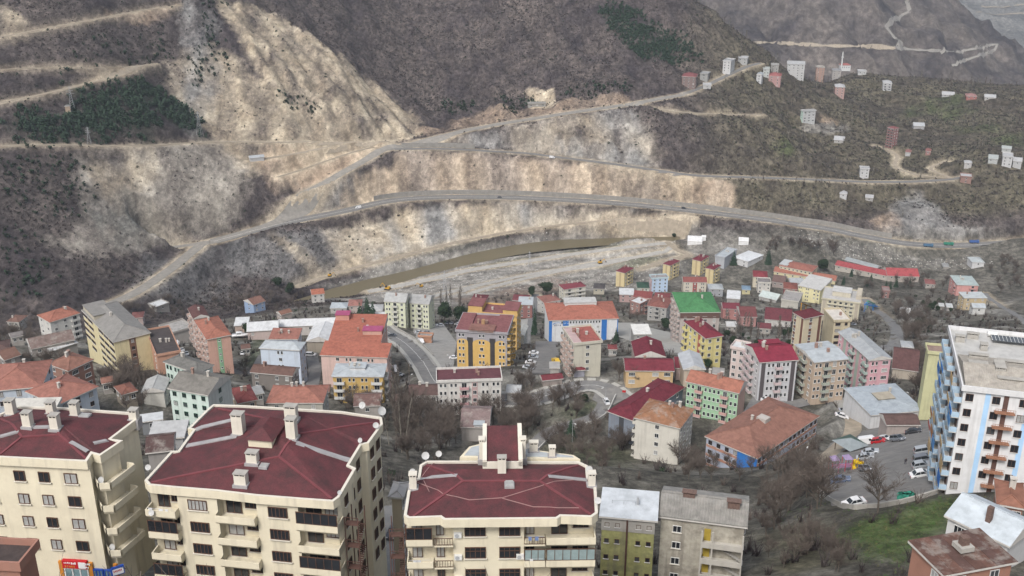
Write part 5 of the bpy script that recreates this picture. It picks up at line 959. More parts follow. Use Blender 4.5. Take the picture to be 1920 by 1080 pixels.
class PB:
    """apartment block whose eave outline was surveyed from the photograph"""
    def __init__(s, name, label, outline, ref, sdist, h, ridge, rise, bays, floors, fl=2.9, bay_depth=1.7):
        i0, i1 = ref; r = ray(*outline[i0]); a = Vector((r[0]*sdist, r[1]*sdist, CZ + r[2]*sdist)); s.ze = a.z; b_ = on_level(*outline[i1], a.z)
        ux = (b_ - a); s.W = ux.length; ux.normalize(); s.ux = ux; s.uy = Vector((-ux.y, ux.x, 0)); s.a = a; s.e = h
        s.root = empty(name, (a.x, a.y, a.z - h), math.atan2(ux.y, ux.x)); tag(s.root, label, 'apartment block')
        s.P = [s.loc2(*p) for p in outline]; FOOT.append([tuple((a + ux*p[0] + s.uy*p[1])[:2]) for p in s.P])
        e = h
        # parapet ring and fascia
        P_ = s.P; In = offset_poly(P_, .32); Ou = P_; n_ = len(P_); b = MB()
        for k in range(n_):
            q = (k + 1) % n_; o0, o1, j0, j1 = Ou[k], Ou[q], In[k], In[q]
            b.face([(*o0, e - .85), (*o1, e - .85), (*o1, e + .18), (*o0, e + .18)], 1); b.face([(*o0, e + .18), (*o1, e + .18), (*j1, e + .18), (*j0, e + .18)]); b.face([(*j0, e + .18), (*j1, e + .18), (*j1, e - .4), (*j0, e - .4)])
            b.face([(*o1, e - .85), (*o0, e - .85), (*j0, e - .85), (*j1, e - .85)], 1)
        b.build('parapet', [trim, cream], s.root)
        # roof planes up to the ridge
        r0, r1 = [Vector((*s.loc2(*p), 0)) for p in ridge]; d = r1 - r0; b = MB(); tops = []
        for p in In:
            t = max(0, min(1, (Vector((*p, 0)) - r0).dot(d)/max(d.length_squared, 1e-6))); tops.append(r0 + d*t)
        for k in range(n_):
            q = (k + 1) % n_; lo0, lo1 = Vector((*In[k], e - .05)), Vector((*In[q], e - .05)); hi0, hi1 = tops[k] + Vector((0, 0, e + rise)), tops[q] + Vector((0, 0, e + rise))
            b.face([lo0, lo1, hi1, hi0] if (hi1 - hi0).length > .05 else [lo0, lo1, hi0])
        s.roof = b.build('roof', burg, s.root); s.r0, s.r1, s.rise, s.In = r0, r1, rise, In
        # walls: front edge steps back behind the loggias
        Wp = offset_poly(P_, .38); f0, f1 = s.P[i0], s.P[i1]; front = []; s.bays = bays; s.bd = bay_depth
        xs = [f0[0] + (f1[0] - f0[0])*t for t in (0, 1)]
        for x0, x1, ty in bays:
            y = .38 if ty == 'w' else bay_depth
            front += [(x0*s.W, y), (x1*s.W, y)]
        rest = [Wp[k % n_] for k in range(i1 + 1, i1 + 1 + n_ - (i1 - i0 + 1))]
        front[0] = (max(front[0][0], .1), front[0][1]); s.wallpoly = front + rest; b = MB(); b.prism(s.wallpoly, -3, e - .86, 0); b.build('wall', cream, s.root)
    def loc2(s, px, py):
        p = on_level(px, py, s.ze) - s.a; return (p.dot(s.ux), p.dot(s.uy))
    def roof_at(s, px, py):
        """local point where a pixel's ray meets the roof planes (approximately)"""
        hgt = 0
        for _ in range(4):
            p = on_level(px, py, s.ze + hgt) - s.a; x, y = p.dot(s.ux), p.dot(s.uy); hgt = s.zr(x, y)
        return (x, y, s.e + hgt)
    def zr(s, x, y):
        q = Vector((x, y, 0)); d = s.r1 - s.r0; t = max(0, min(1, (q - s.r0).dot(d)/max(d.length_squared, 1e-6))); c = s.r0 + d*t; dist = (q - c).length
        if dist < 1e-3: return s.rise
        u = (q - c)/dist; best = 1e9; n_ = len(s.In)
        for k in range(n_):
            a_ = Vector((*s.In[k], 0)); b_ = Vector((*s.In[(k+1) % n_], 0)); v = b_ - a_; den = u.x*v.y - u.y*v.x
            if abs(den) < 1e-6: continue
            w = a_ - c; tt = (w.x*v.y - w.y*v.x)/den; ss = (w.x*u.y - w.y*u.x)/den
            if tt > 0 and -.01 <= ss <= 1.01: best = min(best, tt)
        return s.rise*max(0, 1 - dist/best)
    def strip(s, pts, w, name, m, dz=.07):
        """flashing or ridge cap laid along the roof"""
        v = [Vector(s.roof_at(*p)) for p in pts]; b = MB()
        for k in range(len(v) - 1):
            for j in range(6):
                a_ = v[k].lerp(v[k+1], j/6); c_ = v[k].lerp(v[k+1], (j+1)/6); a_.z = s.e + s.zr(a_.x, a_.y); c_.z = s.e + s.zr(c_.x, c_.y); t = (c_ - a_); t.z = 0; t.normalize(); nn = Vector((-t.y, t.x, 0))*w/2; up = Vector((0, 0, dz))
                b.face([a_ - nn + up, c_ - nn + up, c_ + nn + up, a_ + nn + up]); b.face([a_ - nn + up, a_ - nn - up, c_ - nn - up, c_ - nn + up]); b.face([a_ + nn + up, c_ + nn + up, c_ + nn - up, a_ + nn - up])
        return b.build(name, m, s.roof)
def loggia(pb, x0, x1, z, style, y_in, left=False, right=False, rnd=random):
    """one balcony: slab, flared parapet, back-wall openings, optional glazing or rail"""
    W = x1 - x0; b = MB(); y0 = -.55; xa, xb = x0 - (.25 if left else 0), x1 + (.25 if right else 0)
    b.box(xa, xb, y0 + .25, y_in, z - .2, z)
    if style != 'rail':
        b.face([(xa, y0 + .25, z - .2), (xb, y0 + .25, z - .2), (xb, y0, z + .12), (xa, y0, z + .12)]); b.face([(xa, y0, z + .12), (xb, y0, z + .12), (xb, y0, z + .92), (xa, y0, z + .92)]); b.face([(xa, y0, z + .92), (xb, y0, z + .92), (xb, y0 + .14, z + .92), (xa, y0 + .14, z + .92)]); b.face([(xb, y0 + .14, z), (xa, y0 + .14, z), (xa, y0 + .14, z + .92), (xb, y0 + .14, z + .92)])
        for xx, q in ((xa, left), (xb, right)):
            b.face([(xx, y0, z + .12), (xx, y0 + .25, z - .2), (xx, y_in if q else .38, z - .2), (xx, y_in if q else .38, z + .92), (xx, y0, z + .92)])
            if q: b.box(xx - (.0 if xx == xb else -.0) - (.12 if xx == xb else 0), xx + (.12 if xx == xa else 0), y0 + .14, y_in, z, z + .92)
    o = b.build('balcony', [cream], pb.root)
    if style == 'rail':
        r = MB(); r.box(xa, xb, y0 + .22, y0 + .28, z + .88, z + .95); r.box(xa, xb, y0 + .22, y0 + .28, z + .08, z + .14)
        k = int((xb - xa)/.28)
        for q in range(k + 1): x = xa + (xb - xa - .05)*q/k; r.box(x, x + .05, y0 + .225, y0 + .275, z + .14, z + .88)
        r.build('railing', fr_b, o)
    if style in ('glaz', 'blind'):
        r = MB(); k = max(3, int(W/.75)); r.box(xa + .02, xb - .02, y0 + .04, y0 + .1, z + 2.35, z + 2.45); r.box(xa + .02, xb - .02, y0 + .04, y0 + .1, z + .93, z + 1.0)
        for q in range(k + 1): x = xa + .02 + (xb - xa - .11)*q/k; r.box(x, x + .07, y0 + .035, y0 + .105, z + 1.0, z + 2.35)
        r.build('glazing_frame', fr_b, o); g = MB(); g.face([(xa + .05, y0 + .07, z + .98), (xb - .05, y0 + .07, z + .98), (xb - .05, y0 + .07, z + 2.38), (xa + .05, y0 + .07, z + 2.38)])
        g.build('glazing', mat('balcony_blind', (.22,.28,.28), .5, .15, 1.5) if style == 'blind' else glass_d, o)
    d = nwin(pb.root, min(1.8, W*.42), 2.0, 1, 'b', rnd.choice((0, 0, 3))); d.location = (x0 + W*.3, y_in - .06, z + 1.05); d.name = 'balcony_door'
    if W > 3: d = nwin(pb.root, W*.34, 1.25, 2, 'b', rnd.choice((0, 1, 3))); d.location = (x0 + W*.76, y_in - .06, z + 1.5)
    if rnd.random() < .5 and style != 'glaz':
        t = MB(); zz = z + .93; t.tube((xa + .2, y0 + .05, zz + .25), (xb - .2, y0 + .05, zz + .25), .015, .015, 4); 
        for q in range(rnd.randint(1, 3)): x = rnd.uniform(xa + .4, xb - .9); t.box(x, x + rnd.uniform(.3, .6), y0 + .03, y0 + .06, zz - .25, zz + .24)
        t.build('washing', mat('laundry_%d' % rnd.randint(0, 2), rnd.choice(((.5,.5,.5), (.14,.2,.36), (.36,.12,.1))), .9, .2), o)
rn = random.Random(5)
# ---------------- centre block
B3 = PB('centre_cream_block', 'cream block with burgundy roof in the bottom centre, roof room behind',
  [(757,968),(765,974),(825,972),(832,977),(1045,975),(1052,970),(1110,972),(1121,964),(1117,899),(1104,897),(1102,875),(1085,867),(1033,867),(890,866),(800,866),(787,874),(783,899),(768,901)], (0, 7), 118, 20, [(868,901),(1012,901)], 1.5,
  [(0,.25,'l'),(.25,.62,'w'),(.62,1,'l')], 6)
W = B3.W
for k in range(6):
    z = 20 - .9 - 2.75 - 2.9*k
    for x in (.365, .545): w_ = nwin(B3.root, 2.3, 1.45, 3, 'b', rn.choice((0, 0, 1, 3)), True); w_.location = (x*W, .32, z + 1.5)
    loggia(B3, .02*W, .145*W, z, ('glaz' if k == 0 else 'open'), B3.bd, left=True, rnd=rn); loggia(B3, .15*W, .25*W, z, 'rail', B3.bd, rnd=rn)
    loggia(B3, .62*W, .73*W, z, 'rail' if k != 1 else 'blind', B3.bd, rnd=rn); loggia(B3, .735*W, .98*W, z, ('open', 'blind', 'open')[k % 3], B3.bd, right=True, rnd=rn)
    if k < 4:
        for x in ((.275,) if k != 1 else (.275, .60)): b = MB(); b.box(-.42, .42, -.32, 0, -.3, .3); b.tube((-.1, -.325, 0), (-.1, -.345, 0), .24, .24, 12, 1); o = b.build('air_conditioner', [acm, metalg], B3.root); o.location = (x*W, .375, z + 1.0)
for q in ((.8, .30), (.8, .72)):
    for k in range(6): w_ = nwin(B3.root, 1.1, 1.4, 1, 'b', 0); w_.location = (W*.978, q[1]*9, 20 - 1.9 - 2.9*k); w_.rotation_euler = (0, 0, math.pi/2)
for pts in ([(775,968),(868,901)], [(1108,965),(1012,901)], [(868,901),(1012,901)], [(868,901),(800,872)], [(1012,901),(1085,872)]): B3.strip(pts, .28, 'ridge_cap', ridgecap)
for pts in ([(785,899),(857,892)], [(1028,893),(1100,900)]): B3.strip(pts, .5, 'flashing', flash, .09)
cb = mat('roof_cable', (.28,.17,.16), .8, .1)
for pts in ([(783,905),(830,925),(880,937),(942,933)], [(942,934),(1000,950),(1090,952)], [(942,933),(1010,912),(1075,900)], [(815,868),(790,895),(805,922)]): B3.strip(pts, .06, 'cable', cb, .04)
x, y, z = B3.roof_at(955, 908); b = MB(); b.box(-.55, .55, -.7, .7, -.1, .18); b.box(-.42, .42, -.56, .56, .18, .22, 1); o = b.build('skylight', [flash, curtain], B3.roof); o.location = (x, y, z)
x0, y0, _ = B3.roof_at(905, 880); x1, _, _ = B3.roof_at(980, 880); rr = MB(); yb = y0 + 5.2; zt = 20 + 2.6
rr.box(x0 + .2, x1 - .2, y0, yb - .2, 20, zt - .5); room = rr.build('roof_room', wallm((.60,.48,.36)), B3.roof)
rr = MB(); rr.face([(x0 + .5, y0 - .15, zt - .35), (x1 - .5, y0 - .15, zt - .35), (x1 - .5, yb, zt + 1.25), (x0 + .5, yb, zt + 1.25)]); rr.build('room_roof', burg, room)
rr = MB()
for xx in (x0, x1 - .48): rr.face([(xx, y0 - .3, zt - .95), (xx, yb, zt - .95), (xx, yb, zt + 1.55), (xx, y0 - .3, zt - .05)]); rr.face([(xx + .48, yb, zt - .95), (xx + .48, y0 - .3, zt - .95), (xx + .48, y0 - .3, zt - .05), (xx + .48, yb, zt + 1.55)]); rr.face([(xx, y0 - .3, zt - .05), (xx, yb, zt + 1.55), (xx + .48, yb, zt + 1.55), (xx + .48, y0 - .3, zt - .05)]); rr.face([(xx, y0 - .3, zt - .95), (xx, y0 - .3, zt - .05), (xx + .48, y0 - .3, zt - .05), (xx + .48, y0 - .3, zt - .95)])
rr.box(x0, x1, y0 - .3, y0 - .02, zt - 1.5, zt - .36); rr.build('room_parapet', trim, room)
big_chimney(B3.roof, ((x0 + x1)/2 - .1, y0 - 1.0, 20 + .9), .95, .7, 2.2); big_chimney(B3.roof, (x0 - .1, y0 + 2.6, 21), .6, .8, 2.4, trim); big_chimney(B3.roof, (x1 + .1, y0 + 2.6, 21), .6, .8, 2.4, trim)
px_ = B3.roof_at(775, 915); big_chimney(B3.roof, (px_[0], px_[1], 20.1), .8, .8, 1.6, trim); px_ = B3.roof_at(1109, 910); big_chimney(B3.roof, (px_[0], px_[1], 20.1), .8, .8, 1.4, trim)
# pale rear terrace roof of the same block
rr = MB(); pt = [B3.loc2(*p) for p in [(862,862),(1088,866),(1075,858),(1000,848),(978,842),(905,836),(880,842)]]; rr.prism(pt, 15, 20.35, 0); rr.build('rear_wing', cream, B3.root)
rr = MB(); i_ = offset_poly(pt, .35); rr.prism(i_, 20.36, 20.42, 0); rr.build('rear_roof', roofm(TIN, 'metal'), B3.root)
px_ = B3.roof_at(1000, 846); big_chimney(B3.roof, (px_[0], px_[1] - .6, 20.4), 1.0, .6, 1.0, trim); px_ = B3.roof_at(1035, 860); big_chimney(B3.roof, (px_[0], px_[1], 20.4), .7, .6, 1.0, trim)
for px, py, sc in ((798,866,1.5), (823,860,1.2), (774,894,1.2), (1105,890,1.3), (1121,948,1.2), (1036,857,1.0)): x, y, z = B3.roof_at(px, py); dish(B3.root, (x, y, 20 + .55*sc), rn.uniform(-.5, .5), sc)
# ---------------- large left block
B2 = PB('large_cream_block', 'large cream block with complex burgundy roof left of the centre block',
  [(271,903),(279,912),(330,917),(405,923),(480,932),(555,938),(625,943),(637,934),(668,880),(655,874),(678,836),(692,833),(718,797),(716,784),(640,773),(460,762),(400,760),(388,770),(352,806),(362,808),(334,847),(321,848)], (1, 6), 121, 21, [(522,850),(560,812)], 2.9,
  [(-.02,.14,'l'),(.14,.36,'w'),(.36,.575,'l'),(.575,.80,'w'),(.80,1.015,'l')], 6)
W = B2.W; rn = random.Random(9)
for k in range(6):
    z = 21 - .9 - 2.75 - 2.9*k
    for x in (.25, .69): w_ = nwin(B2.root, 2.2, 1.3, 4, 'b', rn.choice((0, 0, 1, 3))); w_.location = (x*W, .32, z + 1.55)
    loggia(B2, -.015*W, .14*W, z, ('open', 'glaz', 'open', 'glaz')[k % 4], B2.bd, left=True, rnd=rn); loggia(B2, .36*W, .575*W, z, 'open', B2.bd, rnd=rn)
    loggia(B2, .80*W, 1.01*W, z, ('glaz', 'open', 'glaz', 'blind')[k % 4], B2.bd, right=True, rnd=rn)
rp = [B2.P[i] for i in (7, 8, 10, 12, 13)]
for i0_, i1_, cols in ((8, 9, ()), (7, 8, (.5,)), (9, 10, (.35, .8)), (11, 12, (.3, .75))):
    a_, b_ = Vector((*B2.wallpoly[10 + i0_ - 7], 0)), Vector((*B2.wallpoly[10 + i1_ - 7], 0)); d = b_ - a_; ang = math.atan2(d.y, d.x)
    for t in cols:
        for k in range(6): w_ = nwin(B2.root, 1.0, 1.45, 1, 'b', 0); q = a_ + d*t; nn = Vector((d.y, -d.x, 0)).normalized(); w_.location = (q.x + nn.x*.06, q.y + nn.y*.06, 21 - 2.0 - 2.9*k); w_.rotation_euler = (0, 0, ang)
for pts in ([(283,905),(522,850)], [(622,935),(522,850)], [(522,850),(560,812)], [(560,812),(708,792)], [(560,812),(410,766)], [(560,812),(540,770)]): B2.strip(pts, .28, 'ridge_cap', ridgecap)
for pts in ([(350,836),(445,818)], [(556,830),(660,864)], [(366,806),(435,788)]): B2.strip(pts, .75, 'flashing', flash, .09)
for px, py, sx, sy, h_ in ((449,812,1.3,1.1,2.4), (548,820,1.1,1.0,2.3), (547,786,1.4,.9,1.6), (474,862,1.25,.9,1.1), (453,906,1.35,.9,1.2)): big_chimney(B2.roof, (*B2.roof_at(px, py)[:2], B2.roof_at(px, py)[2]), sx, sy, h_)
x, y, z = B2.roof_at(495, 871); b = MB(); b.box(-.5, .5, -.5, .5, -.1, .18); b.box(-.4, .4, -.4, .4, .18, .22, 1); o = b.build('skylight', [flash, curtain], B2.roof); o.location = (x, y, z)
x, y, z = B2.roof_at(488, 838); b = MB(); b.box(-1.4, 1.4, 0, 4.5, -.8, 1.0); o = b.build('roof_lantern', cream, B2.roof); o.location = (x, y, z); b = MB(); c_ = [(-1.7, -.3, 1.02), (1.7, -.3, 1.02), (1.7, 4.8, 1.02), (-1.7, 4.8, 1.02)]; b.face([c_[0], c_[1], (0, 1.2, 2.0)]); b.face([c_[1], c_[2], (0, 3.6, 2.0), (0, 1.2, 2.0)]); b.face([c_[2], c_[3], (0, 3.6, 2.0)]); b.face([c_[3], c_[0], (0, 1.2, 2.0), (0, 3.6, 2.0)]); b.face(c_[::-1]); b.build('lantern_roof', burg, o)
for px, py, sc in ((716,784,1.8), (680,770,1.4), (705,806,1.2), (676,832,1.0), (279,885,1.1), (637,930,.8)): x, y, z = B2.roof_at(px, py); dish(B2.root, (x, y, 21 + .55*sc), rn.uniform(-.4, .9), sc)
dish(B2.root, (.3, -.75, 21 - 2.9), 0, 1.1)
# ---------------- left edge block with the shop
B1 = PB('left_cream_block', 'cream block with burgundy roof cut by the left edge, shop on its ground floor',
  [(-120,853),(0,860),(163,868),(173,853),(188,857),(231,828),(209,825),(264,783),(243,775),(120,766),(35,763),(0,778),(-110,800)], (0, 2), 120, 17, [(40,815),(110,812)], 1.6, [(0,1,'w')], 4)
W = B1.W; rn = random.Random(3); w163 = Vector((*B1.wallpoly[1], 0))
for px, fx in ((22, None), (71, None), (124, None), (-40, None)):
    x = B1.loc2(px, 866)[0]
    for k in range(4): w_ = nwin(B1.root, 1.25 if px != 124 else 1.45, 1.3, 1, 'b', rn.choice((0, 0, 3))); w_.location = (x, .55 - .0, 17 - 2.3 - 2.95*k)
fy = B1.wallpoly[0][1]; sl_ = (B1.wallpoly[1][1] - B1.wallpoly[0][1])
for o in [c for c in B1.root.children if c.name.startswith('window')]: o.location.y = .32
a_, b_ = Vector((*B1.P[3], 0)), Vector((*B1.P[5], 0)); mid = Vector((*B1.P[4], 0))
for k in range(5):      # stacked angular corner balconies
    z = 17 - .9 - 2.7 - 2.95*k
    if k == 4: break
    b = MB(); o1 = [B1.P[3], (B1.P[4][0] - .1, B1.P[4][1] - .9), (B1.P[4][0] + 1.0, B1.P[4][1] - .7), (B1.P[5][0] + .9, B1.P[5][1] - .2), B1.P[5], (B1.P[6][0] - .5, B1.P[6][1])]
    b.prism(o1, z - .2, z, 0)
    for q in range(4):
        p0, p1 = o1[q], o1[q+1]; d = Vector((p1[0]-p0[0], p1[1]-p0[1], 0)).normalized(); nn = Vector((-d.y, d.x, 0))*.12; fl_ = Vector((d.y, -d.x, 0))*.18
        A0, A1 = Vector((*p0, z - .2)), Vector((*p1, z - .2)); B0, B1_ = Vector((*p0, z + .15)) + fl_, Vector((*p1, z + .15)) + fl_; C0, C1 = B0 + Vector((0, 0, .75)), B1_ + Vector((0, 0, .75))
        b.face([A0, A1, B1_, B0]); b.face([B0, B1_, C1, C0]); b.face([C0, C1, C1 + nn, C0 + nn]); b.face([C1 + nn, C0 + nn, A0 + nn, A1 + nn])
    o = b.build('balcony', cream, B1.root)
    dl = nwin(B1.root, 1.6, 2.1, 1, 'b', 0); q = (a_*.45 + b_*.55); dl.location = (q.x - .55, q.y + .35, z + 1.1); dl.rotation_euler = (0, 0, math.atan2((b_ - a_).y, (b_ - a_).x)); dl.name = 'balcony_door'
    if k in (0, 3): dish(B1.root, (B1.P[3][0] + .9, B1.P[3][1] - .6, z + .8), -.3, 1.3)
for px, py, sx, h_ in ((54,794,.95,1.5), (105,797,.95,1.5), (22,770,1.0,1.6), (97,768,.9,1.2), (142,772,.9,1.4), (252,779,.9,1.0)): big_chimney(B1.roof, B1.roof_at(px, py + 6), sx, .85, h_)
for pts in ([(163,862),(110,812)], [(0,852),(40,815)], [(110,812),(40,815)], [(40,815),(0,786)], [(110,812),(88,770)]): B1.strip(pts, .26, 'ridge_cap', ridgecap)
for pts in ([(132,828),(165,847)], [(175,831),(205,828)], [(0,817),(35,808)], [(62,802),(96,801)]): B1.strip(pts, .5, 'flashing', flash, .09)
x, y, z = B1.roof_at(160, 781); b = MB(); b.box(-.6, .6, -.5, .5, -.1, .18); b.box(-.5, .5, -.4, .4, .18, .22, 1); o = b.build('skylight', [flash, curtain], B1.roof); o.location = (x, y, z)
# shop front
def lx(px): return B1.loc2(px, 866)[0]
xs0, xs1, xs2, xs3 = lx(78), lx(128), lx(136), lx(183)
redp = mat('shop_red', (.42,.015,.022), .5, .08); bluep = mat('shop_blue', (.02,.07,.34), .5, .08); whitep = mat('sign_white', (.7,.7,.7), .6, .05); amber = mat('shop_orange', (.5,.2,.03), .6, .1)
zs = 17 - .9 - 4*2.95 - .9
b = MB(); b.box(xs0, xs1, -.06, .36, zs - .45, zs + .55); sg = b.build('shop_sign', redp, B1.root)
marks(sg, xs0 + .25, xs0 + 1.7, -.062, zs + .12, zs + .42, whitep, 7, 1); marks(sg, xs0 + 2.0, xs0 + 3.4, -.062, zs + .05, zs + .42, whitep, 7, 2); marks(sg, xs0 + .3, xs0 + 1.6, -.062, zs - .34, zs - .02, amber, 5, 4); marks(sg, xs0 + 2.1, xs0 + 3.2, -.062, zs - .34, zs - .06, whitep, 5, 5)
b = MB(); b.box(xs1 - .95, xs1 - .12, -.085, -.06, zs - .38, zs + .45); b.build('sign_panel', whitep, sg)
for x0_, x1_, fm in ((xs0, xs1, fr_w), (xs2, lx(158), bluep), (lx(160), xs3, bluep)):
    b = MB(); zt, zb_ = zs - .55, zs - 2.7; b.box(x0_, x1_, .12, .40, zb_, zb_ + .15); b.box(x0_, x1_, .12, .40, zt - .15, zt)
    k = 3
    for q in range(k + 1): x = x0_ + (x1_ - x0_ - .14)*q/k; b.box(x, x + .14, .125, .40, zb_ + .15, zt - .15)
    f = b.build('shop_window', fm, B1.root); g = MB(); g.face([(x0_ + .1, .2, zb_ + .1), (x1_ - .1, .2, zb_ + .1), (x1_ - .1, .2, zt - .1), (x0_ + .1, .2, zt - .1)]); g.build('pane', mat('shop_glass', (.16,.24,.26), .15, .3, .6, spec=.6), f)
for x in (xs0 - .3, lx(134), xs3 + .1): b = MB(); b.box(x - .22, x + .22, .1, .40, zs - 3.2, zs + .3); b.build('shop_pillar', amber, B1.root)
# blue hanging sign at the corner
b = MB(); b.box(-.12, .12, -1.3, .1, -.55, .55); hs_ = b.build('hanging_sign', bluep, B1.root); hs_.location = (B1.P[4][0] + 1.1, B1.P[4][1] - 1.0, zs - .3); hs_.rotation_euler = (0, 0, -.9)
b = MB(); b.box(.122, .135, -1.2, .0, -.45, .3); b.build('sign_panel', whitep, hs_); b = MB(); [b.box(.136, .142, -1.1 + q*.16, -1.0 + q*.16, -.12 + .05*(q % 2), .16) for q in range(6)]; b.build('sign_lettering', redp, hs_)
# steel fire stairs beside the two blocks
def fire_stair(root, x, y, z1, n_, w=1.5, d=2.6):
    s = MB()
    for q in ((0, 0), (w, 0), (0, d), (w, d)): s.box(x + q[0] - .05, x + q[0] + .05, y + q[1] - .05, y + q[1] + .05, z1 - n_*2.9, z1 + .9)
    for k in range(n_):
        z = z1 - 2.9*k; s.box(x, x + w, y, y + .9, z - .08, z); s.box(x, x + w, y - .03, y + .03, z + .9, z + .96)
        for j in range(9): t = j/9; s.box(x + .1, x + w*.48, y + .9 + 1.7*t, y + 1.1 + 1.7*t, z - 1.45*t - .2, z - 1.45*t - .15); s.box(x + w*.52, x + w - .1, y + .9 + 1.7*(1-t), y + 1.1 + 1.7*(1-t), z - 1.45 - 1.45*t - .2, z - 1.45 - 1.45*t - .15)
    return s.build('fire_stair', steel, root)
fire_stair(B3.root, -1.7, .6, 17, 6); q = B2.P[7]; fire_stair(B2.root, q[0] + .3, q[1] + .2, 17.5, 6)
# ------------------------------------------------------------------ white tower on the right
TW_BL = (.36,.52,.66)
def tower_extra(root, ro, W, D, e, rise, roof):
    sky_b = mat('tower_blue_stripe', (.36,.54,.74), .8, .08, .5, streak=.2)
    for x0, x1 in ((.20, .24), (.52, .56)): b = MB(); b.box(x0*W, x1*W, .38, .47, -1, e - .5); b.build('blue_stripe', sky_b, root)
    b = MB(); b.box(.345*W, .385*W, .40, .47, -1, e + .5); b.build('stair_shaft', mat('shaft_brown', (.10,.055,.045), .8, .2, 1), root)
    for k in range(6):
        z = e - 3.4 - 2.9*k; b = MB(); b.box(0.285*W, .445*W, -.75, .44, z - .08, z); b.box(0.285*W, .445*W, -.75, -.70, z + .0, z + .12); b.box(0.285*W, .445*W, -.75, -.70, z + .85, z + .9)
        for q in range(9): x = .285*W + (.16*W - .05)*q/8; b.box(x, x + .04, -.745, -.705, z + .12, z + .85)
        b.build('escape_landing', mat('rusty_landing', (.26,.13,.08), .8, .25, 2.0), root)
    cor = roofm((.40,.36,.30), 'rust')
    # corrugated hip over the front half
    b = MB(); x0, x1, y0, y1 = .03*W, W*.98, .6, D*.52; nxx = 130; rz_ = 1.5; ym = (y0 + y1)/2
    for half in (0, 1):
        for q in range(nxx):
            xa = x0 + (x1 - x0)*q/nxx; xb = x0 + (x1 - x0)*(q+1)/nxx; za, zb_ = (.07 if q % 2 else 0), (0 if q % 2 else .07); ye = y0 if half == 0 else y1
            pts = [(xa, ye, e + .45 + za), (xb, ye, e + .45 + zb_), (xb, ym, e + .45 + rz_ + zb_), (xa, ym, e + .45 + rz_ + za)]; b.face(pts if half == 0 else pts[::-1])
    b.face([(x0, y0, e + .45), (x0, ym, e + .45 + rz_), (x0, y1, e + .45)]); b.build('corrugated_roof', cor, ro)
    for fx, fy, sx, sy, h_ in ((.16,.30,3.0,.9,1.6), (.40,.14,4.0,.9,1.1), (.19,.46,3.2,.9,1.3), (.44,.40,4.2,.9,1.4), (.33,.27,1.6,3.0,2.0), (.08,.78,1.6,.8,1.0), (.2,.86,2.0,.8,.9), (.27,.68,1.2,1.2,1.0)):
        b = MB(); b.box(-sx/2, sx/2, -sy/2, sy/2, -1, 0); b.box(-sx/2 - .1, sx/2 + .1, -sy/2 - .1, sy/2 + .1, .25, .36)
        for q in range(4): x = -sx/2 + (sx - .15)*q/3; b.box(x, x + .15, -sy/2 + .05, sy/2 - .05, 0, .25)
        o = b.build('chimney', conc, ro); o.location = (fx*W, fy*D, e + h_)
    b = MB(); b.box(.36*W, .75*W, .80*D, .90*D, e + .7, e + .8); o = b.build('solar_panel', glass_m, ro)
    for q in range(12): x = .36*W + .39*W*q/12; b = MB(); b.box(x, x + .06, .80*D, .90*D, e + .81, e + .84); b.build('panel_bar', acm, o)
    b = MB(); b.tube((.34*W, .93*D, e + .6), (.34*W + 1.6, .93*D, e + .6), .5, .5, 12); b.build('water_tank', acm, ro)
    # coloured awnings and screens on the side balconies
    cols = [(.03,.14,.42), (.30,.14,.06), (.03,.16,.46), (.34,.10,.08), (.42,.30,.16), (.5,.5,.52), (.08,.22,.45)]; rr = random.Random(2); k = 0
    for c in [q for q in root.children if q.name.startswith('balcony') and 'door' not in q.name]:
        if c.location.x < 1 and rr.random() < .55:
            col = rr.choice(cols); b = MB(); b.box(-1.7, 1.7, -1.33, -1.27, .95 if rr.random() < .5 else .2, 2.3 if rr.random() < .35 else 1.1); o = b.build('balcony_screen', mat('screen_%d' % cols.index(col), col, .8, .15), c)
bld('white_tower', 'tall white apartment tower with light blue stripes at the right edge', (1803,730),(2050,768),(1757,614), 21, 'flat', (.50,.49,.46), 'metal', (.66,.66,.66), 'w . w . w . w . w', 'b b b w b b', bc=TW_BL, fr='b', ch=0, cat='apartment block', extra=tower_extra)
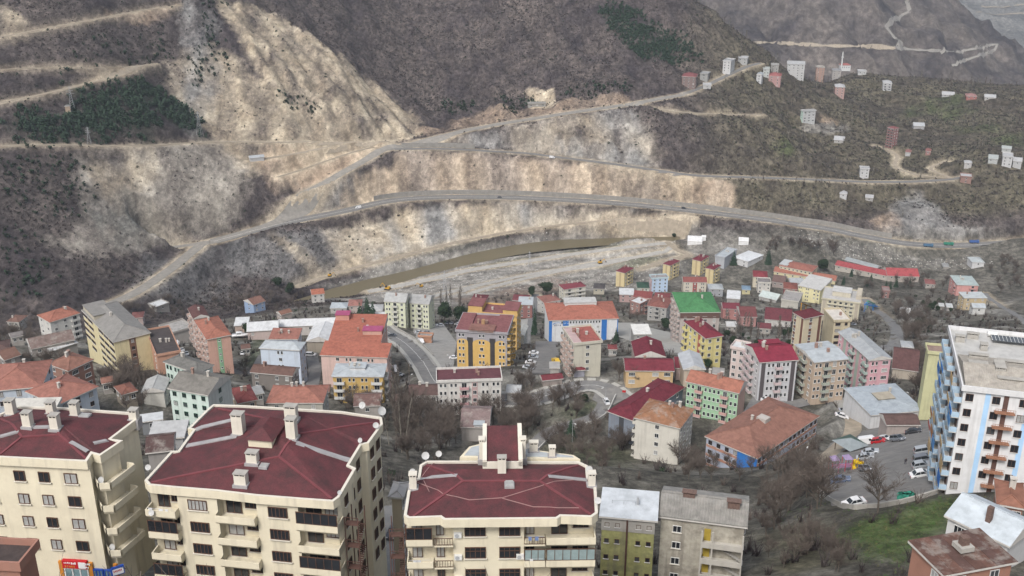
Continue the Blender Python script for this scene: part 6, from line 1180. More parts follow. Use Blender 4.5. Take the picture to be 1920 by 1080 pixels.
# ------------------------------------------------------------------ old concrete house and its green neighbour
def old_extra(root, ro, W, D, e, rise, roof):
    b = MB(); nxx = 60; cor = roofm((.27,.255,.225), 'rust')
    for q in range(nxx):
        xa = W*q/nxx; xb = W*(q+1)/nxx; za, zb_ = (.10 if q % 2 else 0), (0 if q % 2 else .10); b.face([(xa, -.1, e + .12 + za), (xb, -.1, e + .12 + zb_), (xb, D*.55, e + rise + .05 + za*0 + zb_), (xa, D*.55, e + rise + .05 + za)])
    b.build('corrugated_roof', cor, ro)
    for k in range(5):
        z = e - 3.5 - 2.9*k
        b = MB(); b.box(.50*W, .97*W, -1.3, .44, z - .2, z); b.box(.50*W, .97*W, -1.3, -1.18, z, z + .75); b.box(.50*W, .52*W, -1.18, .44, z, z + .75); b.box(.955*W, .97*W, -1.18, .44, z, z + .75)
        for x in (.50, .62, .955): b.box(x*W, x*W + .22, -1.29, -1.12, z + .752, z + 2.69)
        o = b.build('balcony', wallm((.45,.42,.36)), root)
        d = MB(); d.box(-.5, .5, -.05, .0, 0, 2.1); q = d.build('door', mat('yellow_door', (.34,.25,.04), .7, .2), root); q.location = (.565*W, .42, z + .01)
        if k: st_ = MB(); [st_.box(.66*W + j*.36, .66*W + j*.36 + .36, -.4, .3, z + 2.55 - j*.22, z + 2.68 - j*.22) for j in range(11)]; st_.build('stair', conc, o)
        w_ = nwin(root, 1.3, 1.2, 1, 'w', 0); w_.location = (.22*W, .38, z + 1.4)
    for fx, fy in ((.32, .5), (.83, .38)): b = MB(); b.box(-.9, .9, -.5, .5, -.8, .7); b.box(-1.1, 1.1, -.6, .6, .95, 1.05); [b.box(x - .08, x + .08, -.45, .45, .7, .95) for x in (-.8, 0, .8)]; o = b.build('chimney', mat('sooty_brick', (.13,.085,.07), .9, .3, 3), ro); o.location = (fx*W, fy*D, e + 1.3)
bld('old_concrete_house', 'old grey concrete apartment house with corrugated roof and open stair balconies', (1234,968),(1402,986),(1421,929), 18, 'gablex', (.27,.26,.235), 'rust', (.40,.37,.30), '. .', Rr='w w', fr='b', rise=1.6, ch=0, s=166, cat='apartment block', extra=old_extra, wmat=mat('weathered_cement', (.36,.335,.28), .95, .25, .8, streak=.75, stain=(.17,.15,.12), stain_amt=.6))
def green_extra(root, ro, W, D, e, rise, roof):
    b = MB(); b.box(.40, W - .40, .34, .44, e - 2.6, e - .3); b.build('cement_band', conc, root); b = MB(); b.box(.47*W, .50*W, .2, .44, 0, e - .3); b.build('drain_pipe', steel, root)
    b = MB(); b.tube((.2*W, .45*D, e + 1.0), (.62*W, .5*D, e + 1.0), .03, .03, 5); [b.tube((x*W, .47*D, e + .3), (x*W, .47*D, e + 1.0), .03, .03, 5) for x in (.2, .4, .6)]; b.box(.62*W, .66*W, .47*D, .52*D, e, e + 1.7); b.build('aerial', metalg, ro)
bld('green_yellow_house', 'narrow mossy yellow green house with white sheet roof beside the centre block', (1123,968),(1233,988),(1218,938), 17, 'shed', (.56,.60,.63), 'metal', (.36,.35,.12), 'n n . n n', Rr='.', fr='b', rise=.8, ch=0, s=164, cat='apartment block', extra=green_extra, wmat=mat('mossy_render', (.30,.295,.125), .95, .25, .8, streak=.6, stain=(.16,.16,.09), stain_amt=.6))
# ------------------------------------------------------------------ bottom right houses
def rust_extra(root, ro, W, D, e, rise, roof):
    b = MB(); b.box(-.5, .5, -.4, .4, -.5, 1.2); b.box(-.9, .9, -.9, .9, -.5, .12, 1); o = b.build('chimney', [mat('sooty_brick', (.13,.085,.07), .9, .3, 3), conc], ro); o.location = (.5*W, .5*D, e + .9)
    for k in range(7):
        b = MB(); b.box(W*k/7 + .01, W*(k+1)/7 - .02, .02, D - .02, e + .02, e + .05 + .02*(k % 2)); b.build('roof_sheet', roofm(((.13,.062,.045), (.155,.072,.05), (.115,.06,.048))[k % 3], 'rust'), ro)
bld('rust_roof_house', 'brick house with a broad rust brown sheet roof in the bottom right corner', (1770,1080),(1902,1047),(1712,1012), 8, 'shed', (.14,.07,.05), 'rust', (.36,.16,.10), 'w w', L='. w', rise=.05, ch=0, cat='house', extra=rust_extra)
def white_extra(root, ro, W, D, e, rise, roof):
    b = MB(); b.box(-.35, .35, -.35, .35, -.5, 2.2); o = b.build('chimney', mat('sooty_brick', (.13,.085,.07), .9, .3, 3), ro); o.location = (.55*W, .25*D, e + 1.0)
bld('white_sheet_house', 'house with a broad white metal sheet roof behind the rust roofed house', (1770,966),(1888,1030),(1818,922), 8, 'gablex', (.50,.56,.60), 'metal', (.55,.55,.54), 'W W', L='w', rise=2.0, ch=0, cat='house', extra=white_extra)
# ------------------------------------------------------------------ vegetation
bark = mat('grey_bark', (.105,.088,.072), .95, .25, 2.0); twig = mat('bare_twigs', (.105,.085,.072), .95, .2, .6, coords='Generated'); palebark = mat('poplar_bark', (.19,.175,.145), .95, .2, 1.0)
leafd = mat('dark_evergreen', (.022,.038,.018), .8, .45, .9, spec=.2); leafc = mat('conifer_needles', (.028,.050,.030), .85, .4, .9, spec=.2); leafb = mat('shrub_leaves', (.030,.046,.020), .85, .4, .6, spec=.2)
def tri_tube(V, F, p0, p1, r0, r1, n_=3):
    d = (p1 - p0); 
    if d.length < 1e-5: return
    d.normalize(); a = d.orthogonal().normalized(); b = d.cross(a); i = len(V)
    for p, r in ((p0, r0), (p1, r1)):
        for k in range(n_): t = 2*math.pi*k/n_; V.append(tuple(p + a*(r*math.cos(t)) + b*(r*math.sin(t))))
    for k in range(n_): q = (k+1) % n_; F.append((i+k, i+q, i+n_+q, i+n_+k))
def bare_proto(seed, h, kind='round'):
    tmin = .011 if kind == 'thin' else .024; thin = kind == 'thin'; kind = 'round' if thin else kind
    rr = random.Random(seed); TV, TF, CV, CF = [], [], [], []
    def grow(p, d, ln, r, lev):
        seg = 3 if lev < 2 else 2; pts = [p]
        for k in range(seg):
            d = (d + Vector((rr.uniform(-1, 1), rr.uniform(-1, 1), rr.uniform(-.2, .6)))*(.16 if lev else .07)).normalized(); p = p + d*(ln/seg); pts.append(p)
        for k in range(seg):
            r0 = r*(1 - .55*k/seg); r1 = r*(1 - .55*(k+1)/seg); tri_tube(TV if lev < 2 else CV, TF if lev < 2 else CF, pts[k], pts[k+1], r0, r1, 5 if lev == 0 else 3)
        if lev >= 4: return
        nb = ((6, 3, 3, 0) if thin else (8, 6, 5, 4))[lev] if kind == 'round' else (16, 5, 4, 3)[lev]
        for k in range(nb):
            t = (.35 + .65*(k + rr.random())/nb) if lev == 0 and kind == 'round' else ((.12 + .88*(k + rr.random())/nb) if lev == 0 else .25 + .75*rr.random()); i = min(seg - 1, int(t*seg)); q = pts[i].lerp(pts[i+1], t*seg - i)
            az = rr.uniform(0, 2*math.pi); side = Vector((math.cos(az), math.sin(az), 0)); sp = (rr.uniform(.55, 1.1) if kind == 'round' else rr.uniform(.2, .38)) if lev < 2 else rr.uniform(.5, 1.2)*(1 if kind == 'round' else .6)
            nd = (d + side*sp + Vector((0, 0, .18 if kind == 'round' else .35))).normalized()
            l2 = ln*(rr.uniform(.45, .75) if kind == 'round' else (rr.uniform(.16, .26)*(1.25 - .7*t) if lev == 0 else rr.uniform(.4, .6)))
            grow(q, nd, l2, max(r*(.5 if kind == 'round' else (.28 if lev == 0 else .5)), tmin), lev + 1)
    grow(Vector((0, 0, -.5)), Vector((0, 0, 1)), h*(.55 if kind == 'round' else .95), h*((.012 if thin else .020) if kind == 'round' else .011), 0)
    bk = bark if kind == 'round' else palebark
    a = bpy.data.meshes.new('trunk'); a.from_pydata(TV, [], TF); a.materials.append(bk); c = bpy.data.meshes.new('crown'); c.from_pydata(CV, [], CF); c.materials.append(twig)
    return a, c
def leaf_cloud(rr, n_, rad, cen, sz, V, F):
    for k in range(n_):
        u = Vector((rr.gauss(0, 1), rr.gauss(0, 1), rr.gauss(0, 1))).normalized(); p = Vector(cen) + Vector((u.x*rad[0], u.y*rad[1], u.z*rad[2]))*(rr.uniform(.55, 1.05)); n2 = (u + Vector((rr.uniform(-1, 1), rr.uniform(-1, 1), rr.uniform(-1, 1)))*.7).normalized(); a = n2.orthogonal().normalized()*sz*rr.uniform(.6, 1.4); b = n2.cross(a).normalized()*sz*rr.uniform(.5, 1.1); i = len(V)
        V += [tuple(p - a), tuple(p + b), tuple(p + a), tuple(p - b*.8)]; F.append((i, i+1, i+2, i+3))
def ever_proto(seed, h, w, lobes=9):
    rr = random.Random(seed); V, F = [], []
    for k in range(lobes): az = rr.uniform(0, 6.28); r = rr.uniform(0, .6)*w/2; leaf_cloud(rr, 260, (w*.27, w*.27, h*.2), (r*math.cos(az), r*math.sin(az), h*rr.uniform(.42, .80)), .32, V, F)
    c = bpy.data.meshes.new('crown'); c.from_pydata(V, [], F); c.materials.append(leafd); b = MB(); b.tube((0, 0, -.5), (0, 0, h*.5), .22, .14, 6)
    for k in range(5): az = rr.uniform(0, 6.28); b.tube((0, 0, h*.35), (math.cos(az)*w*.3, math.sin(az)*w*.3, h*.65), .1, .04, 4)
    return b.mesh('trunk', bark), c
def conifer_proto(seed, h, w):
    rr = random.Random(seed); V, F = [], []; nl = max(10, int(h*2.2))
    for k in range(nl):
        t = k/nl; z = h*(.08 + .92*t); r = w/2*(1 - t)**.85 + .08; nb = max(6, int(16*(1 - t) + 5))
        for q in range(nb):
            az = rr.uniform(0, 6.28); rl = r*rr.uniform(.7, 1.12); d = Vector((math.cos(az), math.sin(az), 0)); s = Vector((-d.y, d.x, 0))*rl*.30; p0 = Vector((0, 0, z + .1)); p1 = d*rl + Vector((0, 0, z - rl*.32)); i = len(V); mid = p0.lerp(p1, .6)
            V += [tuple(p0), tuple(mid + s), tuple(p1), tuple(mid - s)]; F.append((i, i+1, i+2, i+3))
            m2 = p0.lerp(p1, .75) - Vector((0, 0, .25*rl)); i = len(V); V += [tuple(p0.lerp(p1, .3)), tuple(m2 + s*.7), tuple(p1 - Vector((0, 0, .1*rl))), tuple(m2 - s*.7)]; F.append((i, i+1, i+2, i+3))
    c = bpy.data.meshes.new('crown'); c.from_pydata(V, [], F); c.materials.append(leafc); b = MB(); b.tube((0, 0, -.5), (0, 0, h*.9), .16, .03, 6); return b.mesh('trunk', bark), c
PB_ROUND = [bare_proto(s_, 9) for s_ in range(5)]; PB_THIN = [bare_proto(90 + s_, 9, 'thin') for s_ in range(2)]; PB_POP = [bare_proto(20 + s_, 14, 'poplar') for s_ in range(3)]; PB_EV = [ever_proto(40 + s_, 8, 8) for s_ in range(3)]; PB_CO = [conifer_proto(60 + s_, 9, 3.8) for s_ in range(3)]; PB_CY = [conifer_proto(70, 12, 2.2)]
def plant(name, protos, p, sc, label, cat='tree', group=None, rr=random):
    t, c = rr.choice(protos); o = empty(name, (p[0], p[1], p[2]), rr.uniform(0, 6.28)); o.scale = (sc*rr.uniform(.85, 1.15), sc*rr.uniform(.85, 1.15), sc); link('trunk', t, o); link('crown', c, o); tag(o, label, cat, group); return o
rv = random.Random(77)
FOOT_B = [(min(p[0] for p in f), max(p[0] for p in f), min(p[1] for p in f), max(p[1] for p in f), f) for f in FOOT]
def blocked(x, y, m=0):
    for x0, x1, y0, y1, f in FOOT_B:
        if x0 - m <= x <= x1 + m and y0 - m <= y <= y1 + m and (m > 0 or bool(in_poly(np.array(x), np.array(y), f))): return True
    return False
def on_road(x, y, m=.5): return bil(ROADMASK, np.array(x), np.array(y), GX0, GY0, GS) < m
def scatter_pts(poly, n_, rr, tries=12):
    out = []; xs = [p[0] for p in poly]; ys = [p[1] for p in poly]; k = 0
    while len(out) < n_ and k < n_*tries:
        k += 1; x, y = rr.uniform(min(xs), max(xs)), rr.uniform(min(ys), max(ys))
        if not bool(in_poly(np.array(x), np.array(y), poly)): continue
        p = at(x, y)
        if blocked(p.x, p.y) or on_road(p.x, p.y): continue
        out.append(p)
    return out
# --- single trees one can point at
for px, py, pr, nm, sc, lb in ((1452,992,PB_ROUND,'bare_tree',1.28,'tall bare tree right of the old concrete house, nearest the camera'), (1646,962,PB_ROUND,'bare_tree',1.05,'bare spreading tree at the near edge of the parking lot'), (1272,872,PB_ROUND,'bare_tree',.95,'bare tree against the corner of the rusty roofed block'), (1195,725,PB_ROUND,'bare_tree',.85,'bare tree in front of the orange walled maroon house'), (1160,715,PB_ROUND,'bare_tree',1.0,'bare tree left of the orange walled maroon house'), (1110,672,PB_ROUND,'bare_tree',.8,'bare tree at the corner of the cream block'),
    (1270,1050,PB_ROUND,'bare_tree',.8,'bare bush like tree in front of the old concrete house'), (1376,780,PB_ROUND,'bare_tree',.7,'bare tree at the right corner of the green apartment block'), (1800,905,PB_ROUND,'bare_tree',.55,'small bare tree at the foot of the white tower'), (460,700,PB_ROUND,'bare_tree',.9,'bare tree beside the stone row'), (1155,642,PB_CO,'cypress',.95,'small dark conifer beside the blue and white school'), (1070,826,PB_CO,'spruce',.95,'single dark spruce on the lawn behind the centre block'), (1002,628,PB_CY,'cypress',1.6,'tall dark cypress left of the blue and white school'),
    (834,604,PB_EV,'stone_pine',1.55,'left of two broad dark pines beside the pale green blocks'), (862,606,PB_EV,'stone_pine',1.45,'right of two broad dark pines beside the pale green blocks'), (1027,553,PB_EV,'stone_pine',1.5,'broad dark pine behind the blue and white school'), (997,556,PB_EV,'stone_pine',1.0,'smaller dark pine above the red brick house'), (1249,618,PB_EV,'stone_pine',.95,'dark evergreen left of the green roofed block'), (523,540,PB_EV,'stone_pine',1.3,'left dark evergreen under the grey quarry slope'), (546,552,PB_EV,'stone_pine',1.3,'right dark evergreen under the grey quarry slope'), (470,632,PB_EV,'stone_pine',1.0,'dark evergreen beside the white boat'),
    (1375,497,PB_CO,'cedar',1.6,'dark conifer in front of the white depot'), (1440,495,PB_CO,'cedar',1.7,'dark conifer left of the yellow school'), (1543,510,PB_EV,'stone_pine',1.6,'dark evergreen between the yellow school and red roofs'), (1328,690,PB_EV,'shrub',.5,'dark shrub behind the grey gabled house'), (1150,655,PB_EV,'shrub',.35,'round dark shrub near the paved square'), (1263,446,PB_EV,'stone_pine',.6,'lone dark pine at the head of the river flats'), (1095,755,PB_EV,'shrub',.45,'dark shrub on the roadside lawn'), (1100,665,PB_EV,'shrub',.4,'dark shrub at the front of the cream block')):
    p = at(px, py); plant(nm, pr, p, sc, lb, 'shrub' if nm == 'shrub' else 'tree', None, rv)
for k, (px, py) in enumerate(((676,606),(690,604),(700,606))): plant('cedar', PB_CO, at(px, py), 1.5 + .3*(k == 1), ('left', 'middle', 'right')[k] + ' of three dark cedars left of the pale green blocks', 'tree', 'three cedars', rv)
# --- groves: trees nobody could tell apart share their label
GROVES = [([(945,750),(1000,700),(1060,700),(1110,735),(1060,770),(960,770)], 16, PB_ROUND, 'bare_tree', (.6,1.0), 'bare tree beside the bend of the town street'), ([(640,735),(720,750),(735,775),(650,770)], 10, PB_ROUND, 'bare_tree', (.6,1.0), 'bare tree below the yellow orange block'), ([(1600,790),(1700,760),(1740,800),(1640,810)], 6, PB_ROUND, 'bare_tree', (.4,.6), 'small bare tree between the light blue depot and the parking lot'), ([(1690,720),(1745,740),(1745,770),(1700,740)], 6, PB_ROUND, 'bare_tree', (.9,1.2), 'bare tree at the foot of the narrow yellow building'), ([(1640,600),(1700,640),(1760,640),(1700,560)], 22, PB_ROUND, 'bare_tree', (.8,1.2), 'bare tree on the slope beyond the white tower'), ([(20,690),(90,650),(200,690),(100,700)], 10, PB_ROUND, 'bare_tree', (.6,.9), 'bare tree between the sheds at the left'),([(730,770),(860,780),(1000,770),(1010,840),(900,835),(760,870)], 60, PB_ROUND, 'bare_tree', (.75,1.25), 'bare tree in the thicket behind the centre cream block'), ([(1000,780),(1130,770),(1190,850),(1200,900),(1020,860)], 30, PB_ROUND, 'bare_tree', (.6,1.0), 'bare tree on the lawns beyond the centre cream block'), ([(730,740),(765,745),(770,880),(728,880)], 10, PB_POP, 'poplar', (1.0,1.35), 'tall bare poplar behind the large cream block'),
 ([(180,700),(260,700),(300,770),(220,775)], 24, PB_ROUND, 'bare_tree', (.6,1.0), 'bare tree in the garden below the long yellow block'), ([(1420,870),(1520,850),(1540,960),(1440,960)], 20, PB_ROUND, 'bare_tree', (.7,1.1), 'bare tree between the tiled school and the playground'), ([(1420,1000),(1560,1010),(1600,1075),(1430,1075)], 16, PB_ROUND, 'bare_tree', (.35,.65), 'small bare fruit tree in the garden beside the lawn'),
 ([(1300,850),(1420,890),(1420,920),(1280,900)], 12, PB_ROUND, 'bare_tree', (.6,.9), 'bare tree behind the old concrete house'), ([(1355,600),(1480,612),(1480,650),(1360,645)], 16, PB_POP, 'poplar', (.7,1.0), 'tall bare poplar in front of the maroon rows'), ([(1350,620),(1480,620),(1480,655),(1350,650)], 12, PB_EV, 'evergreen', (.35,.6), 'dark evergreen among the poplars'), ([(1600,520),(1700,530),(1770,500),(1800,600),(1700,640),(1640,560)], 34, PB_ROUND, 'bare_tree', (.7,1.1), 'bare tree on the wooded slope below the pink villa'), ([(1700,560),(1790,570),(1760,640),(1690,640)], 14, PB_EV, 'evergreen', (.4,.75), 'dark evergreen on the wooded slope below the pink villa'), ([(1560,515),(1720,525),(1700,545),(1580,540)], 9, PB_CO, 'cypress', (.7,1.0), 'dark cypress in front of the long red roofs'),
 ([(820,560),(870,560),(870,590),(830,590)], 7, PB_POP, 'poplar', (.9,1.2), 'bare poplar at the edge of the river flats'), ([(200,565),(340,570),(350,600),(300,605),(210,590)], 14, PB_ROUND, 'bare_tree', (.7,1.0), 'bare tree below the gravel road'), ([(380,540),(600,560),(590,590),(400,585)], 26, PB_ROUND, 'bare_tree', (.7,1.1), 'bare tree under the grey quarry slope'), ([(0,560),(70,560),(70,660),(0,670)], 14, PB_ROUND, 'bare_tree', (.7,1.1), 'bare tree around the farmhouse at the left edge'),
 ([(1420,455),(1560,460),(1580,480),(1440,485)], 20, PB_ROUND, 'bare_tree', (.8,1.2), 'bare tree on the flats behind the yellow school'), ([(1840,490),(1915,480),(1915,560),(1860,555)], 16, PB_ROUND, 'bare_tree', (.7,1.1), 'bare tree on the slope at the right edge'), ([(1690,640),(1760,650),(1740,720),(1690,700)], 8, PB_ROUND, 'bare_tree', (.7,1.0), 'bare tree left of the white tower'), ([(1120,580),(1180,580),(1250,600),(1160,600)], 6, PB_ROUND, 'bare_tree', (.6,.9), 'bare tree in the grass beside the concrete house')]
for poly, n_, pr, nm, (s0, s1), lb in GROVES:
    for p in scatter_pts(poly, n_, rv): plant(nm, pr, p, rv.uniform(s0, s1), lb, 'tree', lb.replace('bare tree', 'bare trees', 1), rv)
# foreground saplings below the left blocks
for px, py, up in ((135,1080,2),(250,1085,3),(300,1090,2),(960,1120,3),(1560,1100,0),(60,1100,2)):
    r = ray(px, py); s_ = 88; x, y = r[0]*s_, r[1]*s_; plant('sapling', PB_THIN, (x, y, float(H(x, y))), (CZ + r[2]*s_ + up - float(H(x, y)))/9.0, 'bare sapling top rising at the bottom edge of the picture', 'tree', 'saplings at the bottom edge', rv)
# ------------------------------------------------------------------ ground cover that nobody could count
def bake(name, label, cat, protoV, protoF, pos, sc, mats, flat=1.0, seed=0, tint=None):
    rs = np.random.RandomState(seed); n_ = len(pos); pos = np.asarray(pos, float); PV = np.asarray(protoV, float); PF = np.asarray(protoF, int); th = rs.uniform(0, 2*np.pi, n_); c, s = np.cos(th), np.sin(th); sc = np.asarray(sc, float)
    X = (PV[None, :, 0]*c[:, None] - PV[None, :, 1]*s[:, None])*sc[:, None]; Y = (PV[None, :, 0]*s[:, None] + PV[None, :, 1]*c[:, None])*sc[:, None]; Z = PV[None, :, 2]*sc[:, None]*flat*rs.uniform(.75, 1.3, n_)[:, None]
    V = np.stack([X + pos[:, 0:1], Y + pos[:, 1:2], Z + pos[:, 2:3]], -1).reshape(-1, 3); F = (PF[None] + (np.arange(n_)*len(PV))[:, None, None]).reshape(-1, PF.shape[1])
    mi = np.repeat(rs.randint(0, len(mats), n_), len(PF)) if len(mats) > 1 else None
    o = link(name, np_mesh(name, V, F, mats, False, mi)); tag(o, label, cat, kind='stuff'); return o
def tuft(seed, n_=26, up=1.0, wd=.05):
    rr = random.Random(seed); V, F = [], []
    for k in range(n_):
        az = rr.uniform(0, 6.28); r = rr.uniform(.1, .8); p0 = Vector((rr.uniform(-.25, .25), rr.uniform(-.25, .25), -.05)); p1 = Vector((math.cos(az)*r, math.sin(az)*r, up*rr.uniform(.5, 1.1))); s = Vector((-math.sin(az), math.cos(az), 0))*wd; i = len(V); V += [tuple(p0 - s), tuple(p0 + s), tuple(p1)]; F.append((i, i+1, i+2))
        for q in range(2): t = rr.uniform(.4, .9); a = p0.lerp(p1, t); b = a + Vector((rr.uniform(-.3, .3), rr.uniform(-.3, .3), rr.uniform(.1, .35))); i = len(V); V += [tuple(a - s*.5), tuple(a + s*.5), tuple(b)]; F.append((i, i+1, i+2))
    return V, F
def blob(seed, n_=14, rad=(.55,.55,.45), cz=.4, sz=.34):
    rr = random.Random(seed); V, F = [], []; leaf_cloud(rr, n_, rad, (0, 0, cz), sz, V, F); return V, F
rs = np.random.RandomState(5)
def field(n_, x0, x1, y0, y1, dens):
    x = rs.uniform(x0, x1, n_); y = rs.uniform(y0, y1, n_); d = bil(dens, x, y, GX0, GY0, GS); k = rs.uniform(0, 1, n_) < d; x, y = x[k], y[k]; return np.stack([x, y, H(x, y)], 1)
bright = COLG.mean(-1); free = (ROADMASK > 2.5)*(rdist > 16)*(w_b2 < .3)
bmask = np.zeros(HG.shape, bool)
for x0, x1, y0, y1, f in FOOT_B:
    i0, i1, j0, j1 = [int(q) for q in ((x0 - GX0)/GS - 1, (x1 - GX0)/GS + 2, (y0 - GY0)/GS - 1, (y1 - GY0)/GS + 2)]; i0 = max(i0, 0); j0 = max(j0, 0); bmask[j0:j1, i0:i1] |= in_poly(XX[j0:j1, i0:i1], YY[j0:j1, i0:i1], f)
free = free*(~bmask)
inview = (np.abs(XX) < YY*.50 + 25)
m_scrub = free*inview*w_m*(1 - w_h)*np.clip((.22 - bright)/.14, .06, 1)*np.clip(.5 + 1.3*Nz1, .1, 1)
m_cliff = free*inview*w_m*(1 - w_h)*np.clip((bright - .16)/.1, 0, 1)*np.clip(.08 + 1.0*fbm(XX/35, YY/35, 3, 401), 0, .4)
m_hill = free*inview*w_h*np.clip(.6 + 1.2*Nz1, .1, 1)*np.clip((.25 - bright)/.12, .1, 1)
brown_s = mat('bare_scrub', (.048,.038,.038), .95, .3, .4, spec=.1); grey_s = mat('grey_scrub', (.075,.064,.06), .95, .3, .4, spec=.1); green_s = mat('juniper_scrub', (.026,.038,.022), .9, .35, .5, spec=.1)
def scatter_stuff(name, label, cat, proto, n_, box, dens, s0, s1, mats, flat=1.0, seed=0):
    p = field(n_, *box, dens); return bake(name, label, cat, *proto, p, np.random.RandomState(seed).uniform(s0, s1, len(p))**1.0, mats, flat, seed)
scatter_stuff('mountain_scrub', 'bare brown scrub covering the mountainside', 'scrub', blob(1, 7), 110000, (-560,420,690,1420), m_scrub, .7, 1.9, [brown_s, brown_s, grey_s], .8, 3)
scatter_stuff('juniper_scrub', 'dark green juniper bushes dotted over the rocky slopes', 'scrub', blob(2, 9), 34000, (-560,420,690,1420), np.clip(m_scrub*.35*np.clip(.5 + 2*fbm(XX/70, YY/70, 3, 405), 0, 1)*(1 + 2*(XX < -250)) + m_cliff*.9, 0, 1), .8, 2.2, [green_s, green_s, brown_s], .9, 4)
scatter_stuff('hillside_scrub', 'bare scrub and hedges over the terraced hillside', 'scrub', blob(3, 7), 50000, (100,760,920,1480), m_hill*.7, .7, 2.0, [brown_s, brown_s, grey_s, grey_s, brown_s, green_s], .9, 5)
pine_dense = np.clip(WOOD, 0, 1)*free
def cone(seed):
    rr = random.Random(seed); V, F = [], []; leaf_cloud(rr, 9, (.30,.30,.42), (0, 0, .5), .26, V, F); return V, F
scatter_stuff('pine_wood', 'dense dark green pine wood on the left mountainside', 'wood', cone(1), 22000, (-460,-180,780,960), pine_dense*np.clip(.85 + 1.5*fbm(XX/22, YY/22, 3, 441), .3, 1), 2.8, 5.8, [leafc], 1, 6)
scatter_stuff('upper_pine_wood', 'dark green pine stand high on the middle mountain', 'wood', cone(2), 12000, (60,260,1120,1290), np.clip(WOOD2, 0, 1)*free*.8, 2.5, 5, [leafc], 1, 7)
SPINE = poly_w([(370,0),(420,0),(410,60),(430,110),(370,170),(350,110),(385,60)], 7, 3, 411) + poly_w([(500,170),(560,180),(610,215),(570,215),(520,190)], 5, 3, 412)*.9 + poly_w([(930,185),(1000,175),(1000,200),(940,205)], 4, 3, 413) + poly_w([(1060,165),(1180,150),(1190,180),(1060,185)], 6, 3, 414)*.6 + poly_w([(0,285),(160,285),(170,340),(150,400),(60,390),(0,350)], 10, 3, 415)*.9 + poly_w([(0,430),(60,430),(100,530),(60,560),(0,560)], 8, 3, 416)*1.0 + poly_w([(150,300),(80,130),(300,40),(330,110),(220,120)], 8, 3, 417)*.4 + poly_w([(820,190),(890,195),(880,215),(820,215)], 4, 3, 418)*.8
scatter_stuff('gully_evergreens', 'dark evergreens growing in the gullies of the mountain', 'wood', cone(3), 26000, (-460,260,680,1180), np.clip(SPINE, 0, 1)*free*.8, 1.8, 4.2, [leafc, green_s], 1, 8)
# orchard and poplar rows on the hill, too many and too far to tell apart
tv, tf = [], []; rr_ = random.Random(3)
for k in range(30): az = rr_.uniform(0, 6.28); z0 = rr_.uniform(.1, .7); r = rr_.uniform(.1, .34); s = Vector((-math.sin(az), math.cos(az), 0))*.018; p0 = Vector((0, 0, z0)); p1 = Vector((math.cos(az)*r, math.sin(az)*r, z0 + rr_.uniform(.12, .35))); i = len(tv); tv += [tuple(p0 - s), tuple(p0 + s), tuple(p1)]; tf.append((i, i+1, i+2))
for a in (0, 1.57): s = Vector((math.cos(a), math.sin(a), 0))*.022; i = len(tv); tv += [tuple(-s), tuple(s), (0, 0, .9)]; tf.append((i, i+1, i+2))
scatter_stuff('hillside_orchard', 'bare orchard trees and poplars scattered over the far hillside', 'wood', (tv, tf), 7000, (110,700,930,1450), m_hill*.5*np.clip(.4 + 2*fbm(XX/60, YY/60, 3, 421), 0, 1), 5, 11, [twig, palebark], 1, 9)
# undergrowth in the town: bare bushes, brambles, ivy, weeds
town_free = free*inview*(1 - w_m)*(YY < 900)
g_mask = np.clip(COLG[..., 1]*1.0 - COLG[..., 0]*1.02, 0, .05)/.05
und = town_free*np.clip(.55 + 1.5*Nz2, .1, 1)*(1 - .8*g_mask)
scatter_stuff('undergrowth', 'bare brown undergrowth filling the gaps between the houses', 'undergrowth', tuft(1, 18, 1.2, .05), 14000, (-330,330,105,780), und*.95, 1.2, 2.8, [twig, brown_s, grey_s], 1, 10)
scatter_stuff('evergreen_undergrowth', 'dark green ivy and brambles between the houses', 'undergrowth', blob(5, 26, (.6,.6,.45), .35, .22), 5000, (-330,330,105,780), und*.28*np.clip(.4 + 2.5*fbm(XX/40, YY/40, 3, 431), 0, 1), .8, 2.0, [leafb, leafd], 1, 11)
lawn = poly_w([(1560,1000),(1600,975),(1700,950),(1790,925),(1800,960),(1700,1060),(1620,1045)], 3, 3, 270)*free
scatter_stuff('grass', 'green grass and weeds on the lawn beside the parking lot', 'grass', tuft(6, 12, .5, .03), 16000, (50,130,100,185), lawn*.9 + town_free*.1, .25, .7, [mat('grass_blades', (.060,.115,.028), .8, .35, .5), mat('grass_blades_dry', (.12,.12,.05), .85, .3, .5)], 1, 12)
# rubble on the river flats
def rock(seed):
    rr = random.Random(seed); V = [(rr.uniform(-.6, -.3), rr.uniform(-.5, -.3), -.1), (rr.uniform(.3, .6), rr.uniform(-.5, -.3), -.1), (rr.uniform(.3, .6), rr.uniform(.3, .5), -.1), (rr.uniform(-.6, -.3), rr.uniform(.3, .5), -.1), (rr.uniform(-.3, 0), rr.uniform(-.2, .1), .45), (rr.uniform(.1, .35), rr.uniform(0, .3), .38)]
    return V, [(0,1,4),(1,5,4),(1,2,5),(2,3,5),(3,4,5),(3,0,4)]
rm_ = [mat('pale_rubble', (.36,.345,.31), .95, .2, .5), mat('brown_rubble', (.22,.19,.155), .95, .2, .5), mat('white_rubble', (.40,.39,.36), .95, .15, .5)]
scatter_stuff('river_rubble', 'rubble and debris strewn over the river flats and banks', 'rubble', rock(4), 9000, (-150,420,770,960), np.clip(w_b2*.7 + poly_w([(600,535),(750,486),(1000,436),(1290,416),(1270,444),(1130,446),(1000,458),(800,502),(620,545)], 4, 3, 224)*.9 + poly_w([(1460,440),(1560,440),(1700,475),(1850,480),(1850,500),(1700,500),(1560,480)], 6, 3, 240), 0, 1)*(ROADMASK > 1)*(rdist > 13), .4, 1.5, rm_, 1, 13)
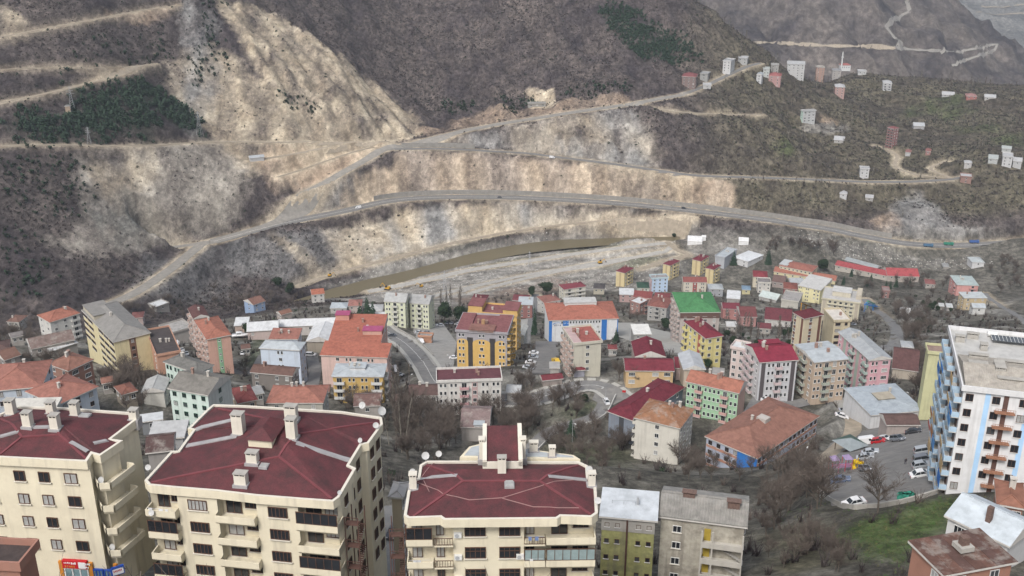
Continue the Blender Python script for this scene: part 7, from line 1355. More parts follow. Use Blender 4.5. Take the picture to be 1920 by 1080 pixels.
# ------------------------------------------------------------------ vehicles
tyre = mat('tyre_rubber', (.02,.02,.02), .9, .1); rimm = mat('wheel_rim', (.35,.35,.36), .4, .1, metal=.6); lampw = mat('headlamp', (.6,.6,.62), .2, .05); lampr = mat('tail_lamp', (.35,.02,.02), .3, .05); carglass = mat('car_glass', (.02,.024,.028), .08, .1, spec=.7); darkp = mat('black_trim', (.025,.025,.027), .5, .1)
PAINT = dict(white=(.62,.62,.62), silver=(.34,.36,.38), grey=(.16,.17,.19), blue=(.10,.13,.20), black=(.02,.02,.024), red=(.38,.015,.02), yellow=(.55,.36,.04), dark=(.05,.055,.065))
def paintm(c): return mat('car_paint_' + c, PAINT[c], .28, .04, .5, spec=.5)
PROF = dict(sedan=dict(L=4.4, w=1.74, body=[(0,.32),(0,.62),(.08,.78),(1.05,.90),(3.55,.92),(4.32,.86),(4.4,.6),(4.4,.32)], cab=[(1.0,.89),(1.75,1.42),(3.0,1.45),(3.75,.91)]),
  hatch=dict(L=3.9, w=1.7, body=[(0,.32),(0,.65),(.08,.80),(.95,.93),(3.75,.98),(3.88,.8),(3.9,.32)], cab=[(.85,.92),(1.6,1.46),(3.2,1.50),(3.78,.97)]),
  mpv=dict(L=4.5, w=1.82, body=[(0,.34),(0,.75),(.1,.92),(.9,1.02),(4.35,1.10),(4.48,.9),(4.5,.34)], cab=[(.75,1.01),(1.6,1.72),(4.0,1.76),(4.42,1.09)]),
  van=dict(L=5.2, w=1.95, body=[(0,.36),(0,.85),(.15,1.05),(.75,1.20),(1.35,2.05),(1.8,2.18),(5.1,2.22),(5.2,2.0),(5.2,.36)], cab=None))
def car_meshes(kind, c):
    k = (kind, c)
    if k in CH: return CH[k]
    p = PROF[kind]; w = p['w']; b = MB(); bd = p['body']; n_ = len(bd); L_ = p['L']
    lay = [(-w/2, .93, .06), (-w/2 + .06, 1, 0), (w/2 - .06, 1, 0), (w/2, .93, .06)]; i = len(b.v)
    for y, sc, dr in lay:
        for x, z in bd: b.v.append(((x - L_/2)*(sc if sc < 1 else 1)*(.985 if sc < 1 else 1), y, z - (dr if z > .5 else 0)))
    for q in range(3):
        for j in range(n_): j2 = (j+1) % n_; b.f.append((i + q*n_ + j, i + (q+1)*n_ + j, i + (q+1)*n_ + j2, i + q*n_ + j2)); b.m.append(0)
    b.f.append(tuple(i + j for j in range(n_))); b.m.append(0); b.f.append(tuple(i + 3*n_ + j for j in reversed(range(n_)))); b.m.append(0)
    body = b.mesh('body', paintm(c)); g = MB(); t = MB()
    if p['cab']:
        cb = p['cab']; wb, wt = w/2 - .07, w/2 - .24
        lo = [(x - L_/2, z) for x, z in cb]
        v = [(lo[0][0], -wb, lo[0][1]), (lo[1][0], -wt, lo[1][1]), (lo[2][0], -wt, lo[2][1]), (lo[3][0], -wb, lo[3][1])]; v2 = [(x, -y, z) for x, y, z in v]
        g.face(v[::-1]); g.face(v2); g.face([v[0], v[1], v2[1], v2[0]][::-1]); g.face([v[2], v[3], v2[3], v2[2]][::-1])
        e = .03; t.box(lo[1][0] - .08, lo[2][0] + .1, -wt - .02, wt + .02, lo[1][1] - .02, lo[2][1] + .03)
        for q in (v, v2):
            for a_, c_ in ((0, 1), (3, 2)): t.tube(q[a_], q[c_], .045, .045, 4)
            mx = (lo[1][0] + lo[2][0])/2; s_ = 1 if q is v2 else -1; t.tube((mx, s_*(wb - .0), lo[0][1]), (mx, s_*(wt + .01), lo[1][1]), .05, .04, 4)
    else:
        g.face([(-L_/2 + .80, -w/2 + .2, 1.26), (-L_/2 + .80, w/2 - .2, 1.26), (-L_/2 + 1.31, w/2 - .25, 1.98), (-L_/2 + 1.31, -w/2 + .25, 1.98)][::-1])
        for s_ in (-1, 1): g.face([(-L_/2 + .95, s_*(w/2 + .012), 1.22), (-L_/2 + 2.0, s_*(w/2 + .012), 1.22), (-L_/2 + 2.0, s_*(w/2 - .02 + .03), 1.85), (-L_/2 + 1.4, s_*(w/2 + .012), 1.85)])
        t.box(L_/2 - .02, L_/2 + .01, -w/2 + .3, w/2 - .3, 1.3, 1.95)
    wh = MB(); wh.tube((0, -.1, 0), (0, .1, 0), .32, .32, 14); ri = MB(); ri.tube((0, -.115, 0), (0, .115, 0), .19, .19, 10)
    hl = MB(); hl.box(-.03, .03, -.17, .17, -.08, .08)
    CH[k] = (body, g.mesh('windows', carglass), t.mesh('cabin_frame', paintm(c)) if p['cab'] else t.mesh('rear_window', carglass), wh.mesh('wheel', tyre), ri.mesh('rim', rimm), hl.mesh('headlight', lampw), hl.mesh('tail_light', lampr)); return CH[k]
def car(px, py, ang, c, kind, label, name=None, grp=None, p=None):
    p = p or at(px, py); M_ = car_meshes(kind, c); q = PROF[kind]; z = float(H(p.x, p.y)) + .17; o = empty(name or ('parked_van' if kind == 'van' else 'parked_car'), (p.x, p.y, z), math.radians(ang)); tag(o, label, 'van' if kind == 'van' else 'car', grp)
    e = 1.5; 
    gx_ = (float(H(p.x + math.cos(o.rotation_euler.z)*e, p.y + math.sin(o.rotation_euler.z)*e)) - float(H(p.x - math.cos(o.rotation_euler.z)*e, p.y - math.sin(o.rotation_euler.z)*e)))/(2*e); o.rotation_euler = (0, -math.atan(gx_), o.rotation_euler.z)
    link('body', M_[0], o); link('windows', M_[1], o); link('cabin_frame' if q['cab'] else 'rear_window', M_[2], o); L_, w = q['L'], q['w']
    for x in (-L_/2 + .82, L_/2 - .85):
        for s_ in (-1, 1): u = link('wheel', M_[3], o); u.location = (x, s_*(w/2 - .08), .32); link('rim', M_[4], u)
    for s_ in (-1, 1): u = link('headlight', M_[5], o); u.location = (-L_/2 + .01, s_*(w/2 - .28), .66); u = link('tail_light', M_[6], o); u.location = (L_/2 - .01, s_*(w/2 - .25), .72)
    return o
G1 = 'cars in the parking lot'
for a_ in ((1727,894,178,'white','sedan','white saloon, nearest of the row along the white tower',G1),(1728,877,176,'silver','hatch','silver hatchback second in the row along the white tower',G1),(1732,866,174,'grey','mpv','grey people carrier third in the row along the white tower',G1),(1733,850,173,'silver','mpv','silver estate car farthest in the row along the white tower',G1),
 (1632,852,165,'silver','sedan','silver saloon beside the playground shelter, farther of two',G1),(1623,861,165,'silver','sedan','silver saloon beside the yellow slide, nearer of two',G1),(1622,885,95,'grey','hatch','grey hatchback right of the yellow slide',G1),(1577,905,160,'blue','sedan','blue grey saloon at the near left corner of the parking lot',G1),(1601,948,12,'white','sedan','white saloon on the lane above the lawn',G1),(1630,833,150,'white','van','white van beside the shelter',G1),(1648,831,150,'red','hatch','red hatchback between the white van and the white car',G1),(1660,827,130,'white','hatch','white hatchback right of the red one',G1),(1684,828,115,'grey','mpv','dark silver car right of the white hatchback',G1),(1713,813,160,'black','sedan','black car by the left face of the white tower',G1),(1577,783,172,'white','sedan','white car at the end wall of the tiled school',G1)): car(*a_[:6], grp=a_[6])
G2 = 'cars on the streets'
for a_ in ((738,1006,80,'dark','hatch','dark car in the alley between the two cream blocks'),(1582,775,175,'silver','sedan','silver car behind the white one at the tiled school'),(333,648,115,'white','van','white van beside the flat brown building'),(342,659,115,'white','sedan','white car below the white van'),(350,666,115,'silver','sedan','silver car lowest in the row below the white van'),(411,692,100,'black','sedan','black car at the foot of the salmon block'),(424,690,95,'silver','hatch','silver car beside the black one at the salmon block'),(455,666,100,'white','hatch','white car in the grass yard right of the salmon block'),(583,668,170,'white','mpv','white car between the blue and pink buildings'),
 (719,620,175,'silver','sedan','silver car at the roadside left of the pale green blocks'),(736,631,160,'dark','sedan','dark car driving past the pale green blocks'),(786,625,175,'silver','sedan','silver car before the pale green blocks'),(801,626,175,'grey','sedan','grey car before the right pale green block'),(825,612,20,'white','sedan','white car beside the broad pines'),(838,609,80,'dark','sedan','dark car under the broad pines'),(847,609,80,'grey','hatch','grey car under the broad pines'),(857,610,60,'white','hatch','white car right of the cars under the pines'),(790,644,110,'white','van','white lorry like van on the paved yard'),(742,697,110,'white','van','white van behind the yellow orange block'),(750,706,140,'silver','sedan','pale car beside the white van'),(852,673,165,'white','sedan','white car left of the grey orange block'),
 (1001,664,168,'white','sedan','white car farthest in the row right of the grey orange block'),(1000,672,168,'silver','sedan','silver car second in the row'),(995,682,168,'white','sedan','white car third in the row'),(990,692,168,'silver','sedan','pale car nearest in the row'),(1043,682,110,'yellow','van','yellow and white minibus in the small car park'),(1273,708,95,'dark','hatch','dark car beside the orange walled maroon house'),(1437,753,170,'white','sedan','white car at the foot of the crimson roofed block'),(1166,832,165,'dark','hatch','dark car under the blue grey hall'),(1137,757,100,'white','hatch','white car on the road junction'),
 (1600,610,120,'grey','sedan','grey car beside the beige hotel')): car(*a_, grp=G2)
for q, (px, py, c, k_, lb) in enumerate(((672,391,'white','van','white van driving on the main road, left end'),(937,371,'dark','sedan','dark car on the main road above the river bend'),(1282,392,'dark','mpv','dark vehicle on the main road above the tents'),(1035,297,'white','van','white van on the middle hillside road'),(195,574,'dark','mpv','dark van at the foot of the gravel road'))):
    car(px, py, (20, 175, 170, 170, 45)[q], c, k_, lb, 'van' if k_ == 'van' else 'car', 'vehicles on the far roads')
def truck(px, py, ang, col, label):
    p = at(px, py); o = empty('truck', (p.x, p.y, float(H(p.x, p.y)) + .15), math.radians(ang)); tag(o, label, 'truck', 'trucks on the main road'); cm = mat('truck_' + label.split()[0], col, .5, .1)
    b = MB(); b.box(-4, -2.3, -1.2, 1.2, .6, 2.7); b.build('cab', cm, o); b = MB(); b.box(-4.02, -3.95, -1.0, 1.0, 1.6, 2.4); b.build('windscreen', carglass, o)
    b = MB(); b.box(-2.1, 4, -1.25, 1.25, .9, 1.1); b.box(-2.1, 4, -1.25, -1.1, 1.1, 2.4); b.box(-2.1, 4, 1.1, 1.25, 1.1, 2.4); b.box(-2.1, -1.95, -1.1, 1.1, 1.1, 2.6); b.box(3.85, 4, -1.1, 1.1, 1.1, 2.3); b.build('tipper_body', cm, o)
    for x in (-3.1, 1.6, 2.9):
        for s_ in (-1, 1): w = MB(); w.tube((x, s_*1.2, .5), (x, s_*.85, .5), .5, .5, 12); w.build('wheel', tyre, o)
truck(1740,463,170,(.07,.14,.22),'blue tipper truck on the main road, left of the green one'); truck(1778,460,172,(.04,.20,.14),'green tipper truck on the main road'); truck(1826,456,178,(.06,.12,.30),'dark blue truck farthest right on the main road')
# excavators on the river flats
def excavator(px, py, ang, label, sc=1.0):
    p = at(px, py); o = empty('excavator', p, math.radians(ang)); o.scale = (sc,)*3; tag(o, label, 'excavator', 'excavators'); ym = mat('machine_yellow', (.46,.26,.03), .6, .15)
    for s_ in (-1, 1):
        b = MB(); pts = [(-1.8,0),(-2.1,.45),(-1.8,.9),(1.8,.9),(2.1,.45),(1.8,0)]; i = len(b.v); y0, y1 = s_*1.35 - .3, s_*1.35 + .3; b.v += [(x, y0, z) for x, z in pts] + [(x, y1, z) for x, z in pts]; b.f += [tuple(range(6)), tuple(range(11, 5, -1))] + [(k, 6+k, 6+(k+1) % 6, (k+1) % 6) for k in range(6)]; b.m += [0]*8; b.build('crawler_track', tyre, o)
    b = MB(); b.box(-1.7, 1.6, -1.3, 1.3, .95, 1.9); b.box(-1.7, -.2, -1.3, 1.3, 1.9, 2.3); b.build('engine_house', ym, o); b = MB(); b.box(.1, 1.5, .3, 1.3, 1.91, 3.1); b.build('cab', carglass, o)
    b = MB(); b.tube((1.4, -.3, 1.7), (4.2, -.3, 4.4), .3, .25, 4); b.build('boom', ym, o); b = MB(); b.tube((4.2, -.3, 4.4), (6.0, -.3, 1.6), .22, .18, 4); b.build('arm', ym, o); b = MB(); b.box(5.6, 6.4, -.8, .2, .6, 1.6); b.build('bucket', darkp, o)
excavator(727,543,160,'orange excavator on the river flats behind the pale green blocks', 1.15); excavator(1125,494,20,'dark red excavator in the middle of the river flats', .9); excavator(790,538,175,'pale machine lying on the river flats', .8); excavator(618,518,10,'excavator on the dirt track beside the quarry slope', .8)
# white motor boat on its cradle
p = at(453, 634); bt = empty('motor_boat', (p.x, p.y, p.z + .6), math.radians(8)); tag(bt, 'white cabin motor boat standing on a cradle in the yard', 'boat'); b = MB(); st_ = []
for t in np.linspace(0, 1, 9):
    x = -4.5 + 9*t; hw = 1.5*(1 - max(0, (t - .45)/.55)**2.2); kz = .1 + .9*max(0, (t - .6)/.4)**2; st_.append([(x, -hw, 1.5 + .35*t), (x, -hw*.75, .75 + kz*.4), (x, 0, kz), (x, hw*.75, .75 + kz*.4), (x, hw, 1.5 + .35*t)])
i = 0
for s_ in st_: b.v += s_
for k in range(8):
    for j in range(4): b.f.append((k*5+j, (k+1)*5+j, (k+1)*5+j+1, k*5+j+1)); b.m.append(0)
    b.f.append((k*5+4, (k+1)*5+4, (k+1)*5, k*5)); b.m.append(0)
b.f.append((0,1,2,3,4)); b.m.append(0); b.build('hull', mat('boat_white', (.62,.62,.62), .3, .05), bt, True)
b = MB(); b.v += [(-2.6,-1.1,1.6),(1.2,-1.0,1.65),(1.2,1.0,1.65),(-2.6,1.1,1.6),(-2.4,-.9,2.7),(.2,-.85,2.7),(.2,.85,2.7),(-2.4,.9,2.7)]; b.f += [(4,5,6,7),(0,1,5,4),(1,2,6,5),(2,3,7,6),(3,0,4,7)]; b.m += [0]*5; b.build('cabin', mat('boat_white', (.62,.62,.62)), bt); b = MB(); b.box(-2.0, .1, -1.02, 1.02, 2.0, 2.45); b.build('cabin_window', carglass, bt); b = MB(); [b.box(x - .1, x + .1, -1.2, 1.2, -.6, .6) for x in (-2.5, 1.5)]; b.build('cradle', steel, bt)
# ------------------------------------------------------------------ retaining walls, lamps, poles, pylons
def wall_path(path, off, h, th, m, name, label, base=-1.0, sub=2):
    pts = []
    for i in range(0, len(path), sub):
        t = path[min(i+1, len(path)-1)] - path[max(i-1, 0)]; t.z = 0; t.normalize(); pts.append((path[i] + Vector((-t.y, t.x, 0))*off, Vector((-t.y, t.x, 0))))
    b = MB()
    for (p0, n0), (p1, n1_) in zip(pts[:-1], pts[1:]):
        a0, a1, c0, c1 = p0 - n0*th/2, p1 - n1_*th/2, p0 + n0*th/2, p1 + n1_*th/2; lo, hi = Vector((0, 0, base)), Vector((0, 0, h)); b.face([a0 + lo, a1 + lo, a1 + hi, a0 + hi]); b.face([c1 + lo, c0 + lo, c0 + hi, c1 + hi]); b.face([a0 + hi, a1 + hi, c1 + hi, c0 + hi])
    o = b.build(name, m, None); tag(o, label, 'wall'); return o
shot = mat('shotcrete', (.235,.225,.205), .95, .2, .3, streak=.3)
mp_ = R['main']; wall_path(mp_[int(len(mp_)*.20):int(len(mp_)*.80)], 8.5, 4.2, .8, shot, 'retaining_wall', 'long grey retaining wall along the uphill side of the main road'); wall_path(R['middle'][2:26], 6.0, 4.2, .8, shot, 'retaining_wall', 'short grey retaining wall above the road junction')
pw = mat('white_wall', (.46,.45,.42), .9, .12, .6, streak=.3); tp, tw_ = TOWNROADS['town_street']; n3 = len(tp)
wall_path(tp[int(n3*.18):int(n3*.50)], -tw_/2 - 1.8, 1.1, .35, pw, 'garden_wall', 'low pale wall curving along the left side of the town street', sub=1); wall_path(tp[int(n3*.05):int(n3*.42)], tw_/2 + 1.8, 1.0, .35, conc, 'garden_wall', 'low concrete wall along the right side of the town street', sub=1)
wall_path(TOWNROADS['lower_lane'][0], 2.7, .9, .3, pw, 'garden_wall', 'low pale wall beside the curving lane in the park', sub=1); wall_path(catmull([at(*q_) for q_ in ((1522,905),(1548,935),(1600,955),(1690,945),(1760,925),(1785,918))]), 0, 1.0, .3, conc, 'boundary_wall', 'low concrete wall between the parking lot and the lawn', sub=1)
wall_path(catmull([at(*q_) for q_ in ((478,732),(520,722),(560,722))]), 0, 1.2, .3, conc, 'garden_wall', 'concrete wall above the orange bungalow', sub=1)
lm = MB(); lm.tube((0, 0, -.3), (0, 0, 7), .09, .06, 6); lm.tube((0, 0, 7), (1.3, 0, 7.4), .05, .04, 5); LPOLE = lm.mesh('pole', metalg); lm = MB(); lm.box(1.1, 1.8, -.14, .14, 7.3, 7.48); LHEAD = lm.mesh('lamp_head', mat('lamp_glass', (.6,.6,.58), .3, .05)); 
for px, py, lb in ((1505,893,'street lamp beside the lane to the playground'),(1266,640,'street lamp on the paved square'),(846,698,'street lamp left of the grey orange block'),(1135,762,'street lamp at the road junction'),(1690,770,'street lamp before the light blue depot'),(1073,830,'street lamp below the dark spruce'),(768,738,'street lamp beside the low white house'),(1180,640,'street lamp near the white roofed kiosk')):
    p = at(px, py); o = empty('street_lamp', p, rv.uniform(0, 6)); tag(o, lb, 'street lamp', 'street lamps'); link('pole', LPOLE, o); link('lamp_head', LHEAD, o)
wood_p = mat('pole_wood', (.10,.075,.055), .9, .2, 2)
for px, py, lb in ((613,704,'wooden pole left of the yellow orange block'),(768,722,'wooden pole at the bend of the town street'),(1840,560,'wooden pole beside the pink villa'),(1700,600,'wooden pole on the wooded slope'),(395,470,'wooden pole at the gravel road fork')):
    p = at(px, py); o = empty('utility_pole', p, rv.uniform(0, 3)); tag(o, lb, 'pole', 'utility poles'); b = MB(); b.tube((0, 0, -.5), (0, 0, 9), .14, .10, 6); b.build('pole', wood_p, o); b = MB(); b.box(-1, 1, -.06, .06, 8.2, 8.35); [b.tube((x, 0, 8.35), (x, 0, 8.55), .05, .05, 5) for x in (-.9, 0, .9)]; b.build('crossarm', wood_p, o)
def pylon(px, py, h, label):
    p = at(px, py); o = empty('power_pylon', p, rv.uniform(-.4, .4)); tag(o, label, 'pylon', 'lattice pylons'); b = MB(); lv = [(0, h*.11), (h*.35, h*.06), (h*.7, h*.03), (h, h*.008)]
    for s_ in ((1,1),(1,-1),(-1,-1),(-1,1)):
        for (z0, w0), (z1, w1) in zip(lv[:-1], lv[1:]): b.tube((s_[0]*w0, s_[1]*w0, z0), (s_[0]*w1, s_[1]*w1, z1), .1, .09, 4)
    for (z0, w0), (z1, w1) in zip(lv[:-1], lv[1:]):
        for k in range(4):
            zz0 = z0 + (z1 - z0)*k/4; zz1 = z0 + (z1 - z0)*(k+1)/4; wa = w0 + (w1 - w0)*k/4; wb = w0 + (w1 - w0)*(k+1)/4
            for s_ in (-1, 1): b.tube((-wa, s_*wa, zz0), (wb, s_*wb, zz1), .05, .05, 3); b.tube((s_*wa, wa, zz0), (s_*wb, -wb, zz1), .05, .05, 3)
    b.build('tower', metalg, o); b = MB()
    for z, w in ((h*.68, h*.16), (h*.80, h*.13), (h*.92, h*.10)): b.tube((-w, 0, z), (w, 0, z), .09, .09, 4); b.tube((-w, 0, z), (0, 0, z + h*.05), .05, .05, 3); b.tube((w, 0, z), (0, 0, z + h*.05), .05, .05, 3)
    b.build('crossarms', metalg, o)
pylon(835,570,24,'lattice pylon on the river flats'); pylon(375,255,22,'lattice pylon in the gully above the slope road'); pylon(136,207,20,'lattice mast beside the tan hut'); pylon(168,270,14,'small lattice pylon beside the slope road'); pylon(993,500,14,'small lattice pylon in the middle of the flats')
# ------------------------------------------------------------------ playground, shelter, people
pk = [mat('play_pink', (.42,.13,.20), .5, .1), mat('play_purple', (.26,.20,.32), .5, .1), mat('play_yellow', (.62,.42,.02), .4, .08), mat('play_red', (.45,.05,.06), .5, .1)]
p = at(1582, 886); pg = empty('play_frame', (p.x, p.y, float(H(p.x, p.y))), .15); tag(pg, 'pink and purple playground climbing frame with yellow spiral slide', 'playground')
for k, (x, y) in enumerate(((0,0),(1.6,0),(3.2,0),(4.8,0),(0,1.8),(1.6,1.8),(3.2,1.8),(4.8,1.8))): b = MB(); b.tube((x - 3, y, 0), (x - 3, y, 3.4), .08, .08, 6); b.build('post', pk[0 if k % 2 else 3], pg)
for x in (-3, -1.4, .2): b = MB(); b.box(x, x + 1.6, 0, 1.8, 1.3, 1.42); b.build('platform', pk[1], pg); b = MB(); [b.box(x + .1 + q*.24, x + .16 + q*.24, -.03, .03, 1.42, 2.2) for q in range(6)]; b.box(x, x + 1.6, -.04, .04, 2.2, 2.28); b.build('guard_rail', pk[0], pg)
for x in (-3, .2): b = MB(); c_ = [(x - .2, -.2, 3.4), (x + 1.8, -.2, 3.4), (x + 1.8, 2.0, 3.4), (x - .2, 2.0, 3.4)]; ap = (x + .8, .9, 4.3); [b.face([c_[q], c_[(q+1) % 4], ap]) for q in range(4)]; b.build('canopy', pk[1], pg)
b = MB(); cen = Vector((3.6, .9, 0)); prv = None
for k in range(27):
    t = k/26; an = math.pi*.9 + t*math.pi*2.3; z = 2.6 - 2.3*t; r0, r1 = .45, 1.35; d = Vector((math.cos(an), math.sin(an), 0)); cur = [cen + d*r0 + Vector((0, 0, z + .35)), cen + d*r0 + Vector((0, 0, z)), cen + d*r1 + Vector((0, 0, z)), cen + d*r1 + Vector((0, 0, z + .45))]
    if prv: [b.face([prv[q], cur[q], cur[q+1], prv[q+1]]) for q in range(3)]
    prv = cur
b.tube(cen, cen + Vector((0, 0, 3.0)), .12, .12, 8); b.build('spiral_slide', pk[2], pg)
p = at(1592, 846); kz = empty('park_shelter', (p.x, p.y, float(H(p.x, p.y))), .5); tag(kz, 'open shelter with half green half grey hipped roof beside the white van', 'shelter')
for x in (-2.6, 2.6):
    for y in (-2.6, 2.6): b = MB(); b.box(x - .09, x + .09, y - .09, y + .09, 0, 2.6); b.build('post', wood_p, kz)
c_ = [(-3.4,-3.4,2.6),(3.4,-3.4,2.6),(3.4,3.4,2.6),(-3.4,3.4,2.6)]
for k in range(4): b = MB(); b.face([c_[k], c_[(k+1) % 4], (0, 0, 4.1)]); b.face([c_[k], (0, 0, 4.02), c_[(k+1) % 4]]); b.build('roof_face', roofm((.26,.30,.31), 'metal') if k in (0, 3) else roofm((.045,.10,.07), 'metal'), kz)
b = MB(); b.box(-2.2, 2.2, -.3, .3, .42, .5); b.box(-2.0, -1.9, -.25, .25, 0, .42); b.box(1.9, 2.0, -.25, .25, 0, .42); b.build('bench', wood_p, kz)
# people: one continuous skinned body each
def person(px, py, ang, top, legs, label, stride=.18):
    p = at(px, py); J = dict(pel=(0,0,.95), sp=(0,0,1.18), ch=(0,0,1.40), nk=(0,0,1.52), hd=(.02,0,1.62), ht=(.02,0,1.74), sL=(0,.19,1.42), eL=(.04,.25,1.15), wL=(.10,.24,.90), hL=(.13,.23,.80), sR=(0,-.19,1.42), eR=(-.06,-.25,1.15), wR=(-.02,-.26,.90), hR=(0,-.25,.80), kL=(stride*.8,.10,.50), aL=(stride,.10,.09), tL=(stride+.16,.11,.05), kR=(-stride*.1,-.10,.50), aR=(-stride,-.10,.09), tR=(-stride+.16,-.11,.05), qL=(0,.10,.90), qR=(0,-.10,.90))
    E = [('pel','sp'),('sp','ch'),('ch','nk'),('nk','hd'),('hd','ht'),('ch','sL'),('sL','eL'),('eL','wL'),('wL','hL'),('ch','sR'),('sR','eR'),('eR','wR'),('wR','hR'),('pel','qL'),('qL','kL'),('kL','aL'),('aL','tL'),('pel','qR'),('qR','kR'),('kR','aR'),('aR','tR')]
    RD = dict(pel=.15, sp=.15, ch=.16, nk=.06, hd=.10, ht=.085, sL=.07, sR=.07, eL=.048, eR=.048, wL=.034, wR=.034, hL=.035, hR=.035, qL=.095, qR=.095, kL=.065, kR=.065, aL=.045, aR=.045, tL=.04, tR=.04)
    ks = list(J); me = bpy.data.meshes.new('body'); me.from_pydata([J[k] for k in ks], [(ks.index(a), ks.index(b)) for a, b in E], []); o = bpy.data.objects.new('tmp', me); COL.objects.link(o); m = o.modifiers.new('skin', 'SKIN'); m.use_smooth_shade = True
    for k, n_ in enumerate(ks): me.skin_vertices[0].data[k].radius = (RD[n_],)*2
    me.skin_vertices[0].data[0].use_root = True; o.modifiers.new('sub', 'SUBSURF').levels = 1; dg = bpy.context.evaluated_depsgraph_get(); bm_ = bpy.data.meshes.new_from_object(o.evaluated_get(dg)); bpy.data.objects.remove(o); bm_.materials.clear()
    for q in (mat('cloth_top_%d' % int(top[0]*1000), top, .9, .1), mat('cloth_legs_%d' % int(legs[0]*1000), legs, .9, .1), mat('skin', (.45,.28,.2), .6, .05), mat('dark_hair', (.02,.015,.012), .8, .1)): bm_.materials.append(q)
    for f in bm_.polygons:
        c = f.center; f.material_index = 3 if c.z > 1.68 or (c.z > 1.60 and c.x < 0) else (2 if c.z > 1.52 or (c.z < .86 and abs(c.y) > .19) else (0 if c.z > .92 else 1))
    r = empty('person', (p.x, p.y, float(H(p.x, p.y)) + .08), math.radians(ang)); tag(r, label, 'person'); link('body', bm_, r); return r
person(1516,908,70,(.03,.03,.032),(.03,.03,.035),'person in black walking on the lane left of the playground'); person(1697,872,100,(.05,.045,.05),(.035,.035,.045),'person in dark clothes standing in the parking lot'); person(1545,872,20,(.04,.04,.05),(.05,.045,.045),'person in dark clothes at the bend of the lane beside the shrubs', .12); person(1549,868,200,(.10,.05,.05),(.03,.03,.035),'second person at the bend of the lane, in a reddish top', .1)
# ------------------------------------------------------------------ odds and ends
p = at(1700, 936); V, F = blob(8, 90, (1.9,1.0,.7), .7, .5); b = MB(); b.v = [tuple(q) for q in V]; b.f = [tuple(q) for q in F]; b.m = [0]*len(F); o = b.build('green_netting', mat('green_net', (.03,.20,.14), .8, .3, 1.5)); o.location = p; tag(o, 'heap of bright green netting on the fence above the lawn', 'netting')
def half_tube(pts, r, m, name, label):
    pth = catmull([Vector(q) for q in pts], .8); b = MB(); prv = None
    for i, q in enumerate(pth):
        t = (pth[min(i+1, len(pth)-1)] - pth[max(i-1, 0)]).normalized(); s = t.cross(Vector((0, 0, 1))).normalized(); u = s.cross(t); cur = [q + s*(r*math.cos(a)) - u*(r*.6*math.sin(a)) for a in np.linspace(0, math.pi, 7)]
        if prv: [b.face([prv[k], cur[k], cur[k+1], prv[k+1]]) for k in range(6)]
        prv = cur
    b.tube(pth[0] - Vector((0, 0, 6)), pth[0], .25, .25, 6); b.tube(pth[len(pth)//2] - Vector((0, 0, 5)), pth[len(pth)//2], .25, .25, 6); o = b.build(name, m); tag(o, label, 'water slide')
for k, c in enumerate(((.02,.17,.50), (.02,.24,.46), (.03,.30,.16))):
    a_ = at(1622 + k*3, 570 - k*3, 6); c_ = at(1648 - k*4, 574 - k*3, 2); half_tube([a_, a_.lerp(c_, .5) + Vector((1.5, 0, -.6)), c_], 1.1, mat('slide_%d' % k, c, .4, .1), 'water_slide', ('dark blue', 'light blue', 'green')[k] + ' water slide lane right of the beige hotel')
a_ = at(1503, 568, 17); c_ = at(1520, 574, 14); half_tube([a_, a_.lerp(c_, .5), c_], .9, mat('slide_orange', (.50,.26,.04), .4, .1), 'water_slide', 'orange water slide above the maroon striped block')
for px, py, up, lb in ((806,606,7,'red flag on the right pale green block'),(1166,742,5,'red flag on a pole at the road junction')):
    p = at(px, py + 4); o = empty('flag', p); o.scale = (.6,)*3; tag(o, lb, 'flag'); b = MB(); b.tube((0, 0, 0), (0, 0, up), .06, .04, 6); b.build('flag_pole', metalg, o); b = MB(); [b.face([(.05 + q*.35, .12*math.sin(q*1.1), up - 1.5), (.05 + (q+1)*.35, .12*math.sin((q+1)*1.1), up - 1.5), (.05 + (q+1)*.35, .12*math.sin((q+1)*1.1), up - .1), (.05 + q*.35, .12*math.sin(q*1.1), up - .1)]) for q in range(6)]; b.build('cloth', mat('flag_red', (.45,.015,.02), .8, .1), o)
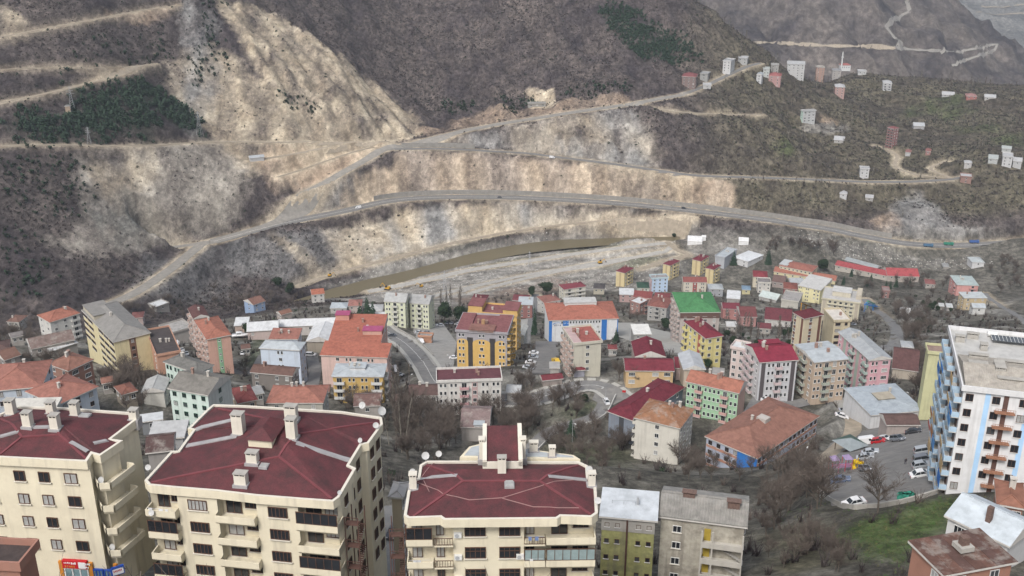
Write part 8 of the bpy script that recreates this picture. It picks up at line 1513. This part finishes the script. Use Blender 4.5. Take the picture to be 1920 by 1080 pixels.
# ------------------------------------------------------------------ far mountains beyond the ridge
def far_range(name, x0, x1, y0, y1, st, ctrl, col_a, col_b, amp, seed):
    gxx = np.arange(x0, x1 + .1, st); gyy = np.arange(y0, y1 + .1, st); X, Y = np.meshgrid(gxx, gyy)
    p = []; z = []
    for px, py, d in ctrl:
        if px is None: p.append((py[0], py[1])); z.append(CZ - d); continue
        r = ray(px, py); s = d / r[1]; p.append((r[0]*s, d)); z.append(CZ + r[2]*s)
    p = np.array(p)/1000; z = np.array(z); m = len(p); K = _U(((p[:, None]-p[None])**2).sum(-1)) + np.eye(m)*1e-4; Q = np.c_[np.ones(m), p]
    w = np.linalg.solve(np.block([[K, Q], [Q.T, np.zeros((3, 3))]]), np.r_[z, 0, 0, 0])
    x = X/1000; y = Y/1000; Zf = w[m] + w[m+1]*x + w[m+2]*y
    for i in range(m): Zf = Zf + w[i]*_U((x-p[i,0])**2 + (y-p[i,1])**2)
    wx = X + 40*fbm(X/160, Y/160, 3, seed); Zf = Zf + amp*(ridged(wx/150, Y/330, 4, seed+1) - .5) + amp*.32*(ridged(wx/45, Y/110, 4, seed+4) - .5)
    lm = np.clip(.5 + 1.2*fbm(X/120, Y/120, 5, seed+2) + .5*fbm(X/30, Y/30, 3, seed+3), 0, 1)[..., None]
    C = C3(col_a)*(1-lm) + C3(col_b)*lm
    nx, ny = len(gxx), len(gyy); vid = np.arange(nx*ny).reshape(ny, nx); F = np.stack([vid[:-1,:-1], vid[:-1,1:], vid[1:,1:], vid[1:,:-1]], -1).reshape(-1, 4)
    me = np_mesh(name, np.stack([X, Y, Zf], -1).reshape(-1, 3), F, ground_mat(name + '_rock', .35, .95, .8))
    ca = me.attributes.new('soil', 'FLOAT_COLOR', 'POINT'); c4 = np.ones((nx*ny, 4), np.float32); c4[:, :3] = C.reshape(-1, 3); c4[:, 3] = .8; ca.data.foreach_set('color', c4.ravel())
    o = tag(link(name, me), kind='structure')
    def hf(xq, yq): return bil(Zf, xq, yq, x0, y0, st)
    return o, hf
def drape(pth, w, m, nm, hf, dz):
    V = []; F = []
    for i, p in enumerate(pth):
        t = pth[min(i+1, len(pth)-1)] - pth[max(i-1, 0)]; t.z = 0; t.normalize(); nn = Vector((-t.y, t.x, 0))
        for k in (-.5, -.17, .17, .5): q = p + nn*w*k; V.append((q.x, q.y, float(hf(q.x, q.y)) + dz))
        if i: F += [(4*i-4+k, 4*i-4+k+1, 4*i+k+1, 4*i+k) for k in range(3)]
    return np_mesh(nm, V, F, m, False)
def far_at(hf, px, py, s0, s1):
    ss = np.linspace(s0, s1, 3000); r = ray(px, py); g = CZ + r[2]*ss - hf(r[0]*ss, r[1]*ss); k = int(np.argmax(g < 0)) if (g < 0).any() else len(ss)-1
    return Vector((r[0]*ss[k], r[1]*ss[k], CZ + r[2]*ss[k]))
_, hfA = far_range('far_mountain', 150, 1700, 1560, 2700, 10, [(1350,60,2250),(1420,85,2120),(1500,78,2120),(1500,0,2230),(1420,0,2260),(1580,85,2100),(1660,90,2090),(1600,40,2170),(1640,0,2230),(1700,95,2100),(1560,140,2030),(1700,160,2010),(1830,180,2000),(1800,130,2090),(1720,50,2260),(1700,20,2320),(1780,60,2260),(1850,150,2110),(1900,180,2050),(1900,130,2240),(1860,80,2350),
   (None,(300,1560),410),(None,(900,1560),395),(None,(1500,1600),400),(None,(300,2650),120),(None,(700,2650),180),(None,(900,2600),250),(None,(1200,2680),470),(None,(1600,2600),500)], (.050,.044,.045), (.130,.112,.098), 46, 300)
_, hfB = far_range('distant_slope', 600, 3200, 2700, 5200, 25, [(1750,0,3900),(1820,40,3700),(1900,80,3500),(1900,0,4000),(1860,140,3250),(1910,160,3200),(1700,20,3700),(None,(700,2700),480),(None,(1500,2700),560),(None,(2500,2700),500),(None,(3000,3500),300),(None,(2500,5200),-100),(None,(1000,5000),0),(None,(1500,5200),-100)], (.11,.11,.105), (.20,.195,.18), 30, 340)
for nm, pts, w, m in (('dirt_road', [(1385,82),(1440,80),(1500,84),(1560,87),(1640,88),(1680,92)], 9, dirt), ('grey_road', [(1700,0),(1705,22),(1672,40),(1662,52),(1678,72),(1690,78),(1680,92)], 12, greyd), ('dirt_road', [(1680,92),(1730,95),(1800,98),(1820,93),(1870,83),(1865,95),(1830,107),(1785,124)], 9, greyd)):
    dn = [];
    for (a0, b0), (a1, b1) in zip(pts[:-1], pts[1:]):
        k_ = max(2, int(math.hypot(a1 - a0, b1 - b0)/5)); dn += [(a0 + (a1 - a0)*q/k_, b0 + (b1 - b0)*q/k_) for q in range(k_)]
    pth = [far_at(hfA, a, b_, 1800, 2900) for a, b_ in dn + [pts[-1]]]; pth = catmull(pth, 6)
    tag(link(nm, drape(pth, w*.6, m, nm, hfA, 1.0)), kind='structure')
for pts in ([(1840,12),(1860,14),(1930,8)], [(1830,24),(1880,28),(1930,27)]):
    pth = catmull([far_at(hfB, a, b_, 2900, 5200) for a, b_ in pts], 25); tag(link('dirt_road', drape(pth, 9, dirt, 'dirt_road', hfB, 2.0)), kind='structure')
# ------------------------------------------------------------------ haze in the valley air
hz = MB(); hz.box(-1500, 3600, -60, 5400, -420, 760); hm = bpy.data.materials.new('valley_haze'); hm.use_nodes = True; N, L = nodes_of(hm)
N.remove(N['Principled BSDF']); pv = N.new('ShaderNodeVolumePrincipled'); pv.inputs['Color'].default_value = (.80, .88, 1.0, 1); pv.inputs['Density'].default_value = HAZE
pv.inputs['Anisotropy'].default_value = .2; L.new(pv.outputs[0], N['Material Output'].inputs['Volume'])
tag(hz.build('haze', hm), kind='stuff')
